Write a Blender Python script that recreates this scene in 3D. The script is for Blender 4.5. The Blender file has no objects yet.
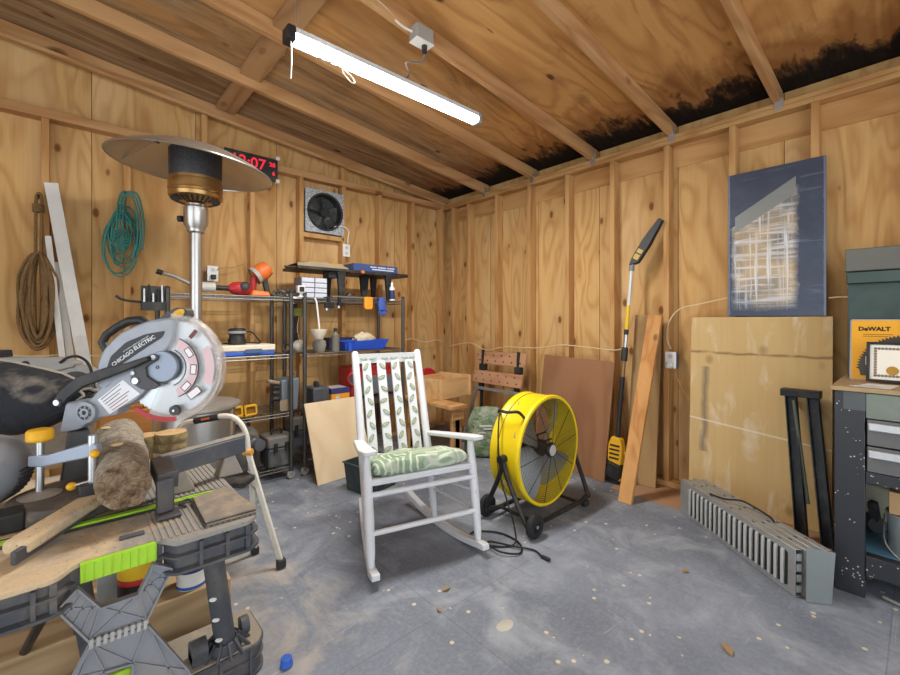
import bpy, bmesh, math, random
from mathutils import Vector as V, Matrix, Euler
random.seed(7)
SC = bpy.context.scene
COL = SC.collection
R = math.radians
PI = math.pi
# ---------------------------------------------------------------- camera, world, light, exposure
F, TH, YH = 423.4, R(41.9), 320.0
CAM = V((-3.174, -3.630, 1.19))
cd = bpy.data.cameras.new('camera'); cam = bpy.data.objects.new('camera', cd); COL.objects.link(cam)
cam.location = CAM; cam.rotation_euler = (R(90), 0, -TH)
cd.sensor_width = 36; cd.lens = F/900*36; cd.shift_y = -(337.5-YH)/900; cd.clip_start = .05
SC.camera = cam
W_ = bpy.data.worlds.new('daylight'); SC.world = W_; W_.use_nodes = True
_bg = W_.node_tree.nodes['Background']; _bg.inputs[0].default_value = (.88, .95, 1, 1); _bg.inputs[1].default_value = 1.55
SC.view_settings.view_transform = 'Standard'; SC.view_settings.look = 'None'
SC.view_settings.exposure = 0.8; SC.view_settings.gamma = 1; SC.view_settings.use_curve_mapping = False
LAMP_W = 30.0

# ---------------------------------------------------------------- measuring helpers (points of the real place seen at a photo position)
_c, _s = math.cos(TH), math.sin(TH)
def ray(px, py):
    r = (px-450)/F; u = (YH-py)/F
    return V((_c*r+_s, -_s*r+_c, u))
def onx(px, py, v=0.): d = ray(px, py); return CAM + d*((v-CAM.x)/d.x)
def ony(px, py, v=0.): d = ray(px, py); return CAM + d*((v-CAM.y)/d.y)
def onz(px, py, v=0.): d = ray(px, py); return CAM + d*((v-CAM.z)/d.z)
def dp(px, py, t): return CAM + ray(px, py)*t
def basis(o, x, z):                                  # matrix with local x, z axes at o
    z = V(z).normalized(); x = V(x); x = (x - z*x.dot(z)).normalized(); y = z.cross(x)
    m = Matrix((x, y, z)).transposed().to_4x4(); m.translation = o; return m
def at(x, y, z, rz=0, rx=0, ry=0): return Matrix.Translation((x, y, z)) @ Euler((rx, ry, rz)).to_matrix().to_4x4()
I4 = Matrix.Identity(4)

# ---------------------------------------------------------------- materials
MATS = {}
class N:
    def __init__(s, name):
        s.m = bpy.data.materials.new(name); s.m.use_nodes = True; s.t = s.m.node_tree
        s.p = s.t.nodes['Principled BSDF']
    def n(s, typ, **kw):
        k = s.t.nodes.new('ShaderNode'+typ)
        for a, b in kw.items():
            if hasattr(k, a): setattr(k, a, b)
            else: k.inputs[a.replace('_', ' ')].default_value = b
        return k
    def l(s, a, b): s.t.links.new(a, b)
    def coord(s, scale=(1, 1, 1), loc=(0, 0, 0), rot=(0, 0, 0), which='Object'):
        tc = s.n('TexCoord'); mp = s.n('Mapping'); s.l(tc.outputs[which], mp.inputs[0])
        mp.inputs['Scale'].default_value = scale; mp.inputs['Location'].default_value = loc; mp.inputs['Rotation'].default_value = rot
        return mp.outputs[0]
    def noise(s, vec, scale=1, detail=3, dist=0, rough=.5):
        k = s.n('TexNoise'); s.l(vec, k.inputs['Vector']); k.inputs['Scale'].default_value = scale
        k.inputs['Detail'].default_value = detail; k.inputs['Distortion'].default_value = dist; k.inputs['Roughness'].default_value = rough
        return k.outputs[0]
    def math(s, op, a, b=0., c=None, clamp=False):
        k = s.n('Math'); k.operation = op; k.use_clamp = clamp
        for i, v in enumerate((a, b, c)):
            if v is None: continue
            if isinstance(v, (int, float)): k.inputs[i].default_value = v
            else: s.l(v, k.inputs[i])
        return k.outputs[0]
    def ramp(s, fac, stops, interp='LINEAR'):
        k = s.n('ValToRGB'); s.l(fac, k.inputs[0]); k.color_ramp.interpolation = interp
        e = k.color_ramp.elements
        while len(e) < len(stops): e.new(.5)
        for x, (p, c) in zip(e, stops): x.position = p; x.color = (c if len(c) == 4 else (*c, 1)) if not isinstance(c, (int, float)) else (c, c, c, 1)
        return k.outputs[0]
    def mix(s, f, a, b, mode='MIX'):
        k = s.n('Mix'); k.data_type = 'RGBA'; k.blend_type = mode
        for i, v in ((0, f), (6, a), (7, b)):
            if isinstance(v, (int, float)): k.inputs[i].default_value = v
            elif isinstance(v, tuple): k.inputs[i].default_value = (*v, 1) if len(v) == 3 else v
            else: s.l(v, k.inputs[i])
        return k.outputs[2]
    def sep(s, v):
        k = s.n('SeparateXYZ'); s.l(v, k.inputs[0]); return k.outputs
    def comb(s, x, y, z):
        k = s.n('CombineXYZ')
        for i, v in enumerate((x, y, z)):
            if isinstance(v, (int, float)): k.inputs[i].default_value = v
            else: s.l(v, k.inputs[i])
        return k.outputs[0]
    def base(s, c):
        if isinstance(c, tuple): s.p.inputs['Base Color'].default_value = (*c, 1)
        else: s.l(c, s.p.inputs['Base Color'])
    def bump(s, h, strength=.3, dist=.01):
        k = s.n('Bump'); k.inputs['Strength'].default_value = strength; k.inputs['Distance'].default_value = dist
        s.l(h, k.inputs['Height']); s.l(k.outputs[0], s.p.inputs['Normal'])
    def fin(s, rough=.6, metal=0., spec=.4):
        if isinstance(rough, (int, float)): s.p.inputs['Roughness'].default_value = rough
        else: s.l(rough, s.p.inputs['Roughness'])
        s.p.inputs['Metallic'].default_value = metal; s.p.inputs['Specular IOR Level'].default_value = spec
        return s.m
def srgb(r, g, b):
    f = lambda c: (c/12.92 if c <= .04045 else ((c+.055)/1.055)**2.4)
    return (f(r/255), f(g/255), f(b/255))
def plain(name, rgb, rough=.55, metal=0., var=.12, scale=14, dirt=None, dirt_amt=.35, bump=.08):
    """one paint / plastic / metal, with a soft uneven tone and optional dirt blotches"""
    if name in MATS: return MATS[name]
    n = N(name); c = srgb(*rgb); v = n.coord()
    f = n.noise(v, scale, 4)
    col = n.mix(f, tuple(max(0, x*(1-var)) for x in c), tuple(min(1, x*(1+var)) for x in c))
    if dirt:
        d = n.ramp(n.noise(v, scale*.45, 5, .4, .65), [(.5-.18*dirt_amt, 0), (.82-.25*dirt_amt, 1)])
        col = n.mix(n.math('MULTIPLY', d, min(1, dirt_amt*1.6)), col, srgb(*dirt))
    n.base(col)
    if bump: n.bump(n.noise(v, scale*6, 3), bump, .004)
    MATS[name] = n.fin(rough, metal); return MATS[name]
def wood(name, light, dark, axis='z', rings=9., scale=1., rough=.72, knots=.5, streak=.5, grey=None):
    """sawn or peeled softwood, grain along one axis"""
    if name in MATS: return MATS[name]
    n = N(name); k = {'x': 0, 'y': 1, 'z': 2}[axis]
    def sc(a, b): q = [a*scale]*3; q[k] = b*scale; return tuple(q)
    inf = n.n('ObjectInfo'); rnd = n.math('MULTIPLY', inf.outputs['Random'], 37.)
    def cv(scl):
        o = n.coord(scl); a = n.n('VectorMath', operation='ADD'); n.l(o, a.inputs[0]); n.l(n.comb(rnd, rnd, rnd), a.inputs[1]); return a.outputs[0]
    big = n.noise(cv(sc(2.6, .42)), 1, 2, .35)
    ring = n.math('SINE', n.math('MULTIPLY', big, rings*6.28))
    ring = n.ramp(n.math('MULTIPLY_ADD', ring, .5, .5), [(.25, 0), (.8, .55), (1, 1)])
    fine = n.noise(cv(sc(55, 2.2)), 1, 4, .2, .6)
    fac = n.math('ADD', n.math('MULTIPLY', ring, .55), n.math('MULTIPLY', fine, streak), clamp=True)
    col = n.mix(fac, srgb(*light), srgb(*dark))
    blotch = n.noise(cv(sc(1.3, .8)), 1, 3)
    col = n.mix(n.math('MULTIPLY', blotch, .35), col, tuple(x*.62 for x in srgb(*dark)))
    if knots:
        vo = n.n('TexVoronoi'); n.l(cv(sc(3.2, 1.7)), vo.inputs['Vector']); vo.inputs['Scale'].default_value = 1
        kf = n.ramp(vo.outputs['Distance'], [(.05, 1), (.085, .75), (.13, 0)])
        col = n.mix(n.math('MULTIPLY', kf, knots), col, srgb(92, 56, 28))
    if grey:
        g = n.ramp(n.noise(cv(sc(1.1, .5)), 1, 5, .5, .6), [(.38, 0), (.66, 1)])
        col = n.mix(n.math('MULTIPLY', g, .8), col, srgb(*grey))
    n.base(col); n.bump(fine, .25, .003)
    MATS[name] = n.fin(rough, 0, .25); return MATS[name]

# ---------------------------------------------------------------- mesh builder
class B:
    def __init__(s): s.v = []; s.f = []; s.mi = []; s.cur = 0
    def add(s, vs, fs, M=None):
        o = len(s.v)
        s.v += [(M @ V(p)) if M is not None else V(p) for p in vs]
        s.f += [[i+o for i in f] for f in fs]; s.mi += [s.cur]*len(fs); return s
    def mat(s, i): s.cur = i; return s
    def box(s, c, d, M=None):
        x, y, z = (q/2 for q in d); vs = [(c[0]+a*x, c[1]+b*y, c[2]+e*z) for a in (-1, 1) for b in (-1, 1) for e in (-1, 1)]
        return s.add(vs, [(0, 1, 3, 2), (4, 6, 7, 5), (0, 4, 5, 1), (2, 3, 7, 6), (0, 2, 6, 4), (1, 5, 7, 3)], M)
    def b2(s, lo, hi, M=None): return s.box([(a+b)/2 for a, b in zip(lo, hi)], [abs(b-a) for a, b in zip(lo, hi)], M)
    def hexa(s, q, M=None):                                  # 4 bottom + 4 top corners
        return s.add(q, [(3, 2, 1, 0), (4, 5, 6, 7), (0, 1, 5, 4), (1, 2, 6, 5), (2, 3, 7, 6), (3, 0, 4, 7)], M)
    def bar(s, a, b, w, h, up=(0, 0, 1), M=None):            # rectangular bar between two points
        a, b = V(a), V(b); L = (b-a).length; z = (b-a).normalized(); u = V(up)
        if abs(z.dot(u)) > .99: u = V((1, 0, 0))
        m = basis(a, z.cross(u).normalized(), z); m = (M @ m) if M is not None else m
        return s.b2((-w/2, -h/2, 0), (w/2, h/2, L), m)
    def cyl(s, a, b, r, r2=None, n=16, M=None):
        r2 = r if r2 is None else r2
        a, b = V(a), V(b); z = (b-a).normalized(); m = basis(a, z.orthogonal(), z); L = (b-a).length
        return s.lathe([(0, 0), (r, 0), (r2, L), (0, L)], n, (M @ m) if M is not None else m)
    def lathe(s, prof, n=20, M=None, a0=0, a1=2*PI):
        full = abs(a1-a0-2*PI) < 1e-6; m = n if full else n+1; vs = []; fs = []; idx = []
        for r, z in prof:
            if r < 1e-6 and full: idx.append([len(vs)]*m); vs.append((0, 0, z))
            else:
                idx.append(list(range(len(vs), len(vs)+m)))
                vs += [(r*math.cos(a0+(a1-a0)*i/n), r*math.sin(a0+(a1-a0)*i/n), z) for i in range(m)]
        for p, q in zip(idx, idx[1:]):
            for i in range(n):
                j = (i+1) % m
                f = [p[i], p[j], q[j], q[i]]; g = []
                for k in f:
                    if k not in g: g.append(k)
                if len(g) > 2: fs.append(g)
        return s.add(vs, fs, M)
    def tube(s, pts, r, n=8, closed=False, M=None, smooth=0):
        pts = [V(p) for p in pts]
        if smooth: pts = spline(pts, smooth, closed)
        k = len(pts); T = []
        for i in range(k):
            a = pts[(i-1) % k] if (closed or i) else pts[0]; b = pts[(i+1) % k] if (closed or i < k-1) else pts[-1]
            T.append((b-a).normalized() if (b-a).length > 1e-9 else V((0, 0, 1)))
        u = T[0].orthogonal().normalized(); vs = []; fs = []
        for i in range(k):
            u = (u - T[i]*u.dot(T[i])); u = u.normalized() if u.length > 1e-6 else T[i].orthogonal().normalized()
            w = T[i].cross(u); rr = r[i] if isinstance(r, (list, tuple)) else r
            vs += [pts[i]+(u*math.cos(2*PI*j/n)+w*math.sin(2*PI*j/n))*rr for j in range(n)]
        for i in range(k if closed else k-1):
            a = i*n; b = ((i+1) % k)*n
            fs += [(a+j, a+(j+1) % n, b+(j+1) % n, b+j) for j in range(n)]
        if not closed: fs += [tuple(range(n))[::-1], tuple(range((k-1)*n, k*n))]
        return s.add(vs, fs, M)
    def prism(s, poly, t, M=None, z0=0.):                    # 2-D outline extruded along z
        n = len(poly); vs = [(x, y, z0) for x, y in poly]+[(x, y, z0+t) for x, y in poly]
        return s.add(vs, [tuple(range(n))[::-1], tuple(range(n, 2*n))]+[(i, (i+1) % n, n+(i+1) % n, n+i) for i in range(n)], M)
    def ring(s, ri, ro, t, M=None, a0=0, a1=2*PI, n=32, z0=0.):
        if abs(a1-a0) > 2*PI-1e-6: return s.lathe([(ri, z0), (ro, z0), (ro, z0+t), (ri, z0+t), (ri, z0)], n, M)
        P = [(ro*math.cos(a0+(a1-a0)*i/n), ro*math.sin(a0+(a1-a0)*i/n)) for i in range(n+1)]
        Q = [(ri*math.cos(a0+(a1-a0)*i/n), ri*math.sin(a0+(a1-a0)*i/n)) for i in range(n+1)]
        vs = [(x, y, z) for z in (z0, z0+t) for x, y in P+Q]; m = n+1; fs = []
        for i in range(n):
            fs += [(i, m+i, m+i+1, i+1), (2*m+i, 2*m+i+1, 3*m+i+1, 3*m+i), (i, i+1, 2*m+i+1, 2*m+i), (m+i+1, m+i, 3*m+i, 3*m+i+1)]
        fs += [(0, 2*m, 3*m, m), (n, m+n, 3*m+n, 2*m+n)]
        return s.add(vs, fs, M)
    def ball(s, c, r, sc=(1, 1, 1), n=14, M=None):
        m = at(*c) @ Matrix.Diagonal((*sc, 1)); h = n//2+1
        return s.lathe([(r*math.sin(PI*i/h), -r*math.cos(PI*i/h)) for i in range(h+1)], n, (M @ m) if M is not None else m)
    def loft(s, rings, cap=True, M=None, closed=True):
        n = len(rings[0]); vs = [p for q in rings for p in q]; fs = []
        for k in range(len(rings)-1):
            for i in range(n if closed else n-1): j = (i+1) % n; fs.append((k*n+i, k*n+j, (k+1)*n+j, (k+1)*n+i))
        if cap and closed: fs += [tuple(range(n))[::-1], tuple(range((len(rings)-1)*n, len(rings)*n))]
        return s.add(vs, fs, M)
    def build(s, name, mat, parent=None, bevel=0., seg=2, loc=None, sub=0, label=None, jitter=0):
        me = bpy.data.meshes.new(name); o = bpy.data.objects.new(name, me); COL.objects.link(o)
        if parent is not None: Mi = WM[parent.name].inverted(); WM[o.name] = WM[parent.name]; o.parent = parent
        else:
            if loc is None:
                lo = [min(v[i] for v in s.v) for i in range(3)]; hi = [max(v[i] for v in s.v) for i in range(3)]
                loc = ((lo[0]+hi[0])/2, (lo[1]+hi[1])/2, lo[2])
            m = loc if isinstance(loc, Matrix) else Matrix.Translation(loc)
            Mi = m.inverted(); WM[o.name] = m; o.matrix_world = m
        me.from_pydata([Mi @ V(v) for v in s.v], [], s.f)
        bm = bmesh.new(); bm.from_mesh(me); bmesh.ops.recalc_face_normals(bm, faces=bm.faces); bm.to_mesh(me); bm.free()
        for m_ in (mat if isinstance(mat, (list, tuple)) else [mat]): me.materials.append(m_)
        for p, k in zip(me.polygons, s.mi): p.material_index = k; p.use_smooth = True
        me.set_sharp_from_angle(angle=R(38))
        if bevel:
            b = o.modifiers.new('bevel', 'BEVEL'); b.width = bevel; b.segments = seg; b.limit_method = 'ANGLE'; b.angle_limit = R(40)
        if sub: d = o.modifiers.new('smooth', 'SUBSURF'); d.levels = d.render_levels = sub
        if label: o['label'] = label
        return o
WM = {}
def spline(P, k, closed=False):
    n = len(P); out = []
    for i in range(n if closed else n-1):
        g = lambda j: P[j % n] if closed else P[max(0, min(n-1, j))]
        a, b, c, d = g(i-1), g(i), g(i+1), g(i+2)
        for q in range(k):
            t = q/k; out.append(.5*((2*b)+(c-a)*t+(2*a-5*b+4*c-d)*t*t+(3*b-a-3*c+d)*t**3))
    if not closed: out.append(P[-1])
    return out
def thing(name, label, cat, loc=(0, 0, 0), rz=0, group=None):
    o = bpy.data.objects.new(name, None); COL.objects.link(o); o.empty_display_size = .05
    m = loc if isinstance(loc, Matrix) else at(*loc, rz)
    o.matrix_world = m; WM[o.name] = m
    return tag(o, label, cat, group)
def tag(o, label, cat, group=None):
    o['label'] = label; o['category'] = cat
    if group: o['group'] = group
    return o
def struct(o): o['kind'] = 'structure'; return o
def dup(o, M, label=None, group=None):                        # copy a thing with its parts and sub-parts to matrix M
    r = o.copy(); COL.objects.link(r); r.matrix_world = M; WM[r.name] = M
    if label: r['label'] = label
    if group: r['group'] = group
    for ch in list(o.children):
        c = ch.copy(); COL.objects.link(c); c.parent = r
        for g in list(ch.children):
            d = g.copy(); COL.objects.link(d); d.parent = c
    return r
def text(s, size, M, mat, parent, name='lettering', ext=.0006, align='CENTER', bold=0., sx=1., shear=0.):
    cu = bpy.data.curves.new('t', 'FONT'); cu.body = s; cu.size = size; cu.extrude = ext; cu.align_x = align; cu.align_y = 'CENTER'; cu.offset = bold; cu.shear = shear
    cu.resolution_u = 3
    t = bpy.data.objects.new('t', cu); COL.objects.link(t); dg = bpy.context.evaluated_depsgraph_get()
    me = bpy.data.meshes.new_from_object(t.evaluated_get(dg)); bpy.data.objects.remove(t)
    b = B(); S = Matrix.Diagonal((sx, 1, 1, 1))
    b.add([v.co.copy() for v in me.vertices], [list(p.vertices) for p in me.polygons], M @ S)
    bpy.data.meshes.remove(me)
    return b.build(name, mat, parent)
def rrect(w, h, r, n=5, cx=0, cy=0):
    P = []
    for qx, qy, a in ((1, 1, 0), (-1, 1, 90), (-1, -1, 180), (1, -1, 270)):
        for i in range(n+1):
            t = R(a+90*i/n); P.append((cx+qx*(w/2-r)+r*math.cos(t), cy+qy*(h/2-r)+r*math.sin(t)))
    return P
def circ(r, n=24, cx=0, cy=0): return [(cx+r*math.cos(2*PI*i/n), cy+r*math.sin(2*PI*i/n)) for i in range(n)]
# ================================================================ THE SETTING
EAVE, SL = 2.505, .11
XL, YF = -5.7, -5.5            # far extents of the shed behind the camera
def wall_ply(name, along, base=((222, 184, 124), (172, 124, 68)), seed=0.):
    n = N(name)
    o = n.coord(); x, y, z = n.sep(o)
    t = x if along == 'x' else y
    pan = n.math('FLOOR', n.math('DIVIDE', n.math('ADD', t, .02), .6096))      # every sheet has its own figure
    off = n.math('MULTIPLY', pan, 5.37)
    def cv(a, b): return n.comb(n.math('ADD', n.math('MULTIPLY', t, a), off), seed, n.math('ADD', n.math('MULTIPLY', z, b), off))
    big = n.noise(cv(3.2, .75), 1, 2, .55)
    ring = n.math('SINE', n.math('MULTIPLY', big, 62.))
    ring = n.ramp(n.math('MULTIPLY_ADD', ring, .5, .5), [(.35, 0), (.85, .6), (1, 1)])
    fine = n.noise(cv(70, 2.4), 1, 4, .2, .6)
    fac = n.math('ADD', n.math('MULTIPLY', ring, .4), n.math('MULTIPLY', fine, .5), clamp=True)
    col = n.mix(fac, srgb(*base[0]), srgb(*base[1]))
    tone = n.noise(cv(1.1, .6), 1, 3)
    col = n.mix(n.math('MULTIPLY', tone, .4), col, srgb(150, 104, 62))
    pale = n.ramp(n.noise(cv(1.7, .5), 1.3, 3), [(.5, 0), (.75, 1)])
    col = n.mix(n.math('MULTIPLY', pale, .55), col, srgb(226, 196, 150))
    vo = n.n('TexVoronoi'); n.l(cv(6., 3.3), vo.inputs['Vector']); vo.inputs['Scale'].default_value = 1; vo.inputs['Randomness'].default_value = 1
    wob = n.math('ADD', vo.outputs['Distance'], n.math('MULTIPLY', n.math('SUBTRACT', fine, .5), .05))
    kf = n.ramp(wob, [(.065, 1), (.09, .8), (.125, 0)])
    col = n.mix(n.math('MULTIPLY', kf, .85), col, srgb(82, 46, 22))
    halo = n.ramp(vo.outputs['Distance'], [(.08, 1), (.3, 0)])
    col = n.mix(n.math('MULTIPLY', halo, .28), col, srgb(150, 88, 40))
    fr = n.math('FRACT', n.math('DIVIDE', n.math('ADD', t, .02), .6096))
    seam = n.math('LESS_THAN', fr, .006)
    col = n.mix(seam, col, srgb(70, 45, 25))
    n.base(col); n.bump(fine, .2, .003)
    return n.fin(.75, 0, .22)
def ceil_ply():
    n = N('ceiling_sheathing'); o = n.coord(); x, y, z = n.sep(o)
    pan = n.math('FLOOR', n.math('DIVIDE', n.math('ADD', y, 10.), .61)); off = n.math('MULTIPLY', pan, 3.71)
    def cv(a, b): return n.comb(n.math('ADD', n.math('MULTIPLY', x, a), off), n.math('MULTIPLY', y, b), off)
    big = n.noise(cv(.8, 2.6), 1, 2, .6)
    ring = n.ramp(n.math('MULTIPLY_ADD', n.math('SINE', n.math('MULTIPLY', big, 58.)), .5, .5), [(.3, 0), (.85, .6), (1, 1)])
    fine = n.noise(cv(3.2, 75), 1, 4, .2, .6)
    fac = n.math('ADD', n.math('MULTIPLY', ring, .4), n.math('MULTIPLY', fine, .45), clamp=True)
    col = n.mix(fac, srgb(214, 164, 102), srgb(158, 104, 54))
    # weathered grey boards over the back of the shed
    g = n.ramp(n.math('ADD', n.math('MULTIPLY_ADD', y, .42, 1.02), n.math('MULTIPLY', n.math('SUBTRACT', n.noise(cv(.9, 1.6), 1, 4, .6), .5), 1.1)), [(.25, 0), (.75, 1)])
    grain = n.noise(cv(1.5, 16), 1, 4, .6)
    gcol = n.mix(n.ramp(grain, [(.35, 0), (.65, 1)]), srgb(168, 144, 114), srgb(112, 88, 64))
    col = n.mix(n.math('MULTIPLY', g, .85), col, gcol)
    dk = n.ramp(n.noise(cv(1.6, 3.4), 1, 5, .8, .65), [(.55, 0), (.72, 1)])
    col = n.mix(n.math('MULTIPLY', dk, .55), col, srgb(92, 68, 48))
    vo = n.n('TexVoronoi'); n.l(cv(2.9, 4.8), vo.inputs['Vector']); vo.inputs['Scale'].default_value = 1
    col = n.mix(n.math('MULTIPLY', n.ramp(vo.outputs['Distance'], [(.075, 1), (.13, 0)]), .85), col, srgb(76, 42, 22))
    # water stain and mould along the eave
    s1 = n.noise(n.comb(n.math('MULTIPLY', x, 2.2), n.math('MULTIPLY', y, 5.5), 0.), 1, 6, .7, .68)
    e = n.math('ADD', n.math('MULTIPLY', x, 2.25), n.math('MULTIPLY', n.math('SUBTRACT', s1, .5), 2.3))
    halo = n.ramp(n.math('ADD', e, 1.5), [(.2, 0), (.75, 1)])
    col = n.mix(n.math('MULTIPLY', halo, .6), col, srgb(120, 72, 34))
    mould = n.ramp(n.math('ADD', e, .82), [(.3, 0), (.42, .8), (.62, 1)])
    sp = n.ramp(n.noise(n.comb(n.math('MULTIPLY', x, 9.), n.math('MULTIPLY', y, 34.), 0.), 1, 5, .4, .6), [(.38, 1), (.68, .45)])
    col = n.mix(n.math('MULTIPLY', mould, sp), col, srgb(24, 19, 18))
    core = n.ramp(n.math('ADD', n.math('MULTIPLY', x, 3.2), n.math('ADD', .85, n.math('MULTIPLY', n.math('SUBTRACT', s1, .5), 2.4))), [(.35, 0), (.65, 1)])
    col = n.mix(n.math('MULTIPLY', core, .92), col, srgb(18, 15, 15))
    n.base(col); n.bump(fine, .2, .003)
    return n.fin(.8, 0, .2)
def floor_mat():
    n = N('painted_floor'); o = n.coord(); x, y, z = n.sep(o)
    big = n.noise(o, .9, 5, .5, .6); med = n.noise(o, 3.6, 6, .6, .65); fine = n.noise(o, 60, 4, 0, .7)
    st = n.noise(n.comb(n.math('MULTIPLY', x, 26.), n.math('MULTIPLY', y, 2.), 0.), 1, 4, .3, .6)
    col = n.mix(n.ramp(big, [(.3, 0), (.7, 1)]), srgb(98, 106, 120), srgb(130, 139, 153))
    col = n.mix(n.math('MULTIPLY', n.ramp(med, [(.46, 0), (.72, 1)]), .6), col, srgb(180, 186, 194))
    col = n.mix(n.math('MULTIPLY', n.ramp(st, [(.52, 0), (.75, 1)]), .35), col, srgb(88, 90, 96))
    scr = n.noise(n.comb(n.math('MULTIPLY', x, 3.), n.math('MULTIPLY', y, 45.), 3.), 1, 3, 1.2, .6)
    col = n.mix(n.math('MULTIPLY', n.ramp(scr, [(.66, 0), (.72, 1)]), .3), col, srgb(186, 184, 180))
    col = n.mix(n.math('MULTIPLY', n.ramp(fine, [(.45, 0), (.8, 1)]), .3), col, srgb(180, 176, 166))
    # sawdust drifts by the saw bench
    dd = n.math('ADD', n.math('MULTIPLY_ADD', x, -1.1, -2.5), n.math('MULTIPLY', n.math('SUBTRACT', med, .5), 2.2))
    col = n.mix(n.math('MULTIPLY', n.ramp(dd, [(.1, 0), (.9, 1)]), .55), col, srgb(192, 168, 132))
    # worn flakes of bare wood
    vo = n.n('TexVoronoi'); n.l(o, vo.inputs['Vector']); vo.inputs['Scale'].default_value = 15
    fl = n.math('MULTIPLY', n.math('LESS_THAN', n.math('ADD', vo.outputs['Distance'], n.math('MULTIPLY', n.math('SUBTRACT', fine, .5), .16)), .13), n.math('GREATER_THAN', n.noise(o, 1.9, 3), .52))
    col = n.mix(n.math('MULTIPLY', fl, .8), col, srgb(214, 200, 172))
    # seams of the floor sheets
    def seam(v, p, o_): return n.math('LESS_THAN', n.math('ABSOLUTE', n.math('SUBTRACT', n.math('FRACT', n.math('DIVIDE', n.math('ADD', v, o_), p)), .5)), .0022/p)
    col = n.mix(n.math('MULTIPLY', n.math('MAXIMUM', seam(y, 1.22, 20.02), seam(x, 2.44, 20.35)), .28), col, srgb(60, 60, 64))
    # unpainted margin along the right wall
    un = n.ramp(n.math('ADD', n.math('MULTIPLY', x, 9.), n.math('MULTIPLY', n.math('SUBTRACT', med, .5), .8)), [(-1, 0), (0, 0)])
    mk = n.math('GREATER_THAN', n.math('ADD', x, n.math('MULTIPLY', n.math('SUBTRACT', med, .5), .07)), -.33)
    mk = n.math('MULTIPLY', mk, n.math('LESS_THAN', y, -2.15))
    col = n.mix(n.math('MULTIPLY', mk, .9), col, n.mix(med, srgb(190, 150, 112), srgb(150, 112, 82)))
    n.base(col); n.bump(n.math('ADD', fine, n.math('MULTIPLY', med, 2.)), .18, .004)
    return n.fin(n.ramp(med, [(.3, .5), (.7, .75)]), 0, .35)
WL = wall_ply('pine_plywood_back', 'x', seed=1.3); WR = wall_ply('pine_plywood_side', 'y', seed=7.7)
STUD = wood('pine_stud', (212, 170, 114), (172, 122, 70), 'z', 5, 1.6, knots=.8)
RAFT = wood('pine_rafter', (212, 170, 120), (172, 122, 76), 'x', 6, 1.2, knots=.8)
PLATE_Y = wood('pine_plate', (212, 170, 114), (172, 122, 70), 'y', 6, 1.4, knots=.6)
GALV = plain('galvanised_steel', (186, 190, 194), .35, .8, .12, 30)
def on(b, name, mat, **k): return struct(b.build(name, mat, loc=(0, 0, 0), **k))
on(B().b2((XL, YF, -.1), (.13, .13, 0)), 'floor', floor_mat())
def roof(x): return EAVE+.093-SL*x
def slab(b, x0, x1, y0, y1, z0, z1):       # sloping slab: z offsets from the roof line
    b.hexa([(x0, y0, roof(x0)+z0), (x1, y0, roof(x1)+z0), (x1, y1, roof(x1)+z0), (x0, y1, roof(x0)+z0),
            (x0, y0, roof(x0)+z1), (x1, y0, roof(x1)+z1), (x1, y1, roof(x1)+z1), (x0, y1, roof(x0)+z1)]); return b
on(slab(B(), XL, .13, YF, .13, 0, .016), 'ceiling', ceil_ply())
on(B().hexa([(XL, .089, 0), (.13, .089, 0), (.13, .13, 0), (XL, .13, 0), (XL, .089, roof(XL)), (.13, .089, roof(.13)), (.13, .13, roof(.13)), (XL, .13, roof(XL))]), 'wall_left', WL)
on(B().b2((.089, YF, 0), (.13, .089, roof(.13))), 'wall_right', WR)
# the two unseen sides behind the camera, wide openings added for sky fill light
FW = wood('pine_boarding', (204, 156, 104), (170, 116, 66), 'z', 8, 1)
on(B().b2((XL, YF, 0), (-4.9, YF+.1, 3.1)).b2((-.5, YF, 0), (.089, YF+.1, 2.5)).b2((-4.9, YF, 2.42), (-.5, YF+.1, 2.5)), 'wall_front', FW)
on(B().b2((XL, YF+.1, 0), (XL+.1, -4.7, 3.1)).b2((XL, -1.1, 0), (XL+.1, .089, 3.1)).b2((XL, -4.7, 2.5), (XL+.1, -1.1, 3.1)), 'wall_back', FW)
tn = [0]
def trim(b, mat, bevel=.003):
    tn[0] += 1; return on(b, 'trim_%d' % tn[0], mat, bevel=bevel)
S = .4064
for i in range(0, 10):                       # studs of the left wall
    x = -(.037+i*S); trim(B().b2((x-.019, 0, .04), (x+.019, .088, 2.445)), STUD)
for i in range(0, 11):                       # studs of the right wall
    y = -(.375+i*S)
    trim(B().b2((0, y-.019, .04), (.088, y+.019, 2.44)), STUD)
trim(B().b2((.0, -.15, .04), (.088, -.11, 2.44)), STUD)
trim(B().b2((XL+.12, 0, 2.447), (-.001, .088, 2.503)), RAFT)           # top plates
trim(B().b2((0, YF+.12, 2.442), (.088, .088, 2.472)).b2((.004, YF+.12, 2.474), (.088, .088, 2.503)), PLATE_Y)
trim(B().b2((XL+.12, .0, 0.001), (-.001, .088, .039)), RAFT)           # sole plates
trim(B().b2((0, YF+.12, 0.001), (.088, .088, .039)), PLATE_Y)
trim(B().b2((.081, YF+.12, 2.29), (.0885, .0, 2.441)), PLATE_Y, 0)     # strip under the plate
for x, w in ((-2.41, .04), (-1.245, .05)):                             # short gable studs
    trim(B().hexa([(x-w/2, .02, 2.504), (x+w/2, .02, 2.504), (x+w/2, .088, 2.504), (x-w/2, .088, 2.504)] + [(q, yy, roof(q)-.1) for q, yy in ((x-w/2, .02), (x+w/2, .02), (x+w/2, .088), (x-w/2, .088))]), STUD)
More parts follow.
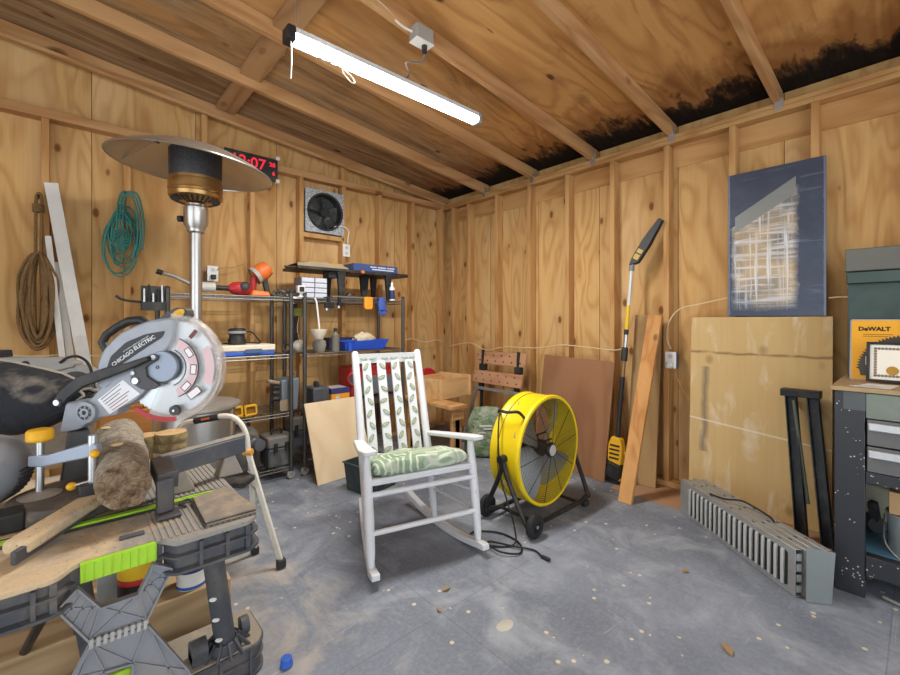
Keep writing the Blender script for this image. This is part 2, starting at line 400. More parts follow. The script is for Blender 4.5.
def rafter(y, w=.038, ties=True):
    o = trim(slab(B(), XL+.12, .075, y-w/2, y+w/2, -.0925, -.001), RAFT)
    if ties:
        for s_ in (1,):
            k = B(); yy = y-w/2-.0015
            k.b2((-.0015, yy-.012, 2.455), (-.0005+.0015, yy+.03, 2.52)).b2((-.001, yy-.0015, 2.47), (.035, yy, 2.56))
            k.build('rafter_tie', GALV, o)
    return o
for i in range(8): rafter(-.603-.61*i)
rafter(.045, .05, False)
trim(slab(B(), XL+.12, .0, -.012, .019, -.112, -.088), RAFT, .002)   # thin rake strip on the gable
for i in range(7):                           # blocking over the roof-sheet joint
    y1 = -.02-.61*i if i == 0 else -.603-.61*(i-1)-.02; y0 = -.603-.61*i+.02
    trim(slab(B(), -2.34, -2.21, y0, y1, -.04, -.002), wood('weathered_blocking', (196, 156, 112), (150, 110, 74), 'y', 6, 1.3))
# ================================================================ CEILING LAMP
BLACK = plain('black_plastic', (34, 35, 38), .5, 0, .2, 20, (96, 90, 80), .25)
WHITE_P = plain('white_plastic', (226, 226, 222), .45, 0, .05)
_A, _E = onz(296, 36, 2.49), onz(472, 121.5, 2.49)
_E.y = _A.y = (_A.y+_E.y)/2
lamp = thing('shop_light', 'long white glowing tube shop light hung under the rafters', 'ceiling light', (_A+_E)/2)
n = N('lamp_diffuser'); n.p.inputs['Emission Color'].default_value = (1, .98, .95, 1); n.p.inputs['Emission Strength'].default_value = 9; n.base((.9, .9, .9)); DIFF = n.fin(.4)
M = basis((_A+_E)/2, (1, 0, 0), (0, 0, 1)); L = (_E-_A).length/2
b = B(); pr = [(-.034, .012), (-.034, -.008), (-.022, -.022), (.022, -.022), (.034, -.008), (.034, .012)]
b.loft([[M @ V((x, y, z)) for y, z in pr] for x in (-L, L)]); b.build('diffuser', DIFF, lamp)
B().b2((-L-.002, -.036, .0125), (L+.002, .036, .036), M).build('housing', plain('lamp_housing', (205, 208, 210), .4), lamp)
B().b2((-L-.04, -.038, -.026), (-L-.0025, .038, .04), M).build('end_cap', BLACK, lamp, .006)
B().b2((L+.0025, -.038, -.026), (L+.03, .038, .04), M).build('end_cap', plain('grey_cap', (150, 150, 150), .5), lamp, .006)
ROPE_W = plain('white_cord', (222, 216, 202), .8)
B().tube([M @ V((-L-.02, -.02, -.03)), M @ V((-L-.018, -.02, -.12)), M @ V((-L-.022, -.021, -.2))], .0028, 6, smooth=4).build('pull_cord', ROPE_W, lamp)
for sx in (-L*.98, L*.9):
    a = M @ V((sx, 0, .04)); B().tube([a, V((a.x, a.y, roof(a.x)-.004))], .0016, 5).build('hanging_wire', GALV, lamp)
ld = bpy.data.lights.new('lamp_light', 'AREA'); ld.shape = 'RECTANGLE'; ld.size = 2*L; ld.size_y = .05; ld.energy = LAMP_W; ld.color = (1, .96, .9)
lo_ = bpy.data.objects.new('lamp_light', ld); COL.objects.link(lo_); lo_.parent = lamp; lo_.location = (0, 0, -.028)
# ================================================================ FOREGROUND: WORK TABLE, SAW, LOG
def offs(P, d):                                   # offset a counter-clockwise outline outwards
    n = len(P); out = []
    for i in range(n):
        a, b, c = V(P[i-1]), V(P[i]), V(P[(i+1) % n])
        e1, e2 = (b-a).normalized(), (c-b).normalized(); n1, n2 = V((e1.y, -e1.x)), V((e2.y, -e2.x))
        m = (n1+n2); m = m.normalized() if m.length > 1e-6 else n1
        out.append(tuple(b + m*d/max(.5, m.dot(n1))))
    return out
def soft(P, r, k=4):                              # round the corners of an outline
    out = []; n = len(P)
    for i in range(n):
        a, b, c = V(P[i-1]), V(P[i]), V(P[(i+1) % n])
        d1, d2 = (a-b), (c-b); q = min(r, d1.length*.45, d2.length*.45)
        p, s_ = b+d1.normalized()*q, b+d2.normalized()*q
        for j in range(k+1):
            t = j/k; out.append(tuple(p*(1-t)**2 + b*2*t*(1-t) + s_*t*t))
    return out
GREYP = plain('charcoal_plastic', (70, 73, 80), .6, 0, .15, 22, (140, 128, 112), .28)
GREYL = plain('mid_grey_plastic', (126, 130, 138), .55, 0, .12, 22, (150, 140, 126), .25)
LIME = plain('lime_green_plastic', (158, 206, 48), .5, 0, .08, 20, (150, 150, 90), .12)
YEL = plain('safety_yellow_plastic', (226, 172, 30), .5, 0, .1, 20, (150, 120, 60), .15)
STEEL = plain('bright_steel', (196, 200, 204), .3, .9, .08, 30)
def dusty(name, a, b, seedx=0.):
    n = N(name); o = n.coord(loc=(seedx, 0, 0)); x, y, z = n.sep(o)
    f = n.noise(o, 7, 6, .5, .65); g = n.noise(o, 130, 3, 0, .7)
    m = n.ramp(n.math('ADD', f, n.math('MULTIPLY_ADD', x, -.9, -.02)), [(.38, 0), (.62, 1)])
    col = n.mix(m, srgb(*a), srgb(*b)); col = n.mix(n.math('MULTIPLY', n.ramp(g, [(.4, 0), (.8, 1)]), .35), col, srgb(134, 124, 110))
    sp = n.n('TexVoronoi'); n.l(o, sp.inputs['Vector']); sp.inputs['Scale'].default_value = 55
    col = n.mix(n.math('MULTIPLY', n.math('LESS_THAN', sp.outputs['Distance'], .16), .5), col, srgb(112, 86, 60))
    n.base(col); n.bump(n.math('ADD', f, g), .35, .004); return n.fin(.9, 0, .15)
DUSTTOP = dusty('sawdust_covered_top', (146, 143, 138), (204, 182, 148))
ZT = .655
X0, X1, Y0, Y1 = -3.405, -2.785, -2.43, -1.64
tb = thing('folding_work_table', 'dusty folding plastic work table with lime green jaw carrying the saw', 'workbench', ((X0+X1)/2, (Y0+Y1)/2, 0))
OUT = soft([(X0, Y0+.03), (X0+.03, Y0), (-3.195, Y0), (-3.162, Y0+.045), (-3.014, Y0+.045), (-2.985, Y0), (X1-.03, Y0), (X1, Y0+.03), (X1, Y1), (X0, Y1)], .014)
B().prism(offs(OUT, -.002), .014, z0=ZT-.014).build('table_top', DUSTTOP, tb, .003)
b = B()
for xx in [-2.80-.0135*i for i in range(17)]: b.b2((xx-.0035, Y0+.03, ZT), (xx+.0035, -2.2, ZT+.0022))
for xx in [-2.80-.0135*i for i in range(22)]: b.b2((xx-.0035, -2.135, ZT), (xx+.0035, -1.8, ZT+.0022))
b.build('ribbed_surface', DUSTTOP, tb)
prof = [(-.004, -.0145), (-.012, -.017), (-.012, -.046), (.002, -.049), (.002, -.055), (-.012, -.058), (-.012, -.09), (.004, -.094), (.004, -.102), (-.014, -.103)]
b = B(); SKO = [[(x, y, ZT+z*.8) for x, y in offs(OUT, d)] for d, z in prof]; i0 = max(range(len(OUT)), key=lambda i: -abs(OUT[i][0]+3.165)-abs(OUT[i][1]-Y0-.045)); i1 = max(range(len(OUT)), key=lambda i: -abs(OUT[i][0]+3.011)-abs(OUT[i][1]-Y0-.045))
b.loft([r_[i1:]+r_[:i0+1] for r_ in SKO], cap=False, closed=False)
for i, (x, y) in enumerate(offs(OUT, -.008)):
    if i % 10 == 2: b.box((x, y, ZT-.046), (.012, .012, .064))
for xx in (-2.87, -2.93, -3.23, -3.3): b.b2((xx-.004, Y0-.001, ZT-.08), (xx+.004, Y0+.02, ZT-.016))
for yy in (-2.3, -2.18, -2.06, -1.94, -1.8): b.b2((X1-.02, yy-.004, ZT-.08), (X1+.001, yy+.004, ZT-.016))
b.build('side_skirt', GREYP, tb)
# lime front strip between the two jaws
ins = [(-3.16, Y0+.04), (-3.016, Y0+.04)]
b = B().b2((-3.158, Y0+.033, ZT-.045), (-3.018, Y0+.044, ZT-.001))
for i in range(9): x = -3.152+.016*i; b.b2((x, Y0+.031, ZT-.043), (x+.003, Y0+.034, ZT-.004))
b.build('jaw_insert', LIME, tb, .002)
B().b2((X0+.05, -2.2, ZT+.0005), (-2.84, -2.14, ZT+.0025)).build('clamp_track', plain('dark_slot', (52, 52, 54), .7, 0, .2, 20, (150, 134, 112), .3), tb)
b = B().b2((X0+.05, -2.182, ZT+.001), (-2.843, -2.162, ZT+.008)); b.b2((-2.93, -2.176, ZT+.008), (-2.85, -2.168, ZT+.011))
b.build('track_slide', LIME, tb, .002)
B().b2((-3.085, -2.335, ZT), (-3.035, -2.318, ZT+.006)).build('slot_cover', GREYP, tb, .002)
# folding X brace under the front
yb = Y0+.035
def q(px, py, y=yb): p = ony(px, py, y); return (p.x, p.z)
def plate(P, M, t=.014, rim=.004): b.prism(P, t, M)
MX = Matrix(((1, 0, 0, 0), (0, 0, -1, yb), (0, 1, 0, 0), (0, 0, 0, 1)))      # outline (x, z) standing at y = yb
def ribs(b, P, n=7, w=.004, t=.018):
    for i in range(len(P)):
        a, c = V((*P[i], 0)), V((*P[(i+1) % len(P)], 0)); b.bar(a+V((0, 0, t/2)), c+V((0, 0, t/2)), w, t, (0, 0, 1), MX)
up = [q(57, 607), q(77, 586), q(100, 605), q(138, 592), q(153, 562), q(171, 566), q(146, 617), q(89, 638)]
lo = [q(90, 642), q(147, 622), q(188, 668), (q(200, 690)[0], .13), (q(130, 690)[0]+.0, .13), q(132, 660), q(104, 668), (q(104, 690)[0], .13), (q(30, 690)[0], .13), q(72, 676)]
for nm, P, diag in (('upper_brace', up, [(0, 2), (2, 7), (3, 6), (3, 5), (2, 6), (3, 7)]), ('lower_brace', lo, [(0, 6), (1, 5), (0, 5), (1, 3), (2, 5), (9, 6), (0, 8)])):
    b = B().prism(P, .008, MX); ribs(b, P)
    for i, j in diag: b.bar(V((*P[i], .006)), V((*P[j], .006)), .0035, .012, (0, 0, 1), MX)
    if nm == 'upper_brace':
        for f in (.25, .5, .75):
            for (i, j, k, l) in ((0, 7, 1, 2), (5, 6, 4, 3)):
                a = V((*P[i], 0)).lerp(V((*P[j], 0)), f); c = V((*P[k], 0)).lerp(V((*P[l], 0)), f); b.bar(a+V((0, 0, .006)), c+V((0, 0, .006)), .0035, .012, (0, 0, 1), MX)
    br = b.build(nm, GREYL, tb)
b = B(); a, c = V((*q(88, 640), .01)), V((*q(148, 619), .01))
b.tube([MX @ a, MX @ c], .006, 8)
for i in range(9):
    t0, t1 = (i+.12)/9, (i+.7)/9; b.bar(a.lerp(c, t0), a.lerp(c, t1), .02, .022, (0, 0, 1), MX)
b.build('brace_hinge', plain('pale_grey_plastic', (168, 168, 168), .55, 0, .1, 20, (110, 104, 96), .25), tb)
p = q(122, 668); B().b2((p[0]-.02, yb+.004, .14), (p[0]+.022, yb+.014, p[1]-.01)).build('release_tab', LIME, tb, .002)
# right leg post with white ovals painted as light through its holes, and the foot
lb = onz(225, 640, .13); lm = dp(213, 556, (lb-CAM).dot(V((_s, _c, 0)))-.03); ax = (lm-lb).normalized(); lt = lb+ax*((.638-lb.z)/ax.z); lb2 = lb-ax*((lb.z-.09)/ax.z)
leg = B().cyl(lb2, lt, .031, n=24).build('leg', GREYP, tb)
for t in ((218, 592), (221, 612), (224, 632)):
    p = lb + ax*((lb-CAM).length*0 + (lm-lb).length*((640-t[1])/84.)); w = V((-_s, -_c, -.12)).normalized()
    M = basis(p+w*.0295, (.97, 0, .25), w); B().prism([(x*1.35, y*.72) for x, y in circ(.009, 16)], .003, M).build('hole_light', WHITE_P, leg)
B().cyl((lb.x-.33, lb.y+.25, .09), (lt.x-.33, lt.y+.25, .638), .031, n=20).build('leg', GREYP, tb)
B().cyl((lb.x-.55, lb.y, .09), (lt.x-.55, lt.y, .638), .031, n=20).build('leg', GREYP, tb)
b = B(); FO = soft([(-3.5, -2.14), (-2.70, -2.14), (-2.67, -2.10), (-2.67, -1.93), (-3.5, -1.93)], .03)
b.loft([[(x, y, z) for x, y in offs(FO, d)] for d, z in ((0, .002), (0, .012), (-.008, .015), (-.008, .05), (0, .053), (0, .058), (-.008, .061), (-.008, .09), (0, .092), (0, .1))])
for i in range(9): b.b2((-3.45+.09*i, -2.142, .004), (-3.442+.09*i, -2.13, .096))
b.build('foot_beam', GREYP, tb)
B().prism(offs(FO, -.006), .006, z0=.1).build('foot_top', dusty('sawdust_on_foot', (150, 140, 126), (196, 174, 142)), tb)
b = B(); b.lathe([(.05, .106), (.052, .112), (.042, .135), (.034, .137)], 24, Matrix.Translation((lb.x, lb.y, 0)))
for i in range(12): a = 2*PI*i/12; b.bar((lb.x+.075*math.cos(a), lb.y+.075*math.sin(a), .104), (lb.x+.038*math.cos(a), lb.y+.038*math.sin(a), .14), .006, .012)
b.cyl((lb.x-.10, lb.y-.0, .138), (lb.x-.055, lb.y-.0, .138), .032, n=20); b.b2((lb.x-.10, lb.y-.032, .105), (lb.x-.055, lb.y+.032, .138))
b.cyl((lb.x+.055, lb.y+.03, .134), (lb.x+.08, lb.y+.03, .134), .028, n=20)
b.build('leg_socket', GREYP, tb)
for yy in (-2.26, -1.75): B().b2((X0+.02, yy, .6), (X1-.02, yy+.05, .6395)).build('cross_rail', GREYP, tb)

# -- saw: measured on a plane facing the room's open corner
UU, VV, WW = V((_c, -_s, 0)), V((0, 0, 1)), V((-_s, -_c, 0))
class FR:
    def __init__(s, x, y, d): s.x, s.y, s.k = x, y, d/F; s.M = Matrix((UU, VV, WW)).transposed().to_4x4(); s.M.translation = dp(x, y, d)
    def p(s, x, y): return ((x-s.x)*s.k, -(y-s.y)*s.k)
    def P(s, L): return [s.p(*a) for a in L]
    def q(s, x, y, w=0.): return s.M @ V((*s.p(x, y), w))
f = FR(170, 367, 1.33); k = f.k
SAWG = plain('saw_grey_alloy', (150, 155, 164), .45, .25, .08, 26, (120, 110, 98), .2)
SAWD = plain('saw_dark_grey', (72, 72, 76), .5, .1, .1, 26, (120, 108, 92), .25)
saw = thing('miter_saw', 'large grey miter saw with raised round blade and black dust bag', 'miter saw', (-3.03, -2.0, ZT))
blade = B(); nT = 60
blade.prism([((47.5 if i % 2 else 45.6)*k*math.cos(PI*i/nT), (47.5 if i % 2 else 45.6)*k*math.sin(PI*i/nT)) for i in range(2*nT)], .003, f.M, -.004)
blade.build('blade', plain('brushed_blade_steel', (186, 190, 192), .32, .85, .06, 60), saw)
up_g = soft(f.P([(101, 388), (100, 366), (106, 350), (122, 333), (149, 321), (178, 316.5), (177, 340), (170, 351), (146, 364), (124, 376), (112, 390)])[::-1], .02)
ug = B().prism(up_g, .062, f.M, -.046).build('upper_guard', SAWG, saw, .008, 3)
dec = soft(f.P([(110, 371), (115, 356), (130, 342), (149, 334), (169, 330.5), (166, 337), (152, 346), (128, 362), (113, 372)])[::-1], .008)
B().prism(dec, .001, f.M, .0163).build('decal', plain('black_decal', (48, 50, 56), .5, 0, .05), ug)
def ftext(s, x, y, size, ang, w, mat, par, sx=1., bold=0.):
    M = f.M @ Matrix.Translation((*f.p(x, y), w)) @ Matrix.Rotation(R(ang), 4, 'Z'); return text(s, size, M, mat, par, 'lettering', .0003, 'CENTER', bold, sx)
TXT = plain('pale_lettering', (214, 216, 218), .6, 0, .02)
ftext('CHICAGO', 127, 357.5, .0165, 36, .0178, TXT, ug, 1.05, .0004)
ftext('ELECTRIC', 148.5, 342.5, .0165, 31, .0178, TXT, ug, 1.05, .0004)
ftext('12" SLIDING COMPOUND MITER SAW', 140, 343.6, .0055, 32, .0178, TXT, ug)
# clear lower guard with printed plates
n = N('clear_guard'); n.base((.93, .92, .93)); n.p.inputs['Transmission Weight'].default_value = .75; n.p.inputs['Alpha'].default_value = .42; CLR = n.fin(.18, 0, .5)
lg = B().ring(17*k, 53.5*k, .004, f.M, R(-112), R(86), 48, .010).ring(51.8*k, 53.8*k, .03, f.M, R(-112), R(86), 48, -.016).build('lower_guard', CLR, saw)
PINK = plain('pink_print', (214, 186, 190), .5, 0, .06, 30); PKW = plain('white_print', (232, 228, 230), .5, 0, .04); DKL = plain('print_line', (70, 60, 66), .6)
b = B().ring(22*k, 31*k, .001, f.M, R(-68), R(66), 30, .0145); b.build('warning_ring', PINK, lg)
b = B().ring(30.6*k, 31.6*k, .0012, f.M, R(-68), R(66), 30, .0145).ring(18.4*k, 19.4*k, .0012, f.M, R(-68), R(66), 30, .0145)
b.build('ring_line', DKL, lg)
for a in (-44, -4, 34):
    c = (26.5*k*math.cos(R(a)), 26.5*k*math.sin(R(a)), .0155); m = f.M @ Matrix.Translation(c) @ Matrix.Rotation(R(a), 4, 'Z')
    o = B().prism(rrect(6.2*k, 10*k, .002), .0006, m).build('print_frame', DKL, lg); B().prism(rrect(4.6*k, 8.4*k, .0015), .0004, m, .0007).build('print_plate', PKW, lg)
m = f.M @ Matrix.Translation((*f.p(197, 392), .0148)) @ Matrix.Rotation(R(38), 4, 'Z')
B().prism(rrect(14*k, 7.6*k, .002), .0006, m).build('print_frame', DKL, lg); B().prism(rrect(12.6*k, 6.2*k, .002), .0004, m, .0007).build('print_plate', PKW, lg)
B().ring(38*k, 47*k, .001, f.M, R(-22), R(27), 20, .0145).build('pink_band', PINK, lg)
m = f.M @ Matrix.Translation((*f.p(196, 334), .0148)) @ Matrix.Rotation(R(50), 4, 'Z')
B().prism(rrect(10*k, 4*k, .001), .0006, m).build('red_label', plain('maroon_label', (112, 52, 58), .5), lg)
B().ring(49*k, 53.6*k, .0045, f.M, R(-128), R(-80), 20, .010).build('red_edge', plain('red_guard_edge', (178, 62, 66), .5), lg)
for i in range(5): pass
o = B().lathe([(0, 0), (5*k, 0), (5.2*k, .004), (4.6*k, .014), (2.2*k, .014), (2*k, .011), (0, .011)], 20, f.M @ Matrix.Translation((*f.p(179, 409), .012))).build('guard_roller', SAWD, saw)
B().lathe([(0, .0), (1.5*k, 0), (1.2*k, .004), (0, .004)], 12, f.M @ Matrix.Translation((*f.p(179, 409), .024))).build('roller_bolt', STEEL, o)
o = B().prism(circ(15.5*k, 36), .016, f.M @ Matrix.Translation((*f.p(165.5, 366), 0)), .004).build('arbor_cover', plain('blue_grey_alloy', (140, 150, 166), .4, .3, .06), saw, .003)
B().ring(1*k, 1.8*k, .001, f.M @ Matrix.Translation((*f.p(162, 366.5), 0)), z0=.0205).build('arbor_ring', DKL, o)
dk = soft(f.P([(137, 381), (139, 370), (144, 362), (158, 353), (164, 355), (163, 359), (152, 366), (153, 375), (166, 384), (160, 388), (148, 388)])[::-1], .006)
o = B().prism(dk, .012, f.M, .018).build('arm_plate', SAWD, saw, .002)
for x, y, r in ((143, 379.5, 3.6), (140.5, 372, 2.4), (160.5, 356.5, 2.6)):
    B().lathe([(0, 0), (r*k, 0), (r*k*.9, .005), (r*k*.45, .006), (0, .004)], 16, f.M @ Matrix.Translation((*f.p(x, y), .03))).build('bolt', STEEL, o)
body = soft(f.P([(64, 432), (70, 402), (78, 400), (93, 400), (118, 372), (136, 366), (146, 376), (150, 389), (139, 400), (122, 408), (121, 414), (96, 418), (84, 428)])[::-1], .012)
bd = B().prism(body, .05, f.M, -.034).build('motor_arm', SAWG, saw, .005, 3)
st = f.P([(102, 399), (127, 379), (144, 393), (114, 413)])[::-1]
lab = B().prism(st, .0008, f.M, .0164).build('warning_label', plain('label_white', (226, 228, 232), .5, 0, .03), bd)
for i in range(6):
    a = V((*f.p(104+2.2*i, 400+2.*i), 0)); c = V((*f.p(126+2.6*i+(i % 2)*1.5, 382+2.2*i), 0)); c = a.lerp(c, .92-.12*(i % 3)); a = a.lerp(c, .08)
    B().bar(f.M @ V((a.x, a.y, .0176)), f.M @ V((c.x, c.y, .0176)), .0022, .0005, tuple(WW)).build('text_line', plain('print_red' if i > 3 else 'print_dark', (150, 70, 76) if i > 3 else (96, 88, 100), .6), lab)
hb = f.M @ Matrix.Translation((*f.p(91.5, 411), .016)); b = B().ring(7*k, 10.5*k, .01, hb).ring(2.2*k, 4.4*k, .012, hb)
for i in range(8): a = 2*PI*i/8; b.bar(hb @ V((4*k*math.cos(a), 4*k*math.sin(a), .005)), hb @ V((7.4*k*math.cos(a), 7.4*k*math.sin(a), .005)), .003, .008, tuple(WW))
b.build('pivot_hub', SAWG, bd); B().cyl(hb @ V((0, 0, .002)), hb @ V((0, 0, .009)), 2*k, n=14).build('pivot_bolt', BLACK, bd)
ln = B(); PL = [(70, 402), (77, 392), (92, 380), (118, 371), (140, 364), (158, 357)]; wd = [5, 5.6, 5.6, 5, 3.2, 2.2]
pts = []; 
for i, (x, y) in enumerate(PL):
    a = V(PL[max(0, i-1)]); c = V(PL[min(len(PL)-1, i+1)]); t = (c-a).normalized(); nn = V((-t.y, t.x)); pts.append((V((x, y))+nn*wd[i], V((x, y))-nn*wd[i]))
ln.prism(f.P([tuple(a) for a, _ in pts]+[tuple(c) for _, c in pts[::-1]]), .016, f.M, .032).build('guard_link', BLACK, saw, .003)
B().lathe([(0, 0), (3.2*k, 0), (2.8*k, .006), (0, .007)], 14, f.M @ Matrix.Translation((*f.p(72, 399.5), .049))).build('link_bolt', STEEL, saw)
b = B().tube([f.q(*p_, -.03) for p_ in ((108, 361), (100, 352), (94.5, 343), (99, 335), (110, 327), (122, 321), (134, 320), (143, 325), (146, 330))], [4*k, 4.2*k, 4.2*k, 4.*k, 4.2*k, 4.4*k, 4.4*k, 4*k, 4*k], 12)
b.build('carry_handle', BLACK, saw)
hd = soft(f.P([(143, 327), (158, 317), (174, 307), (184, 309), (185, 316), (179, 322), (160, 327)])[::-1], .006)
o = B().prism(hd, .04, f.M, -.05).build('trigger_handle', SAWD, saw, .006, 3)
B().prism([(x*1.5, y*.9) for x, y in circ(4.4*k, 20)], .004, f.M @ Matrix.Translation((*f.p(177, 313.5), -.0095)) @ Matrix.Rotation(R(28), 4, 'Z')).build('trigger', YEL, o, .001)
# dust bag: soft cone hanging to the left
rings = []
for x, yc, h, d in ((80, 398, 8, .03), (68, 396, 14, .05), (50, 400, 27, .08), (25, 401, 34, .10), (0, 399, 38, .115), (-30, 398, 40, .12), (-60, 398, 34, .11), (-78, 398, 12, .05)):
    rings.append([f.M @ V((f.p(x, 0)[0]+.01*math.sin(5*a_), f.p(0, yc)[1]+h*k*math.sin(a_)*(1+.05*math.sin(3*a_+x)), -.03+d*math.cos(a_)*(1+.06*math.cos(4*a_+x*.1)))) for a_ in [2*PI*i/24 for i in range(24)]])
n = N('black_bag_cloth'); o = n.coord(); q_ = n.ramp(n.noise(o, 9, 5, .8, .6), [(.52, 0), (.78, 1)]); n.base(n.mix(n.math('MULTIPLY', q_, .75), srgb(44, 45, 50), srgb(150, 142, 128))); n.bump(n.noise(o, 14, 3, 1.), .6, .03)
b = B().loft(rings); b.build('dust_bag', n.fin(.85, 0, .2), saw, sub=1)
B().tube([rings[0][i] for i in range(24)], .004, 6, True).tube([r[6] for r in rings[1:7]], .004, 6).build('bag_seam', plain('bag_piping', (160, 152, 138), .8), saw)
# column, turntable, table and miter arm
cb = f.q(76, 430, -.01)
B().hexa([(cb.x+a*.045, cb.y+c*.045, ZT+.03) for a, c in ((-1, -1), (1, -1), (1, 1), (-1, 1))]+[(cb.x+a*.025, cb.y+c*.025, cb.z) for a, c in ((-1, -1), (1, -1), (1, 1), (-1, 1))]).build('column', SAWD, saw, .006)
tc = onz(72, 500, ZT+.02)
B().lathe([(0, .003), (.135, .003), (.14, .012), (.135, .045), (.11, .05), (0, .05)], 40, Matrix.Translation((tc.x, tc.y, ZT))).build('turntable', plain('dusty_dark_alloy', (92, 86, 80), .6, .2, .15, 30, (160, 146, 124), .4), saw, .003)
TABM = plain('dusty_alloy', (142, 138, 132), .6, .2, .12, 30, (176, 160, 136), .4)
b = B(); a0 = onz(14, 549, ZT+.035); a1 = onz(94, 499, ZT+.045); b.bar(a0, a1, .055, .03)
b.build('miter_arm', DUSTTOP, saw, .008); b = B().bar(a0+V((0, -.03, -.01)), a1+V((0, -.03, -.01)), .012, .03); 
b.build('arm_rail', SAWD, saw, .003)
# fence to the right of the log
fa, fb = dp(160, 463, 1.27), dp(243, 441, 1.52); fa.z = fb.z = .775
dr = (fb-fa).normalized(); fe = V((dr.y, -dr.x, 0))
B().bar(fa-V((0, 0, .028)), fb-V((0, 0, .028)), .034, .058).build('fence', plain('fence_grey', (84, 88, 98), .5, .1, .1, 20, (150, 140, 124), .22), saw, .005)
B().bar(fa+V((0, 0, .004)), fb+V((0, 0, .004)), .028, .006).build('fence_top', TABM, saw, .002)
for t in (.2, .8):
    p = fa.lerp(fb, t); B().hexa([(p.x+a*.04, p.y+c*.03, ZT+.003) for a, c in ((-1, -1), (1, -1), (1, 1), (-1, 1))]+[(p.x+a*.016, p.y+c*.013, .722) for a, c in ((-1, -1), (1, -1), (1, 1), (-1, 1))]).build('fence_foot', TABM, saw, .004)
p1 = onz(165, 516, ZT+.004)
b = B().b2((p1.x-.022, p1.y-.03, ZT+.003), (p1.x+.035, p1.y+.03, ZT+.012)).b2((p1.x-.018, p1.y+.0, ZT+.012), (p1.x+.022, p1.y+.03, ZT+.10)); b.bar((p1.x+.01, p1.y+.02, ZT+.09), fa-V((0, 0, .015)), .05, .045)
b.build('fence_bracket', SAWD, saw, .004)
# work clamp of the saw
CL = plain('clamp_blue_grey', (150, 160, 176), .4, .3, .06); g = FR(60, 460, 1.17); kk = g.k
cp = thing('hold_down_clamp', 'grey hold-down clamp with yellow knob standing left of the log', 'clamp', g.q(40, 496))
o = B().lathe([(0, 0), (9*kk, 0), (11*kk, .006), (11*kk, .026), (9*kk, .033), (0, .034)], 12, g.M @ Matrix.Translation((*g.p(40, 441), 0)) @ Matrix.Rotation(-PI/2, 4, 'X')).build('knob', YEL, cp, .002)
B().cyl(g.q(40, 492), g.q(40, 441), 3.3*kk, n=14).build('screw', STEEL, cp)
B().lathe([(0, 0), (16*kk, 0), (17*kk, .004), (5*kk, .014), (0, .014)], 24, Matrix.Translation(g.q(40, 496))).build('pressure_foot', plain('worn_foot', (168, 160, 148), .5, .4), cp)
B().prism(soft(g.P([(31, 466), (31, 455), (50, 454), (88, 443), (99, 443), (100, 452), (90, 457), (60, 463), (46, 466)])[::-1], .006), .022, g.M, -.011).build('clamp_arm', CL, cp, .004, 3)
B().cyl(g.q(93, 484), g.q(93, 435), 4*kk, n=14).build('post', STEEL, cp)
B().ball(g.q(99, 452, .014), 4.2*kk, (1, 1.2, 1)).build('lock_knob', YEL, cp)
o = B().cyl(g.q(80, 483, .02), g.q(97, 479, .0), 1.5*kk, n=10).build('lock_screw', STEEL, cp)
B().ball(g.q(78, 483.5, .02), 4*kk, (1.1, 1, 1)).build('screw_knob', YEL, o)
pb = g.q(93, 484); B().b2((pb.x-.03, pb.y-.025, ZT+.052), (pb.x+.03, pb.y+.025, pb.z+.006)).build('clamp_base', BLACK, cp, .004)
# motor of the saw at the left edge
g2 = FR(0, 475, 1.12); mm = g2.M @ Matrix.Translation((*g2.p(-30, 478), 0)) @ Matrix.Rotation(R(18), 4, 'Y')
mt = B().lathe([(0, -.1), (.085, -.1), (.092, -.09), (.092, .03), (.08, .055), (.03, .06), (0, .06)], 32, mm).build('motor', SAWG, saw, .003)
b = B()
for i in range(26): a = -PI+PI*i/25; b.bar(mm @ V((.0935*math.cos(a), .0935*math.sin(a), -.085)), mm @ V((.0935*math.cos(a), .0935*math.sin(a), -.02)), .004, .006)
b.build('motor_vents', SAWD, mt)
p = onz(6, 532, ZT+.003); B().b2((p.x-.03, p.y-.02, ZT+.003), (p.x+.035, p.y+.05, ZT+.05)).build('motor_foot', BLACK, saw, .005)

# -- the log on the saw
n = N('log_bark'); o = n.coord(); f1 = n.noise(o, 60, 7, .5, .75); f2 = n.noise(o, 7, 4)
col = n.mix(n.ramp(f1, [(.3, 0), (.62, 1)]), srgb(104, 94, 82), srgb(210, 200, 182)); col = n.mix(n.math('MULTIPLY', n.ramp(f2, [(.55, 0), (.75, 1)]), .5), col, srgb(206, 194, 172)); n.base(col); n.bump(f1, .9, .02); BARK = n.fin(.95, 0, .1)
n = N('log_end'); o = n.coord(); f1 = n.noise(o, 45, 7, .5, .8); n.base(n.ramp(f1, [(.3, srgb(52, 38, 28)), (.48, srgb(150, 126, 102)), (.68, srgb(206, 186, 158))])); n.bump(f1, 1., .02); LEND = n.fin(.95, 0, .1)
la, lbk = dp(125, 486, 1.10), dp(118, 441, 1.52); la.z = lbk.z = .762; lx = (lbk-la).normalized(); lu = V((lx.y, -lx.x, 0)); lv = V((0, 0, 1))
from mathutils import noise as mn
def lring(t, rs=1., push=0.):
    c = la.lerp(lbk, t); return [c + lx*push + (lu*math.cos(a)+lv*math.sin(a))*(.060+.012*t)*rs*(1+.10*mn.noise(V((math.cos(a)*1.3, math.sin(a)*1.3, t*4)))+.035*mn.noise(V((math.cos(a)*6, math.sin(a)*6, t*16)))) for a in [2*PI*i/36 for i in range(36)]]
lg_ = thing('log', 'rough barked log lying in the saw with its broken end forward', 'log', (la+lbk)/2-V((0, 0, .075)))
B().loft([lring(i/26) for i in range(27)]).build('bark', BARK, lg_)
def erng(rs, push): return [p + lx*(-.012*mn.noise(p*40)-.004) for p in lring(0, rs, push)]
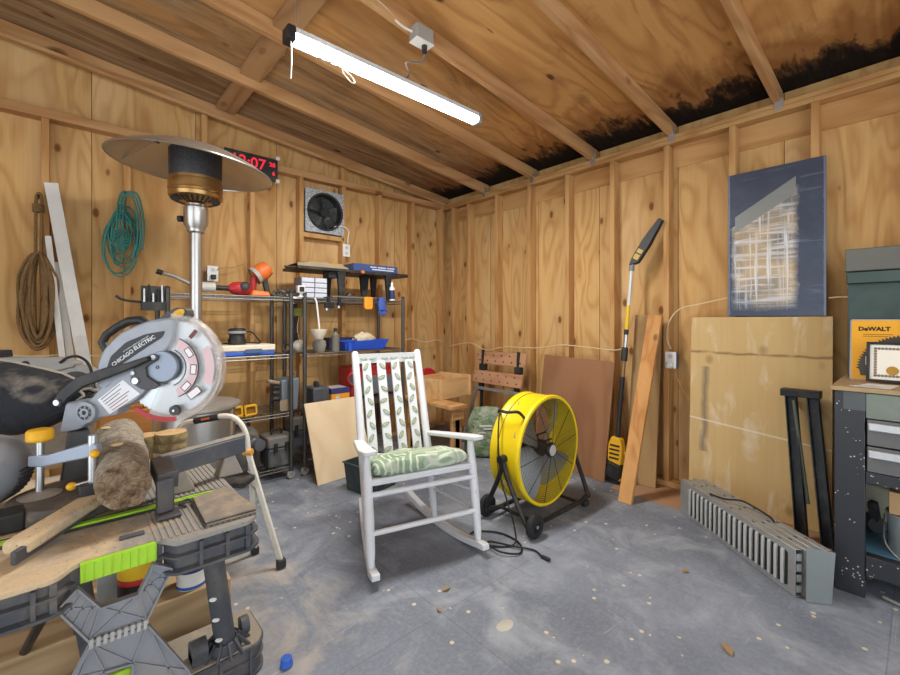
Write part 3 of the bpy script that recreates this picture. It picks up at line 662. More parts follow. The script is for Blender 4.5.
B().loft([lring(0, 1.004, .004), erng(.98, -.004), erng(.7, -.008), erng(.4, -.002), erng(.12, -.004)]).build('broken_end', LEND, lg_)
for t, a, s_ in ((.3, 100, .013), (.85, 120, .012)):
    c = la.lerp(lbk, t)+(lu*math.cos(R(a))+lv*math.sin(R(a)))*.071
    B().ball(c, s_, (1.2, 1, .45)).build('branch_scar', plain('fresh_wood', (212, 182, 140), .8), lg_)

# -- other things on the table
def sheet(b, pts, z, t):       # four-sided slab from floor points
    b.hexa([(p.x, p.y, z) for p in pts]+[(p.x, p.y, z+t) for p in pts]); return b
W4 = [onz(*p_, ZT+.004) for p_ in ((205, 527), (192, 502), (228, 490), (258, 512))]
wl = thing('folded_wallet', 'dusty grey folded cloth wallet lying on the table corner', 'wallet', (W4[0]+W4[2])/2)
WM_ = plain('dusty_canvas', (128, 120, 110), .9, 0, .15, 40, (178, 160, 132), .4)
sheet(B(), W4, ZT+.003, .006).build('back_cover', WM_, wl, .003)
W5 = [a.lerp((W4[0]+W4[2])/2, .02) for a in W4]; sheet(B(), W5, ZT+.011, .007).build('front_cover', WM_, wl, .003)
B().tube([W4[0]+V((.002, 0, .003)), W4[1]+V((-.003, 0, .006)), W4[1]+V((-.03, .0, .004)), W4[1]+V((-.02, -.03, .002))], .003, 6, smooth=4).build('cord_loop', plain('dark_cord', (70, 66, 62), .8), wl)
SLB = plain('slice_bark', (120, 104, 72), .9, 0, .35, 60, (196, 180, 130), .4); SLT = wood('slice_face', (216, 186, 142), (186, 150, 104), 'z', 4, 6, knots=0)
def slice_(px, py, z, r, h, lab):
    c = onz(px, py, z); t = thing('wood_slice', lab, 'wood slice', (c.x, c.y, z), 0, 'wood slices on the work table'); M = Matrix.Translation((c.x, c.y, z))
    B().lathe([(r*.96, 0), (r*1.02, h*.3), (r, h*.9), (r*.97, h)], 26, M).build('bark_rim', SLB, t); B().lathe([(0, .0005), (r*.96, .0005), (r*.96, h+.001), (0, h+.001)], 26, M).build('cut_face', SLT, t)
sz = ZT+.003
slice_(170, 450, sz, .056, .034, 'lower wood slice of the stack right behind the log')
cc = onz(170, 450, sz)
pz = P2 = None
def slice_at(c, z, r, h, lab):
    t = thing('wood_slice', lab, 'wood slice', (c.x, c.y, z), 0, 'wood slices on the work table'); M = Matrix.Translation((c.x, c.y, z))
    B().lathe([(r*.96, 0), (r*1.02, h*.3), (r, h*.9), (r*.97, h)], 26, M).build('bark_rim', SLB, t); B().lathe([(0, .0005), (r*.96, .0005), (r*.96, h+.001), (0, h+.001)], 26, M).build('cut_face', SLT, t)
slice_at(cc+V((.004, 0, 0)), sz+.0365, .057, .036, 'top wood slice of the stack, pale sawn face up')
c2 = onz(146, 452, sz); slice_at(c2, sz, .048, .068, 'tall wood slice between the log and the slice stack')
BX = wood('orange_ply', (208, 150, 84), (172, 110, 54), 'x', 5, 2, knots=0)
c = onz(124, 447, sz); cx = thing('small_wooden_box', 'orange-toned plywood box standing behind the log', 'box', (c.x, c.y+.06, sz))
for dx in (-.085, .085): B().b2((c.x+dx-.006, c.y, sz), (c.x+dx+.006, c.y+.12, sz+.15)).build('side_panel', BX, cx, .001)
for dy in (0, .12): B().b2((c.x-.0785, c.y+dy-.005, sz), (c.x+.0785, c.y+dy+.005, sz+.15)).build('front_panel' if dy == 0 else 'back_panel', BX, cx, .001)
B().b2((c.x-.0785, c.y+.0055, sz+.002), (c.x+.0785, c.y+.1145, sz+.01)).build('bottom_panel', BX, cx)
c = onz(48, 470, sz); tag(B().b2((c.x-.15, c.y, sz), (c.x+.08, c.y+.09, sz+.035)).build('scrap_board', wood('pale_board', (222, 190, 138), (190, 150, 98), 'x', 4, 2), None, .002), 'short pale softwood board lying behind the yellow-knobbed clamp', 'board')
# ================================================================ ROCKING CHAIR
WPAINT = plain('white_chair_paint', (214, 217, 222), .5, 0, .035, 10, (190, 186, 176), .12)
LEAF = plain('painted_leaf', (166, 178, 150), .6, 0, .25, 60); LEAFD = plain('painted_leaf_outline', (110, 126, 104), .6, 0, .1, 60)
CHM = at(-1.832, -1.853, 0, R(-15.3))
ch = thing('rocking_chair', 'white wooden rocking chair with green leaves painted on its back slats', 'rocking chair', CHM)
def c3(x, y, z): return CHM @ V((x, y, z))
def rz_(y): return (y-.06)**2/2.6
for sx in (-1, 1):
    b = B(); rg = []
    for i in range(19):
        y = -.26+i*(.76/18); x = sx*(.2825-.135*max(0, (y+.2))/.7); z = rz_(y); h = .036 if 0 < i < 18 else .03
        rg.append([c3(x+a*.019, y, z+q_) for a, q_ in ((-1, .001), (1, .001), (1, h), (-1, h))])
    b.loft(rg); b.build('rocker', WPAINT, ch, .004)
    fx = sx*.2825; b = B()
    pts = [(0, .05), (.02, .06), (.3, .075), (.43, .075), (.5, .06), (.575, .05)]
    P = [c3(fx, -.18, rz_(-.18)+.03), c3(fx, -.172, .12), c3(fx, -.15, .25), c3(fx, -.117, .42), c3(fx, -.103, .5), c3(fx, -.092, .563)]
    b.tube(P, [.015, .021, .0235, .0235, .019, .014], 16); b.build('leg', WPAINT, ch)
    P = [c3(sx*.2, .18, rz_(.18)+.03), c3(sx*.2, .2, .12), c3(sx*.2, .25, .34), c3(sx*.2, .3, .5), c3(sx*.2, .38, .77), c3(sx*.2, .452, .99), c3(sx*.2, .455, 1.0)]
    b = B().tube(P, [.015, .02, .023, .023, .022, .02, .012], 16); b.build('back_post', WPAINT, ch)
    A = [(fx-sx*.03, -.185), (fx+sx*.035, -.185), (fx+sx*.04, -.1), (sx*.245, .31), (sx*.19, .31), (fx-sx*.035, -.08)]
    if sx < 0: A = A[::-1]
    b = B(); v_ = soft(A, .02, 3); b.add([c3(x, y, .564-.16*(y+.15)) for x, y in v_]+[c3(x, y, .586-.16*(y+.15)) for x, y in v_], [tuple(range(len(v_)))[::-1], tuple(range(len(v_), 2*len(v_)))]+[(i, (i+1) % len(v_), len(v_)+(i+1) % len(v_), len(v_)+i) for i in range(len(v_))])
    b.build('arm', WPAINT, ch, .005)
    for z, z2 in ((.2, .2), (.30, .27)):
        B().tube([c3(fx, -.165, z), c3(sx*.205, .21+.04*(z > .25), z2)], .011, 10).build('side_rung', WPAINT, ch)
    B().bar(c3(fx, -.117, .415), c3(sx*.2, .262, .33), .022, .036).build('seat_rail', WPAINT, ch, .004)
for z, r_ in ((.205, .013), (.372, .013)): B().tube([c3(-.28, -.18+.15*max(0, z-.1), z), c3(.28, -.18+.15*max(0, z-.1), z)], r_, 12).build('front_rung', WPAINT, ch)
for z, y in ((.22, .222), (.30, .245)): B().tube([c3(-.2, y, z), c3(.2, y, z)], .011, 10).build('rear_rung', WPAINT, ch)
B().bar(c3(-.28, -.12, .425), c3(.28, -.12, .425), .028, .032).build('front_rail', WPAINT, ch, .005)
b = B()
for i in range(7): t = i/6; b.bar(c3(-.275+.07*t, -.11+.37*t, .420-.09*t), c3(.275-.07*t, -.11+.37*t, .420-.09*t), .055, .012)
b.build('seat_slats', WPAINT, ch, .002)
# back: rails and four painted slats in the leaning plane of the posts
def bk(x, s_, w=0.): # s_ along the back from z .45 to .98
    return c3(x, .27+.182*s_, .37+.615*s_)
def leaf(b, x, s_, ang, ln_=.026, wd=.0105):
    up = (bk(x, 1)-bk(x, 0)).normalized(); rt = (c3(1, 0, 0)-c3(0, 0, 0)); nn = rt.cross(up).normalized()
    if nn.dot(CAM-bk(x, s_)) < 0: nn = -nn
    c = bk(x, s_); d = (up*math.cos(R(ang))+rt*math.sin(R(ang))); e = d.cross(nn)
    for k_, (sc, off, mi) in enumerate(((1., .0105, 2), (.78, .0112, 1))):
        P = [c+nn*off+d*(ln_*sc*math.cos(t))+e*(wd*sc*math.sin(t)*abs(math.sin(t))**.35) for t in [2*PI*i/14 for i in range(14)]]
        b.mat(mi); b.add(P+[p-nn*.0012 for p in P], [tuple(range(14))]+[(i, (i+1) % 14, 14+(i+1) % 14, 14+i) for i in range(14)])
    b.mat(0)
for zs, hh, nm in ((.955, .055, 'top_rail'), (-.0, .05, 'lower_back_rail')):
    b = B(); a, c = bk(-.2, zs), bk(.2, zs); b.bar(a, c, hh, .02, tuple(c3(0, 1, 0)-c3(0, 0, 0)))
    if nm == 'top_rail':
        for i, x in enumerate((-.155, -.09, -.025, .04, .105, .162)): leaf(b, x, zs, 90-14*(1 if i % 2 else -1), .025, .010)
    b.build(nm, [WPAINT, LEAF, LEAFD], ch, 0)
for j, x in enumerate((-.135, -.045, .045, .135)):
    b = B(); up = (bk(x, 1)-bk(x, 0)).normalized(); b.bar(bk(x, .02), bk(x, .93), .052, .014, tuple(c3(0, 1, 0)-c3(0, 0, 0)))
    for i in range(8):
        s_ = .875-.108*i; leaf(b, x+.006*(1 if (i+j) % 2 else -1), s_, (68 if j == 1 else 34)*(-1 if (i+j) % 2 else 1)+(0 if j != 1 else 20*(1 if (i+j) % 2 else 0)), .026, .0108)
    b.build('back_slat', [WPAINT, LEAF, LEAFD], ch)
# cushion
n = N('leaf_print_cushion'); o = n.coord(); x, y, z = n.sep(o)
vo = n.n('TexVoronoi'); vo.feature = 'F1'; n.l(o, vo.inputs['Vector']); vo.inputs['Scale'].default_value = 5.2
cel = n.math('MULTIPLY', n.sep(vo.outputs['Color'])[0], 6.28)
u_ = n.math('ADD', n.math('MULTIPLY', x, n.math('COSINE', cel)), n.math('MULTIPLY', y, n.math('SINE', cel)))
wv = n.math('SINE', n.math('MULTIPLY', n.math('ADD', u_, n.math('MULTIPLY', n.noise(o, 4, 2), .12)), 190.))
ln = n.ramp(wv, [(.35, 0), (.75, 1)])
tone = n.mix(n.noise(o, 5, 3), srgb(108, 132, 112), srgb(156, 176, 146))
big = n.ramp(n.noise(o, 6.5, 2, 1.), [(.52, 0), (.56, 1)])
n.base(n.mix(n.math('MAXIMUM', n.math('MULTIPLY', ln, .62), n.math('MULTIPLY', big, .35)), tone, srgb(226, 228, 212))); n.bump(n.noise(o, 180, 2), .15, .002); CUSH = n.fin(.9, 0, .15)
cu = thing('seat_cushion', 'tufted green and cream leaf-print cushion on the rocking chair seat', 'cushion', CHM @ Matrix.Translation((0, .02, .40)))
rings = []; NU = 36
tu = [(-.14, -.05), (.14, -.05), (0, .05), (-.11, .17), (.11, .17)]
def cush(u, v, top):
    U_, V_ = u*math.sqrt(1-.16*v*v), v*math.sqrt(1-.16*u*u)       # rounded corners
    Y_ = -.155+.425*(V_+1)/2; X_ = U_*(.28-.08*(Y_+.155)/.425)
    e = max(0, (1-abs(u)**7)*(1-abs(v)**7))**.5
    mid = .473-.22*(Y_+.155); h = .058*e+.006*math.sin(X_*38+1)*math.sin(Y_*33)*e
    if top:
        for tx, ty in tu: h -= .022*math.exp(-((X_-tx)**2+(Y_-ty)**2)/.0018)
        z_ = mid+.008+h
    else: z_ = mid+.008-.038*e
    return c3(X_, Y_+.006*math.sin(X_*40)*(1-e), z_)
b = B(); g_ = 30; vs = []; fs = []
for top in (1, 0):
    for i in range(g_+1):
        for j in range(g_+1): vs.append(cush(-1+2*i/g_, -1+2*j/g_, top))
h_ = (g_+1)**2
for t in (0, h_):
    for i in range(g_):
        for j in range(g_): a = t+i*(g_+1)+j; fs.append((a, a+1, a+g_+2, a+g_+1) if t else (a, a+g_+1, a+g_+2, a+1))
b.add(vs, fs); o = b.build('cover', CUSH, cu)
bm = bmesh.new(); bm.from_mesh(o.data); bmesh.ops.remove_doubles(bm, verts=bm.verts, dist=.0015); bmesh.ops.recalc_face_normals(bm, faces=bm.faces); bm.to_mesh(o.data); bm.free()
for i, (tx, ty) in enumerate(tu): B().ball(c3(tx, ty, .473-.22*(ty+.155)+.042), .007, (1, 1, .6)).build('tuft_button', plain('cushion_button', (150, 168, 146), .8), cu)

# ================================================================ DRUM FAN
FM = at(-1.0, -2.105, .395, R(-3), R(90))        # local z points to -Y (the front), local y up
FM = Matrix.Translation((-.985, -2.105, .395)) @ Matrix.Rotation(R(2.5), 4, 'Z') @ Matrix.Rotation(R(90), 4, 'X') @ Matrix.Rotation(R(0), 4, 'Y')
FY = plain('fan_yellow', (236, 206, 24), .35, 0, .05, 8, (180, 150, 40), .1)
DARK = plain('black_steel', (36, 37, 40), .45, .3, .15, 30, (110, 104, 94), .2)
fan = thing('drum_fan', 'large yellow drum fan on a black wheeled frame', 'fan', (-1.0, -2.02, 0))
RO = .326
b = B().lathe([(RO-.012, -.2), (RO+.004, -.2), (RO+.006, -.19), (RO, -.18), (RO, -.03), (RO+.006, -.02), (RO+.008, .0), (RO+.003, .008), (RO-.012, .008), (RO-.014, -.0), (RO-.01, -.03), (RO-.01, -.2)], 64, FM); b.build('drum', FY, fan)
b = B().ring(RO-.003, RO+.0025, .004, FM, z0=-.148, n=64); b.build('drum_band', plain('fan_groove', (120, 104, 20), .5), fan)
for zz, nm in ((.004, 'front_grille'), (-.196, 'rear_grille')):
    b = B(); rr = .05
    while rr < RO-.012:
        b.tube([FM @ V((rr*math.cos(2*PI*i/48), rr*math.sin(2*PI*i/48), zz+.012*(1-rr/RO))) for i in range(48)], .0011, 4, True); rr += .0125
    for i in range(10):
        a = 2*PI*i/10+.12; b.tube([FM @ V((.04*math.cos(a), .04*math.sin(a), zz+.012)), FM @ V(((RO-.004)*math.cos(a), (RO-.004)*math.sin(a), zz-.002))], .0022, 6)
    b.build(nm, plain('grille_wire', (62, 58, 50), .5, .3, .1), fan)
o = B().lathe([(0, .0), (.045, .0), (.047, .01), (.04, .02), (0, .022)], 28, FM).build('hub_badge_ring', DARK, fan)
B().lathe([(0, .0225), (.034, .0225), (.033, .0245), (0, .0245)], 28, FM).build('hub_badge', plain('badge_silver', (196, 200, 204), .4, .3), o)
BLD = plain('fan_blade_metal', (158, 160, 160), .35, .55, .08, 12)
hub = B().cyl(FM @ V((0, 0, -.11)), FM @ V((0, 0, -.045)), .05, n=24).build('blade_hub', DARK, fan)
for k_ in range(4):
    a = 2*PI*k_/4+.55; b = B(); rg = []
    for i in range(9):
        t = i/8; r_ = .045+t*.27; w = .055+.075*math.sin(min(1, t*1.2)*PI*.62); th = R(32-12*t)
        row = []
        for s_, cz in ((-1, 0), (-.5, .006), (0, .009), (.5, .006), (1, 0)):
            d = s_*w; aa = a+.28*t
            ca, sa = math.cos(aa), math.sin(aa); tx, ty = -sa, ca
            row.append((ca*r_+tx*d*math.cos(th), sa*r_+ty*d*math.cos(th), -.078+d*math.sin(th)+cz))
        rg.append(row)
    vs = [FM @ V(p) for row in rg for p in row]+[FM @ V((p[0], p[1], p[2]-.002)) for row in rg for p in row]; n_ = 45; fs = []
    for i in range(8):
        for j in range(4): q0 = i*5+j; fs += [(q0, q0+1, q0+6, q0+5), (n_+q0+5, n_+q0+6, n_+q0+1, n_+q0)]
    for i in range(8): fs += [(i*5, i*5+5, n_+i*5+5, n_+i*5), (i*5+4, n_+i*5+4, n_+i*5+9, i*5+9)]
    for j in range(4): fs += [(j, n_+j, n_+j+1, j+1), (40+j, 41+j, n_+41+j, n_+40+j)]
    b.add(vs, fs); b.build('blade', BLD, fan)
B().lathe([(0, -.185), (.06, -.185), (.075, -.175), (.075, -.12), (.05, -.11), (0, -.11)], 28, FM).build('motor', DARK, fan)
b = B()
for yy in (-.03, .03): b.bar(FM @ V((-RO+.012, yy, -.182)), FM @ V((RO-.012, yy, -.182)), .012, .004, tuple(FM.to_3x3() @ V((0, 0, 1))))
b.build('motor_bracket', DARK, fan)
# switch box seen through the grille
B().prism(soft([(-.2, -.05), (-.06, -.09), (-.08, .03), (-.16, .09)], .02), .05, FM, -.19).build('switch_box', DARK, fan)
def fl(x, y, z): return FM @ V((x, y, z))
FR_ = .014
cx = -.985; xa, xb = cx-.295, cx+.29; z0 = .045
for sx, xx in ((-1, xa), (1, xb)):
    px_ = cx+sx*(RO+.02); b = B()
    for yy in (-2.19, -1.9):
        b.tube([(px_, -2.03, .385), (px_-sx*.0, -2.03+(yy+2.03)*.25, .28), (xx if sx > 0 else xx-.05, yy, .08), (xx if sx > 0 else xx-.02, yy, z0+.02), (xx-sx*.06, yy, z0)], FR_, 10, smooth=5)
    b.build('yoke', DARK, fan)
for yy in (-2.19, -1.9): B().tube([(xa+.0, yy, z0), (xb-.04, yy, z0)], FR_, 10).build('base_tube', DARK, fan)
for xx in (xa+.07, xb-.1): B().tube([(xx, -2.19, z0), (xx, -1.9, z0)], .01, 8).build('cross_tube', DARK, fan)
for yy in (-2.19, -1.9): B().b2((xb-.05, yy-.018, .002), (xb-.0, yy+.018, .04)).build('rubber_foot', BLACK, fan, .006)
for sx in (-1, 1):
    a = fl(sx*(RO+.002), 0, -.09); o = B().cyl(a, a+V((sx*.045, 0, 0)), .022, n=16).build('tilt_knob', DARK, fan)
RUB = plain('tyre_rubber', (30, 30, 32), .7, 0, .1)
for yy in (-2.222, -1.868):
    M = Matrix.Translation((xa-.01, yy, .066)) @ Matrix.Rotation(R(90), 4, 'X')
    w = B().lathe([(.03, -.016), (.055, -.018), (.064, -.012), (.066, 0), (.064, .012), (.055, .018), (.03, .016)], 32, M).build('wheel', RUB, fan)
    b = B().lathe([(0, -.012), (.032, -.012), (.034, 0), (.032, .012), (0, .012)], 20, M); 
    for i in range(6): a = PI*i/3; b.bar(M @ V((0, 0, .0135)), M @ V((.045*math.cos(a), .045*math.sin(a), .0135)), .008, .004)
    b.build('wheel_rim', DARK, w); B().cyl(M @ V((0, 0, -.022)), M @ V((0, 0, .022)), .009, n=12).build('axle_cap', STEEL, w)
B().tube([fl(-RO*.72, RO*.70, -.02), fl(-RO*.86, RO*.82, -.03), fl(-RO*.93, RO*.80, -.09), fl(-RO*.93, RO*.80, -.15), fl(-RO*.74, RO*.69, -.19)], .009, 8, smooth=5).build('carry_handle', DARK, fan)
cord = [fl(-RO*.93, RO*.72, -.15), fl(-RO*1.07, .1, -.12), fl(-RO*1.08, -.1, -.1), (xa-.12, -2.12, .2), (xa-.11, -2.16, .08), (xa-.16, -2.2, .012), (xa-.26, -2.12, .008), (xa-.3, -2.02, .008), (xa-.22, -1.96, .008), (xa-.12, -2.06, .008), (xa-.12, -2.2, .008), (xa-.2, -2.27, .008), (xa-.28, -2.2, .02), (xa-.25, -2.1, .02), (xa-.17, -2.22, .012), (xa-.12, -2.3, .008), (xa-.14, -2.36, .008)]
o = B().tube(cord, .0048, 7, smooth=6).build('power_cord', plain('black_cord', (26, 26, 28), .6), fan)
B().bar(cord[-1], V(cord[-1])+V((.0, -.05, .002)), .018, .014).build('plug', BLACK, o, .003)

# ================================================================ CORNER: BENCH, DRAWER BOX, WORK BENCH, BAG
TW = wood('bench_wood', (214, 172, 118), (176, 126, 76), 'x', 6, 2, knots=.4); TWZ = wood('bench_leg_wood', (210, 166, 112), (172, 122, 72), 'z', 6, 2, knots=.4)
p = onz(458, 463, 0); tx, ty, tz = p.x, p.y, .487
tbl = thing('low_wooden_bench', 'low plain softwood bench in the corner, behind the rocking chair', 'bench', (tx-.35, ty+.22, 0))
TX0, TX1, TY0, TY1 = max(tx-.55, -.885), tx+.06, ty-.03, -.36
B().b2((TX0, TY0-.02, tz-.03), (TX1, TY1, tz)).build('bench_top', TW, tbl, .003)
for xx in (TX0+.05, TX1-.1):
    for yy in (TY0+.02, TY1-.08): B().b2((xx, yy, .002), (xx+.075, yy+.04, tz-.031)).build('leg', TWZ, tbl, .003)
for yy in (TY0+.0, TY1-.04): B().b2((TX0+.03, yy, tz-.12), (TX1-.02, yy+.018, tz-.031)).build('apron', TW, tbl, .002)
p = onz(441.5, 400.5, tz); BM = at(p.x, p.y, tz+.0015, R(7))
dr = thing('drawer_box', 'open pale wooden drawer box standing on the low bench', 'drawer', BM)
PW = wood('pale_drawer_wood', (224, 186, 134), (196, 150, 98), 'x', 4, 2, knots=.15)
LX, LY, LZ = .375, .34, .175
for y in (0, LY): B().b2((0, y, 0), (LX, y+.014, LZ), BM).build('side_board', PW, dr, .002)
B().b2((0, .0145, 0), (.013, LY-.0005, LZ), BM).build('end_board', PW, dr, .002)
B().b2((LX+.0005, -.02, -.0), (LX+.02, LY+.034, LZ+.012), BM).build('front_board', PW, dr, .002)
B().b2((.0135, .0145, .012), (LX, LY-.0005, .02), BM).build('bottom_board', PW, dr)
q1 = onz(430, 388, tz); rdx = onz(430, 383, tz)
RED = plain('red_plastic', (176, 34, 42), .4, 0, .1)
m = basis(ony(430, 371, TY1-.06), (1, 0, 0), (0, -1, .12)); zc = m.translation.z; rr = max(.085, .115); m.translation.z = tz+.118; m.translation.y = TY1-.03
tag(B().lathe([(0, -.012), (rr*.8, -.012), (rr, -.006), (rr, .006), (rr*.85, .012), (rr*.8, .006), (0, .006)], 36, m).build('red_disc', RED, None), 'round red disc standing upright behind the wooden drawer box', 'disc')
# folded portable work bench against the right wall
wk = thing('portable_work_bench', 'folded portable work bench with drilled wooden jaws against the right wall', 'workbench', (-.22, -.98, 0))
JW = wood('jaw_board', (196, 152, 118), (160, 112, 80), 'y', 5, 2, knots=0); HOLE = plain('hole_dark', (44, 34, 28), .9)
for (z0_, z1_, x0_, lean) in ((.765, .885, -.15, .02), (.585, .70, -.2, .03)):
    b = B(); b.hexa([(x0_-lean, -1.275, z0_), (x0_-lean+.03, -1.275, z0_), (x0_-lean+.03, -.67, z0_), (x0_-lean, -.67, z0_), (x0_, -1.275, z1_), (x0_+.03, -1.275, z1_), (x0_+.03, -.67, z1_), (x0_, -.67, z1_)])
    o = b.build('jaw', JW, wk, .004)
    for r_ in range(2):
        for i in range(6):
            t = (r_+.6)/2.2; y = -1.22+.1*i+.03*r_; z = z0_+(z1_-z0_)*t; x = x0_-lean*(1-t)
            B().cyl((x-.0012, y, z), (x+.003, y, z), .008, n=12).build('dog_hole', HOLE, o)
for y in (-.76, -1.2):
    B().b2((-.19, y-.03, .70), (-.13, y+.03, .764)).b2((-.21, y-.02, .50), (-.165, y+.02, .585)).build('jaw_screw', BLACK, wk, .004)
    B().bar((-.16, y, .9), (-.21, y, .02), .03, .02, (0, 1, 0)).build('frame_rail', DARK, wk, .003)
GMET = plain('grey_painted_steel', (150, 152, 150), .5, .4, .12, 24, (120, 100, 80), .3)
for y, dy in ((-.74, .1), (-1.22, -.06)): B().bar((-.225, y, .54), (-.33, y+dy, .004), .03, .014, (0, 1, 0)).build('leg', GMET, wk, .002)
B().b2((-.228, -1.26, .52), (-.213, -.69, .548)).build('cross_rail', GMET, wk, .002)
B().b2((-.30, -1.25, .15), (-.285, -.66, .17)).build('step_rail', GMET, wk, .002)
# green bag
n = N('green_bag_plastic'); o = n.coord(); n1 = n.noise(o, 9, 4, 1.); n.base(n.mix(n.ramp(n1, [(.4, 0), (.6, 1)]), srgb(96, 122, 84), srgb(150, 158, 138))); n.bump(n.noise(o, 16, 4, 1.5), .8, .03); GB = n.fin(.35, 0, .5)
bc = onz(484, 459, 0); bg = thing('garden_bag', 'crumpled green plastic sack leaning beside the yellow drum fan', 'bag', (bc.x+.06, bc.y+.06, 0))
rings = []
for i, (z, w, d) in enumerate(((.003, .14, .07), (.03, .165, .085), (.12, .17, .095), (.24, .16, .085), (.33, .135, .06), (.40, .11, .03), (.43, .10, .012))):
    rings.append([V((bc.x+.06+.1*z, bc.y+.06, z)) + UU*(1.1*w*math.cos(a)*(1+.05*math.sin(5*a+i))) + V((_s, _c, 0))*(d*math.sin(a)*(1+.1*math.sin(4*a+i*2))) for a in [2*PI*k_/28 for k_ in range(28)]])
bo = B().loft(rings).build('sack', GB, bg, sub=1)
cc = V((bc.x+.075, bc.y+.06, .25))+WW*.088; WP = plain('faded_white_print', (214, 214, 204), .5, 0, .1)
for i, (x, y, w, h) in enumerate(((.0, .03, .11, .016), (.02, .004, .08, .012), (-.03, -.03, .07, .010))):
    m = Matrix((UU, VV, WW)).transposed().to_4x4(); m.translation = cc+UU*x+VV*y-WW*(.004+abs(x)*.12)
    B().prism(rrect(w, h, .005), .004, m).build('white_print', WP, bo)
# plywood sheets leaning
def leaner(name, P, t, mat, label, cat='board', bev=.002, nrm=None):
    P = [V(p) for p in P]; nn = (P[1]-P[0]).cross(P[3]-P[0]).normalized()
    if nn.dot(CAM-P[0]) > 0: nn = -nn
    return tag(B().add(P+[p+nn*t for p in P], [(0, 1, 2, 3), (7, 6, 5, 4), (0, 4, 5, 1), (1, 5, 6, 2), (2, 6, 7, 3), (3, 7, 4, 0)]).build(name, mat, None, bev), label, cat)
LP = wood('birch_ply', (232, 212, 180), (214, 188, 150), 'z', 3, 1.2, knots=0, streak=.3)
a, c = onz(318, 486, .002), onz(360, 471, .002)
c = a+(V((1, .09, 0)).normalized())*.50
tp = .018
tl, tr = ony(304, 404, -.50), ony(304, 404, -.50)
leaner('plywood_panel', [a, c, V((c.x-.05, -.505, .56)), V((tl.x, -.505, .555))], .012, LP, 'pale clean plywood panel leaning against the shelf rack, left of the rocking chair', 'board')
b = B(); p0 = onz(386, 503, 0)
tote = thing('storage_crate', 'dark teal plastic crate on the floor behind the rocking chair', 'crate', (-1.55, -1.05, 0))
CRT = plain('dark_teal_plastic', (46, 60, 62), .6, 0, .15, 20, (110, 104, 92), .25)
b = B(); q_ = [(-1.71, -1.16), (-1.40, -1.10), (-1.44, -.86), (-1.75, -.92)]
cxm, cym = sum(a_[0] for a_ in q_)/4, sum(a_[1] for a_ in q_)/4
sc = lambda k_, z: [(cxm+(x-cxm)*k_, cym+(y-cym)*k_, z) for x, y in q_]
b.loft([sc(.86, .002), sc(.98, .19), sc(1.04, .192), sc(1.04, .2), sc(.94, .2), sc(.84, .012)]); b.build('tub', CRT, tote, .003)
b = B()
for i in range(6):
    a_ = V((*q_[0], .02)).lerp(V((*q_[1], .02)), (i+.5)/6); d_ = V((0, 0, .16)); b.bar(a_+V((cxm-a_.x, cym-a_.y, 0))*.1, a_+d_+V((cxm-a_.x, cym-a_.y, 0))*.005, .012, .012)
b.build('tub_ribs', CRT, tote)
# ================================================================ RIGHT WALL
BRP = wood('brown_ply', (158, 116, 84), (132, 92, 64), 'z', 4, 1., knots=.1, streak=.3)
leaner('brown_plywood_sheet', [(-.19, -1.40, .002), (-.275, -2.08, .002), (-.05, -2.05, .865), (-.05, -1.40, .885)], .012, BRP, 'reddish brown plywood sheet leaning on the wall behind the yellow fan', 'board')
# pole saw
pb, pt = V((-.215, -2.13, .06)), onx(632, 264, -.06); ax = (pt-pb).normalized()
ps = thing('pole_saw', 'long battery pole saw with yellow housing leaning upright against the wall', 'pole saw', (-.215, -2.13, 0))
def pp(t): return pb.lerp(pt, t)
Lp = (pt-pb).length
B().cyl(pp(.12), pp(.46), .0165, n=16).build('grip_tube', BLACK, ps); B().cyl(pp(.46), pp(.60), .0145, n=16).build('inner_tube', plain('bronze_tube', (140, 112, 70), .4, .5), ps)
B().cyl(pp(.535), pp(.60), .023, n=18).build('lock_collar', BLACK, ps, .003)
B().cyl(pp(.60), pp(.66), .013, n=16).build('silver_sleeve', STEEL, ps); B().cyl(pp(.66), pp(.685), .016, n=16).build('black_ring', BLACK, ps)
B().cyl(pp(.685), pp(.80), .0135, n=16).build('yellow_label', plain('yellow_label', (222, 186, 40), .5), ps); B().cyl(pp(.80), pp(.985), .013, n=16).build('upper_pole', plain('pale_pole', (206, 208, 206), .4, .2), ps)
wv = V((-.95, -.1, .1)).normalized(); hm = basis(pp(.06), ax.cross(wv), wv)       # local y along the pole
hm = Matrix((ax.cross(wv).normalized(), ax, wv.cross(V((0, 0, 0)) ) if False else ax.cross(wv).normalized().cross(ax))).transposed().to_4x4(); hm.translation = pp(.0)
hs = B().prism(soft([(-.045, .10), (.05, .08), (.055, .2), (.035, .27), (-.03, .28), (-.05, .22)], .015), .075, hm, -.035).build('motor_housing', YEL, ps, .008, 3)
for i in range(4): B().b2((-.035, .12+.03*i, .041), (.035, .133+.03*i, .043), hm).build('vent', BLACK, hs)
B().prism(soft([(-.05, -.01), (.04, -.03), (.05, .075), (-.045, .095)], .012), .085, hm, -.04).build('battery', BLACK, ps, .006)
B().tube([hm @ V(p) for p in ((.05, .19, 0), (.085, .12, 0), (.1, .05, 0), (.08, .0, 0), (.03, -.03, 0))], .009, 8, smooth=5).build('hand_guard', YEL, ps)
B().tube([hm @ V(p) for p in ((-.04, -.0, -.03), (-.06, -.05, .0), (0, -.045, .02), (.06, -.05, .0), (.04, -.02, -.03))], .007, 8, smooth=5).build('foot_loop', DARK, ps)
h0 = pp(.985); h1 = onx(661, 219, -.02); d_ = (h1-h0); hu = d_.normalized(); wn = V((-1, 0, 0)); hw = hu.cross(wn).normalized()
hM = Matrix((hu, hw, hu.cross(hw))).transposed().to_4x4(); hM.translation = h0; Lh = d_.length
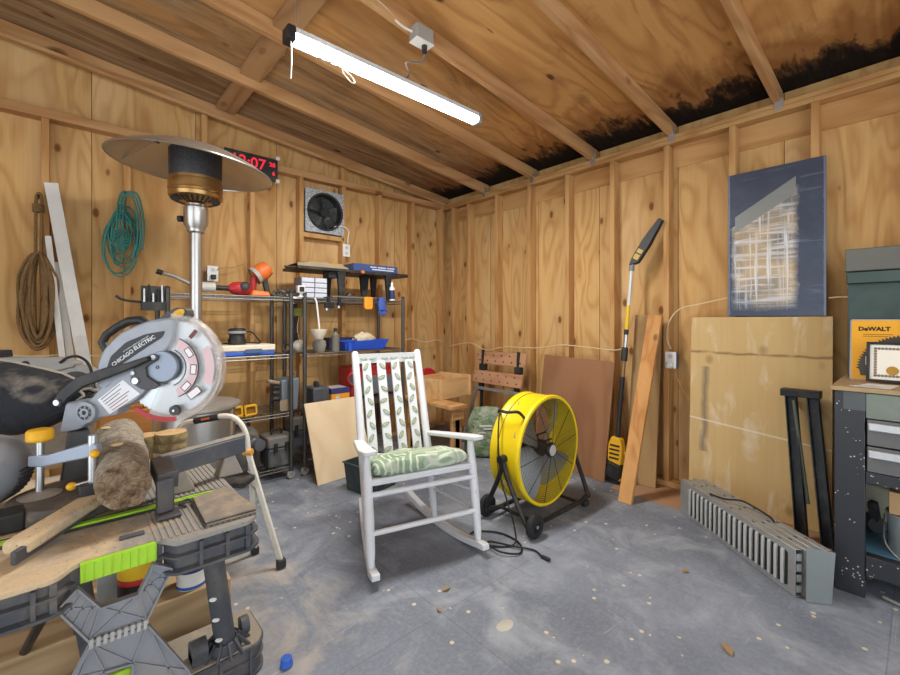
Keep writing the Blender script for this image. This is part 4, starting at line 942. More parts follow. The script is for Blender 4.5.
B().cyl(h0-ax*.03, h0+ax*.025, .019, n=16).build('neck_collar', GREYL, ps)
o = B().prism(soft([(-.0, -.018), (.06, -.03), (Lh*.55, -.032), (Lh, -.012), (Lh, .02), (Lh*.5, .034), (.05, .03)], .012), .045, hM, -.022).build('bar_cover', plain('black_sheath', (38, 40, 46), .5, 0, .15, 20), ps, .006)
for i, (u0, u1) in enumerate(((.06, .10), (.11, .14))):
    B().b2((u0, -.02, -.0245), (u1, .02, -.022), hM).b2((u0, -.02, .023), (u1, .02, .0245), hM).build('gold_label', plain('gold_label', (190, 160, 72), .5), o)
# boards leaning on the wall
GW = wood('greyed_board', (190, 158, 112), (150, 116, 76), 'z', 4, 1.5, knots=.1)
leaner('wide_board', [(-.13, -2.17, .002), (-.10, -2.375, .002), (-.012, -2.385, 1.225), (-.012, -2.19, 1.228)], .018, GW, 'wide dull board leaning on the wall behind the tilted stud', 'board')
PLK = wood('stud_offcut', (214, 164, 104), (178, 120, 66), 'z', 5, 2, knots=.7)
pa, pc = onz(617.5, 501, .002), onz(631, 505, .002); ta, tc_ = onx(648, 314, -.085), onx(662, 316, -.085)
leaner('tilted_plank', [pa, pc, tc_, ta], .03, PLK, 'bright pine plank leaning at a tilt beside the pole saw', 'plank', .003)
# wall outlet with cables
def outlet(M, name, label, group=None):
    t = thing(name, label, 'outlet', M); b = B().prism(rrect(.075, .118, .008), .006, M); b.build('cover_plate', WHITE_P, t, .002)
    for yy in (.027, -.027):
        o = B().prism(rrect(.034, .034, .012), .002, M @ Matrix.Translation((0, yy, .006))).build('socket', plain('socket_white', (206, 204, 198), .4), t)
        for xx in (-.006, .006): B().b2((xx-.0012, yy-.004, .0079), (xx+.0012, yy+.006, .0086), M).build('slot', HOLE, o)
    B().b2((-.034, -.055, -.04), (.034, .055, -.0005), M).build('back_box', plain('blue_box', (90, 110, 150), .6), t)
    return t
p = onx(671, 360, -.0); OM = basis(p+V((-.006, 0, 0)), (0, -1, 0), (-1, 0, 0)); 
o1 = outlet(OM, 'wall_outlet', 'white wall outlet on the stud left of the big stained plywood'); B().b2((-.018, -.05, .009), (.018, -.012, .032), OM).build('plug', WHITE_P, o1, .004)
CAB = plain('cream_cable', (214, 196, 156), .6, 0, .06)
def cable(name, pts, label, r=.0045, mat=None, cat='cable', sm=6): return tag(B().tube(pts, r, 7, smooth=sm).build(name, mat or CAB, None), label, cat)
rx = lambda x, y, v=-.008: onx(x, y, v)
cable('electrical_cable', [rx(449, 346), rx(470, 343), rx(486, 350), rx(505, 347), rx(535, 348), rx(560, 345), rx(585, 347), rx(612, 350, -.014), rx(640, 352, -.04) if False else rx(622, 349, -.008), rx(630, 348, -.008)], 'cream cable sagging along the right wall behind the workbench and fan')
cable('outlet_cable', [rx(671, 349, -.012), rx(667, 338), rx(669, 322), rx(680, 309), rx(700, 304), rx(722, 299), rx(745, 297, -.004) if False else rx(727, 298)], 'cream cable arching from the wall outlet to the blue sheet')
cable('short_wall_cable', [rx(829, 298), rx(838, 297), rx(846, 297), rx(858, 297)], 'short cream cable between the blue sheet and the green metal hutch')
cable('thin_brown_cord', [rx(672, 367, -.03), rx(676, 376), rx(684, 392), rx(691, 405)], 'thin tan cord hanging slantwise below the wall outlet', .003, plain('tan_cord', (170, 128, 80), .7))
# big stained plywood
n = N('stained_plywood'); o = n.coord(); x, y, z = n.sep(o)
base = n.mix(n.noise(n.comb(n.math('MULTIPLY', y, 3.), 0., n.math('MULTIPLY', z, 1.2)), 1, 4, .6), srgb(222, 194, 140), srgb(194, 162, 108))
g1 = n.noise(n.comb(n.math('MULTIPLY', y, 40.), 0., n.math('MULTIPLY', z, 2.)), 1, 4)
base = n.mix(n.math('MULTIPLY', g1, .25), base, srgb(150, 116, 72))
wsp = n.ramp(n.noise(n.comb(n.math('MULTIPLY', y, 9.), 3., n.math('MULTIPLY', z, 3.2)), 1, 5, .5, .6), [(.55, 0), (.7, 1)])
base = n.mix(n.math('MULTIPLY', wsp, .5), base, srgb(232, 222, 204))
def band(v, c0, w, soft_=.5): return n.math('SUBTRACT', 1., n.math('DIVIDE', n.math('ABSOLUTE', n.math('SUBTRACT', v, c0)), w), clamp=True)
wob = n.math('MULTIPLY', n.math('SUBTRACT', n.noise(o, 6, 4), .5), .06)
# blue-black streak near the left edge (y +) and a brown water line near the top, a pale line lower down
sk = n.math('MULTIPLY', band(n.math('ADD', y, wob), .275, .03), n.math('MULTIPLY', n.math('GREATER_THAN', z, .32), n.math('LESS_THAN', z, .88)))
base = n.mix(n.math('MULTIPLY', sk, .62), base, srgb(58, 68, 78))
wl_ = n.math('MULTIPLY', band(n.math('ADD', z, n.math('MULTIPLY', wob, .6)), .975, .012), n.ramp(n.noise(o, 7, 4), [(.36, 0), (.5, 1)]))
base = n.mix(n.math('MULTIPLY', wl_, .7), base, srgb(92, 62, 36))
pl_ = band(n.math('ADD', z, n.math('MULTIPLY', y, -.1)), .5, .008); base = n.mix(n.math('MULTIPLY', pl_, .7), base, srgb(236, 230, 214))
kn = n.n('TexVoronoi'); n.l(n.comb(n.math('MULTIPLY', y, 4.), .7, n.math('MULTIPLY', z, 3.)), kn.inputs['Vector']); kn.inputs['Scale'].default_value = 1
base = n.mix(n.math('MULTIPLY', n.ramp(kn.outputs['Distance'], [(.06, 1), (.14, 0)]), .55), base, srgb(112, 80, 46))
n.base(base); STP = n.fin(.75, 0, .25)
leaner('large_plywood_sheet', [(-.06, -2.575, .002), (-.06, -3.30, .002), (-.012, -3.30, 1.21), (-.012, -2.578, 1.208)], .012, STP, 'large yellowish plywood sheet with stains and a dark streak, leaning on the right wall', 'board')
# blue filmed metal sheet
n = N('blue_scuffed_sheet'); o = n.coord(); x, y, z = n.sep(o)      # y from +.245 (left) to -.245, z 0 to .9
nz = n.noise(o, 5, 5, .4, .6); blue = n.mix(nz, srgb(30, 36, 52), srgb(78, 88, 110))
hs_ = n.noise(n.comb(0., n.math('MULTIPLY', y, 2.5), n.math('MULTIPLY', z, 36.)), 1, 4, .5, .6); vs_ = n.noise(n.comb(0., n.math('MULTIPLY', y, 55.), n.math('MULTIPLY', z, 2.)), 1, 4, .5, .6)
w2 = n.math('MULTIPLY', n.math('SUBTRACT', n.noise(o, 22, 7, .4, .75), .5), .06)
yy = n.math('ADD', y, w2)
def sm(v, a, b): return n.math('DIVIDE', n.math('SUBTRACT', v, a), b-a, clamp=True)
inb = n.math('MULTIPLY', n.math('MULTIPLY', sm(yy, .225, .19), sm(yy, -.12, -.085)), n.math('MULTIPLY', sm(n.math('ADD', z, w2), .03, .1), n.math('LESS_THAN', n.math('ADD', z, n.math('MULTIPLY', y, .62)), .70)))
tan = n.mix(n.ramp(n.noise(o, 5, 4), [(.35, 0), (.65, 1)]), srgb(190, 164, 124), srgb(98, 104, 112))  # tan reflection painted into the sheet colour; the white streaks are scuffs
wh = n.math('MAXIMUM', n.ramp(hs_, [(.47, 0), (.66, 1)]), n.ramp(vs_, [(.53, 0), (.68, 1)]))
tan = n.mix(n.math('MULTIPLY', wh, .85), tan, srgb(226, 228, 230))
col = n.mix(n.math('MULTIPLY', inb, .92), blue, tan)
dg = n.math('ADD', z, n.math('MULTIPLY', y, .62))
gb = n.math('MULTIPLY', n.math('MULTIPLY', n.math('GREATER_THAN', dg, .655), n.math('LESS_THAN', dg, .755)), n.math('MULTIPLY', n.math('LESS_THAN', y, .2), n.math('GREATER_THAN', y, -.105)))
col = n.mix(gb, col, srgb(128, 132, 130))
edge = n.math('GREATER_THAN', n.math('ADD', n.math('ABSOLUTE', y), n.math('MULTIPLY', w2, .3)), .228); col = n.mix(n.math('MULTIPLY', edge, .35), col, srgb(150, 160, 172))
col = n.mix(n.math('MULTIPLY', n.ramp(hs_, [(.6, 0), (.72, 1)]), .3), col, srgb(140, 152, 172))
n.base(col); BLS = n.fin(.32, .25, .5)
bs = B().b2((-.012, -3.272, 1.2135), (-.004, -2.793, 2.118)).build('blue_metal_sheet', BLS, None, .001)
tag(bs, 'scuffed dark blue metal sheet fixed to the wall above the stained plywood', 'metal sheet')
# folded black steel legs
sl = thing('folded_steel_legs', 'pair of black steel channel legs leaning against the stained plywood', 'legs', (-.2, -3.2, 0))
for k_, (y0_, y1_) in enumerate(((-3.13, -3.20), (-3.225, -3.305))):
    t0, b0 = V((-.105, y0_, .785)), V((-.235, y1_, .004)); d_ = (t0-b0).normalized()
    b = B().bar(b0, t0, .012, .055, (0, 1, 0)); b.bar(b0+V((-.02, .022, 0)), t0+V((-.02, .022, 0)), .04, .006, (0, 1, 0)).bar(b0+V((-.02, -.022, 0)), t0+V((-.02, -.022, 0)), .04, .006, (0, 1, 0))
    b.build('leg', DARK, sl, .001)
B().b2((-.165, -3.265, .76), (-.09, -3.09, .80)).build('top_bracket', DARK, sl, .004)
B().tube([(-.155, -3.15, .74), (-.215, -3.22, .2)], .009, 8).build('brace', plain('dull_green_steel', (110, 120, 108), .5, .4), sl)
# stack of slotted steel panels on the floor
A0, A1 = V((-.362, -2.632, 0)), V((-.862, -3.268, 0)); u = (A1-A0).normalized(); nrm = V((-u.y, u.x, 0)); nrm = nrm if nrm.x > 0 else -nrm
GPN = plain('dull_galvanised', (168, 170, 170), .45, .5, .12, 20, (126, 112, 94), .3); SLOT = plain('slot_shadow', (36, 36, 36), .7, .2)
lead = None; Lg = (A1-A0).length; nm_ = ('front steel louvre panel of the floor stack, its slots facing the room', 'second steel louvre panel of the floor stack', 'third steel louvre panel of the floor stack', 'rearmost steel louvre panel of the floor stack, nearest the wall')
for k_ in range(4):
    o0 = A0+nrm*(.038*k_)+u*(.015*(k_ % 2)); M = Matrix((u, V((0, 0, 1)), nrm)).transposed().to_4x4(); M.translation = o0+V((0, 0, .002))
    t = thing('louvre_panel', nm_[k_], 'steel panel', M, 0, 'slotted steel panels on the floor')
    b = B().b2((0, 0, 0), (Lg, .205, .003), M).b2((0, .202, .003), (Lg, .205, .034), M).b2((0, 0, .003), (Lg, .003, .034), M); b.build('sheet', GPN, t, .0015)
    if k_ == 0:
        for i in range(19):
            x = .10+i*(Lg-.16)/18; b = B(); P = [(x-.008, .03), (x+.004, .025), (x+.008, .17), (x+.001, .183), (x-.008, .175)]
            o = B().prism(soft(P, .004), .009, M, -.009).build('louvre', plain('pale_zinc', (206, 208, 208), .3, .35, .1, 30), t, .0035); B().prism(soft([(x+.0055, .025), (x+.021, .03), (x+.023, .172), (x+.0095, .18)], .003), .0015, M, -.0015).build('slot', SLOT, t)
    for i in range(5): B().b2((.1+.15*i, .2052, .012), (.118+.15*i, .2056, .020), M).build('bolt_hole', SLOT, t)
    for i in range(4): B().b2((Lg-.004, .02+.045*i, .006), (Lg, .05+.045*i, .03), M).build('end_tab', GPN, t)
tg = A1+nrm*.17
M = Matrix((nrm, V((0, 0, 1)), -u)).transposed().to_4x4(); M.translation = onz(808, 602, 0)+V((0, 0, .002))
pq = onz(806, 602, .002), onz(832, 605, .002)
leaner('flat_steel_plate', [pq[0], pq[1], V((pq[1].x+.02, pq[1].y-.01, .215)), V((pq[0].x+.02, pq[0].y+.0, .225))], .004, plain('plate_steel', (132, 138, 138), .45, .5, .08, 14), 'small flat galvanised plate standing at the near end of the louvre panels', 'metal plate', .001)
pts = [(A0+u*(Lg*a)+nrm*(b_)+V((0, 0, .213+c_))) for a, b_, c_ in ((.3, .02, .0), (.42, .03, .012), (.5, .07, .03), (.56, .1, .02), (.66, .12, .004), (.72, .1, .004))]
cable('coiled_power_cable', pts, 'short black cord lying across the top of the louvre panels', .005, plain('black_cord', (26, 26, 28), .6), 'cord')
lf = onz(700, 535, 0)

# ================================================================ BLACK TOOL CABINET AND HUTCH
CABM = plain('black_speckled_steel', (44, 46, 52), .42, .2, .12, 30, (100, 100, 96), .12)
n = N('speckled_black_steel'); o = n.coord(); vo = n.n('TexVoronoi'); n.l(o, vo.inputs['Vector']); vo.inputs['Scale'].default_value = 70
sp = n.math('MULTIPLY', n.math('LESS_THAN', vo.outputs['Distance'], .22), n.math('GREATER_THAN', n.noise(o, 9, 3), .56)); n.base(n.mix(sp, srgb(48, 50, 56), srgb(190, 190, 184))); CABM = n.fin(.4, .15, .5)
GRN = plain('steel_green_reflection', (118, 124, 116), .28, .6, .2, 5, (84, 98, 80), .4)  # green reflection painted into the grey steel colour
FXX = -.65; cz = lambda px, py: onx(px, py, FXX).z
CYL, CYR = -3.37, -4.55; CT = .90
cb = thing('tool_cabinet', 'black speckled steel tool cabinet with drawers and an open shelf', 'cabinet', (-.33, -3.96, 0))
B().b2((FXX, CYL-.098, .003), (-.615, CYL, CT-.02)).build('corner_post', CABM, cb, .003)
B().b2((FXX, CYR, .003), (-.615, CYR+.098, CT-.02)).build('corner_post', CABM, cb, .003)
B().b2((-.612, CYL-.014, .1), (-.03, CYL, CT-.02)).build('side_panel', CABM, cb, .002)
B().b2((-.612, CYR, .1), (-.03, CYR+.014, CT-.02)).build('side_panel', CABM, cb, .002)
B().b2((-.055, CYR+.015, .1), (-.03, CYL-.015, CT-.02)).build('back_panel', CABM, cb)
B().b2((FXX-.015, CYR-.01, CT-.019), (-.02, CYL+.012, CT)).build('cabinet_top', plain('worn_wood_top', (176, 150, 112), .7, 0, .15, 12, (120, 112, 100), .4), cb, .003)
z1 = cz(880, 420); B().b2((FXX, CYR+.1, z1), (-.63, CYL-.1, CT-.022)).build('top_rail', GRN, cb, .002)
B().b2((FXX-.002, CYL-.1, z1+.03), (FXX, CYL-.03, CT-.022)).build('corner_reflection', plain('grey_reflection', (84, 88, 88), .35, .5, .15, 8), cb)  # thin grey plate added to paint the reflection at the post top
zd = [(cz(880, 447), cz(880, 421)), (cz(880, 474), cz(880, 448.5))]
for a, c in zd:
    d = B().b2((FXX+.002, CYR+.104, a), (-.1, CYL-.104, c)).build('drawer', plain('drawer_face', (104, 104, 104), .4, .3, .1, 10), cb, .002)
    B().b2((FXX-.014, CYR+.11, c-.045), (FXX+.0015, CYL-.108, c-.012)).build('drawer_pull', plain('aluminium_pull', (196, 200, 202), .35, .5), d, .004)
z2 = zd[1][0]; B().b2((FXX, CYR+.1, z2-.05), (-.6, CYL-.1, z2-.002)).build('middle_rail', CABM, cb, .002)
zb = cz(880, 560); B().b2((FXX, CYR+.1, zb-.085), (-.6, CYL-.1, zb)).build('bottom_rail', CABM, cb, .002)
B().b2((-.598, CYR+.016, zb-.012), (-.06, CYL-.016, zb)).build('shelf', plain('blue_shelf_edge', (92, 140, 168), .5), cb)
zs = cz(880, 497)
# things on the open shelf
sh = zb+.002
def item(name, label, cat, b, mat, bev=.003): return tag(b.build(name, mat, None, bev), label, cat)
t = thing('paint_pail', 'grey pail with a blue and yellow label on the cabinet shelf', 'pail', (-.5, -3.615, sh))
M = Matrix.Translation((-.5, -3.618, sh)); B().lathe([(0, 0), (.085, 0), (.092, .16), (.096, .162), (.096, .172), (.088, .172), (.08, .01), (0, .01)], 28, M).build('body', plain('pail_grey', (150, 160, 166), .4, .1), t)
B().lathe([(.0905, .03), (.0945, .13)], 20, M, R(150), R(230)).lathe([(.0915, .03), (.0955, .13)], 20, M, R(150), R(230)).build('blue_label', plain('label_blue', (52, 92, 172), .5), t)
B().lathe([(.0922, .032), (.0935, .07)], 20, M, R(160), R(225)).lathe([(.093, .032), (.0942, .07)], 20, M, R(160), R(225)).build('yellow_label_strip', plain('label_yellow', (232, 208, 60), .5), t)
B().tube([M @ V((.0, .098, .15)), M @ V((-.11, .09, .06)), M @ V((-.14, .02, .01)), M @ V((-.13, -.06, .05)), M @ V((0, -.098, .15))], .003, 6, smooth=5).build('handle', STEEL, t)
item('cardboard_box', 'tan and maroon carton on top of the grey pail', 'box', B().b2((-.565, -3.72, sh+.174), (-.42, -3.535, sh+.27)), plain('carton_tan', (184, 150, 108), .8))
item('maroon_box', 'small maroon box on the tan carton in the cabinet', 'box', B().b2((-.55, -3.72, sh+.272), (-.43, -3.552, sh+.335)), plain('carton_maroon', (98, 44, 44), .6))
t = thing('power_tool', 'grey corded hand tool lying at the left of the cabinet shelf', 'tool', (-.34, -3.48, sh))
B().cyl((-.36, -3.495, sh+.04), (-.28, -3.45, sh+.04), .038, .03, 18).build('motor_body', plain('tool_grey', (112, 112, 110), .5, .2), t, .004)
B().bar((-.345, -3.485, sh+.06), (-.37, -3.475, sh+.15), .03, .036).build('grip', GREYP, t, .006)
t = thing('cream_bin', 'cream plastic bin behind the tool on the cabinet shelf', 'bin', (-.2, -3.6, sh)); B().b2((-.23, -3.80, sh), (-.1, -3.41, sh+.19)).build('tub', plain('cream_plastic', (212, 204, 178), .6), t, .008); B().b2((-.24, -3.81, sh+.192), (-.09, -3.40, sh+.21)).build('rim', plain('cream_rim', (196, 186, 158), .6), t, .004)
cable('grey_hose', [(-.2, -3.43, sh+.218), (-.3, -3.45, sh+.23), (-.38, -3.49, sh+.28), (-.39, -3.54, sh+.34), (-.3, -3.6, sh+.33), (-.2, -3.66, sh+.219)], 'grey hose curving over the cream bin in the cabinet', .007, plain('hose_grey', (120, 122, 122), .5), 'hose')
cable('floor_cable', [(-.6, -3.52, .012), (-.63, -3.6, .01), (-.66, -3.7, .01), (-.62, -3.85, .01)], 'grey cable on the floor beneath the cabinet', .008, plain('hose_grey', (120, 122, 122), .5))
# hutch
hx, hy = -.30, -3.374
hut = thing('metal_hutch', 'dark green metal hutch with a projecting hood on the cabinet', 'hutch', (-.2, -3.9, CT))
HG = plain('hutch_green', (62, 78, 72), .35, .4, .25, 5, (38, 44, 44), .4)
B().b2((-.235, CYR, CT+.001), (-.22, hy-.004, 1.44)).build('back_board', HG, hut, .002)
B().b2((hx, CYR, 1.43), (-.05, hy, 1.54)).build('hood', plain('hood_grey', (104, 104, 98), .5, .3, .1, 8), hut, .004)
B().b2((hx+.01, CYR, 1.37), (-.236, hy-.004, 1.4285)).build('hood_lip', HG, hut, .004)
B().b2((-.219, hy-.02, CT+.001), (-.05, hy-.004, 1.429)).build('hutch_side', HG, hut, .002)
# saw blade in its yellow card
M = basis(onx(851, 379, -.34)+V((0, 0, 0)), (0, -1, 0), (-1, 0, .16)); M.translation.z = CT+.006
bp = thing('saw_blade_pack', 'yellow carded circular saw blade pack leaning on the hutch', 'packaging', M)
CW, CH = .30, .285
B().prism(rrect(CW, CH, .008, 4, CW/2, CH/2), .004, M).build('card', plain('card_yellow', (232, 168, 36), .5, 0, .05), bp)
B().prism(rrect(CW+.012, CH+.012, .01, 4, CW/2, CH/2), .002, M, -.003).build('clear_tray', plain('clear_edge', (170, 168, 178), .2), bp)
bc_ = (CW*.62, CH*.17); nT = 40; rb = .17
BB = [(bc_[0]+(rb if i % 2 else rb*.93)*math.cos(PI*(1-i/(2*nT-1))), bc_[1]+(rb if i % 2 else rb*.93)*math.sin(PI*(1-i/(2*nT-1)))) for i in range(2*nT)]
BB = [(min(x, CW-.004), y) for x, y in BB]; BB += [(CW-.004, bc_[1]-.03), (bc_[0]-rb*.9, bc_[1]-.03)]
bl = B().prism(BB, .002, M, .0045).build('saw_blade', plain('blade_dark', (70, 66, 60), .4, .5), bp)
B().prism([(bc_[0]+.13*math.cos(PI*(1-i/24)), bc_[1]+.13*math.sin(PI*(1-i/24))) if i < 25 else None for i in range(25)], .0006, M, .0068).build('inner_card', plain('card_yellow', (232, 168, 36), .5, 0, .05), bl)
YT = plain('card_black', (30, 28, 24), .5)
text('DeWALT', .027, M @ Matrix.Translation((.078, CH-.042, .0045)), YT, bp, bold=.0012)
for i, w_ in enumerate((.10, .085)): B().b2((.04, CH-.07-.009*i, .0042), (.04+w_, CH-.0665-.009*i, .0046), M).build('small_print', plain('card_brown', (150, 100, 40), .6), bp)
text('DeWALT', .022, M @ Matrix.Translation((.2, .168, .0078)), YT, bp, bold=.001)
B().b2((.05, .07, .0068), (.075, .11, .0074), M).build('price_label', WHITE_P, bp)
# framed certificate
M = basis(onx(866, 383, -.42), (0, -1, 0), (-1, 0, .22)); M.translation.z = CT+.005
cf = thing('framed_certificate', 'black-framed certificate with a gold seal leaning on the blade pack', 'picture frame', M)
w_, h_ = .33, .185
b = B(); b.b2((0, 0, 0), (.012, h_, .014), M).b2((w_-.012, 0, 0), (w_, h_, .014), M).b2((.012, 0, 0), (w_-.012, .012, .014), M).b2((.012, h_-.012, 0), (w_-.012, h_, .014), M); b.build('frame', BLACK, cf, .002)
B().b2((.012, .012, .002), (w_-.012, h_-.012, .006), M).build('paper', plain('certificate_paper', (238, 234, 222), .7, 0, .02), cf)
b = B(); bo_ = .03
for i in range(24): x = bo_+i*(w_-2*bo_)/23; b.lathe([(0, .0065), (.0062, .0065), (.0062, .007), (0, .007)], 10, M @ Matrix.Translation((x, bo_, 0))); b.lathe([(0, .0065), (.0062, .0065), (.0062, .007), (0, .007)], 10, M @ Matrix.Translation((x, h_-bo_, 0)))
for i in range(11): y = bo_+i*(h_-2*bo_)/10; b.lathe([(0, .0065), (.0062, .0065), (.0062, .007), (0, .007)], 10, M @ Matrix.Translation((bo_, y, 0)))
b.build('scalloped_border', plain('border_grey', (136, 124, 110), .7), cf)
B().lathe([(0, .0072), (.02, .0072), (.019, .009), (0, .009)], 24, M @ Matrix.Translation((.085, .055, 0))).build('gold_seal', plain('gold_seal', (176, 136, 56), .4, .5), cf)
text('Certificate', .018, M @ Matrix.Translation((.155, .125, .0072)), plain('ink_grey', (110, 104, 98), .7), cf)
for i in range(3): B().b2((.11+.01*i, .095-.014*i, .0062), (.24, .0965-.014*i, .0066), M).build('ruled_line', plain('ink_grey', (110, 104, 98), .7), cf)
# papers
for i, (pts, lab, c_) in enumerate((([(853, 387), (868, 383.5), (899, 386), (890, 391)], 'white papers spread on the cabinet top before the certificate', (226, 222, 214)), ([(846, 388), (872, 385.5), (880, 392), (862, 394)], 'pale sheet at the left front of the cabinet top', (206, 206, 204)))):
    P = [onz(x, y, CT+.002+.003*i) for x, y in pts]; P = [V((max(p.x, FXX+.01), p.y, p.z)) for p in P]
    b = B(); sheet(b, P, CT+.0015+.003*i, .0015); tag(b.build('paper_sheet', plain('paper_%d' % i, c_, .8, 0, .03), None), lab, 'paper')
# ================================================================ WIRE SHELF RACKS ON THE LEFT WALL
RACK = plain('dull_chrome_wire', (128, 128, 126), .4, .7, .15, 30, (96, 84, 70), .3)
POST = plain('dark_rack_post', (84, 84, 82), .45, .6, .15, 30, (96, 84, 70), .3)
LV = (.10, .50, .935, 1.362); SF, SB = -.47, -.06
def wire_rack(x0, x1, label):
    t = thing('wire_shelf_rack', label, 'shelf rack', ((x0+x1)/2, -.27, 0), 0, 'wire shelf racks')
    for x in (x0, x1):
        for y in (SF, SB):
            b = B().cyl((x, y, .066), (x, y, LV[3]+.03), .0155, n=12); b.build('post', POST, t)
            o = B().ball((x, y, LV[3]+.033), .0165, (1, 1, .6), 10).build('post_cap', BLACK, t)
            M = Matrix.Translation((x, y, .033)) @ Matrix.Rotation(R(90), 4, 'X')
            w = B().lathe([(0, -.011), (.026, -.011), (.031, -.006), (.031, .006), (.026, .011), (0, .011)], 18, M).build('caster', plain('caster_grey', (150, 146, 138), .6), t)
            B().b2((x-.014, y-.016, .04), (x+.014, y-.0125, .07)).b2((x-.014, y+.0125, .04), (x+.014, y+.016, .07)).b2((x-.014, y-.016, .064), (x+.014, y+.016, .07)).build('fork', STEEL, w)
    for z in LV:
        b = B()
        for y in (SF, SB):
            for dz in (-.004, -.026): b.tube([(x0, y, z+dz), (x1, y, z+dz)], .0035, 5)
            zz = [((x0+(x1-x0)*i/28), y, z-.004-.022*(i % 2)) for i in range(29)]; b.tube(zz, .002, 4)
        for x in (x0, x1):
            for dz in (-.004, -.026): b.tube([(x, SF, z+dz), (x, SB, z+dz)], .0035, 5)
        k_ = int((x1-x0)/.026)
        for i in range(1, k_): x = x0+(x1-x0)*i/k_; b.tube([(x, SF, z-.002), (x, SB, z-.002)], .0019, 4)
        for i in range(1, 4): y = SF+(SB-SF)*i/4; b.tube([(x0, y, z-.007), (x1, y, z-.007)], .0025, 4)
        b.build('wire_shelf', RACK, t)
    return t
wire_rack(-2.72, -1.94, 'left wire shelf rack, behind the patio heater pole')
wire_rack(-1.835, -.915, 'right wire shelf rack, holding the black router table')
sy = lambda px, py, y: ony(px, py, y)
GR1 = plain('oily_black', (48, 48, 48), .45, .2, .2, 25, (110, 100, 86), .3)
T1 = LV[3]+.001; T2 = LV[2]+.001; T3 = LV[1]+.001; T4 = LV[0]+.001
# --- left rack, top
redm = plain('tool_red', (172, 44, 46), .4, 0, .1, 20); ORG = plain('tool_orange', (222, 112, 48), .45, 0, .1, 20, (120, 84, 60), .2)
y0 = -.33; a = sy(243, 286, y0); t = thing('string_trimmer', 'red-headed string trimmer with a grey shaft lying on the top shelf', 'trimmer', (a.x, y0, T1))
B().loft([[V((a.x+dx+.001*0, y0+r_*math.cos(q_), T1+.055+r_*.95*math.sin(q_))) for q_ in [2*PI*i/20 for i in range(20)]] for dx, r_ in ((-.1, .02), (-.07, .045), (-.02, .054), (.03, .05), (.05, .03))]).build('motor_head', redm, t)
B().lathe([(0, 0), (.03, 0), (.032, .008), (.02, .014), (0, .014)], 20, basis((a.x+.0, y0-.05, T1+.07), (1, 0, 0), (0, -1, .3))).build('spool_cap', BLACK, t)
b1 = sy(205, 287, y0); c1 = sy(163, 273, y0)
B().tube([(a.x-.09, y0, T1+.052), (b1.x, y0, T1+.055)], .018, 12).build('grip', BLACK, t); B().cyl((b1.x-.055, y0, T1+.056), (b1.x+.06, y0, T1+.055), .034, n=16).build('clear_collar', plain('pale_collar', (190, 188, 180), .5), t)
B().tube([(b1.x-.055, y0, T1+.056), (c1.x+.05, y0+.0, c1.z-.012), (c1.x, y0, c1.z)], .013, 10).build('shaft', plain('shaft_grey', (150, 146, 138), .45, .4), t); B().cyl((c1.x-.004, y0, c1.z), (c1.x-.035, y0, c1.z+.01), .017, n=12).build('end_plug', BLACK, t)
y0 = -.2; a = sy(264, 272, y0); t = thing('angle_sander', 'orange and grey power sander standing on the top shelf by the trimmer', 'sander', (a.x, y0, T1))
ax_ = V((.8, 0, .6)).normalized(); cM = basis((a.x-.03, y0, a.z-.01), (0, -1, 0), ax_)
B().lathe([(0, -.05), (.05, -.05), (.066, -.03), (.07, .02), (.06, .07), (.03, .085), (0, .088)], 22, cM).build('body', ORG, t, .002); B().lathe([(.0665, -.055), (.07, -.052), (.07, -.028), (.066, -.024)], 22, cM).build('grey_band', plain('tool_grey_light', (160, 164, 156), .5), t)
B().cyl(cM @ V((0, 0, -.055)), (a.x-.085, y0, T1+.025), .028, .02, 14).build('neck', redm, t); B().b2((a.x-.12, y0-.05, T1), (a.x-.03, y0+.05, T1+.024)).build('shoe', GR1, t, .004); B().bar((a.x+.0, y0, a.z-.04), (a.x+.03, y0, T1+.02), .03, .04).build('handle', GR1, t, .006)
a = sy(259, 291, -.38); item('orange_tool_case', 'flat orange tool body lying on the front of the top shelf', 'tool', B().hexa([(a.x-.07, -.43, T1), (a.x+.07, -.43, T1), (a.x+.07, -.34, T1), (a.x-.07, -.34, T1), (a.x-.05, -.42, T1+.045), (a.x+.06, -.42, T1+.035), (a.x+.06, -.35, T1+.035), (a.x-.05, -.35, T1+.045)]), ORG, .01)
a = sy(285, 290, -.38); b = B()
for i in range(9):
    c = V((a.x-.06+.016*i, -.36+.025*math.sin(i*2.3), T1+.032+.008*math.sin(i*1.7))); m = basis(c, (math.cos(i), math.sin(i), .2), (math.sin(i*1.9), -1, .4*math.cos(i*2))); b.tube([m @ V((.026*math.cos(q_), .019*math.sin(q_), 0)) for q_ in [2*PI*k_/14 for k_ in range(14)]], .0065, 7, True)
tag(b.build('heavy_chain', plain('chain_steel', (104, 102, 98), .4, .7, .2, 30), None), 'heap of heavy steel chain on the top shelf beside the white camera', 'chain')
a = sy(300.5, 290, -.51); t = thing('security_camera', 'small white camera with a square black face at the top of the rack posts', 'camera', (a.x, -.51, T1))
B().b2((a.x-.027, -.535, T1+.03), (a.x+.027, -.49, T1+.085)).build('body', WHITE_P, t, .007, 3); B().b2((a.x-.019, -.5375, T1+.038), (a.x+.019, -.5355, T1+.076)).build('face', BLACK, t, .003)
B().lathe([(0, 0), (.022, 0), (.022, .005), (.008, .01), (.008, .03), (0, .03)], 16, Matrix.Translation((a.x, -.51, T1))).build('stand', WHITE_P, t); B().b2((-1.93, -.4895, T1-.012), (a.x+.02, -.478, T1+.003)).build('clip', WHITE_P, t)
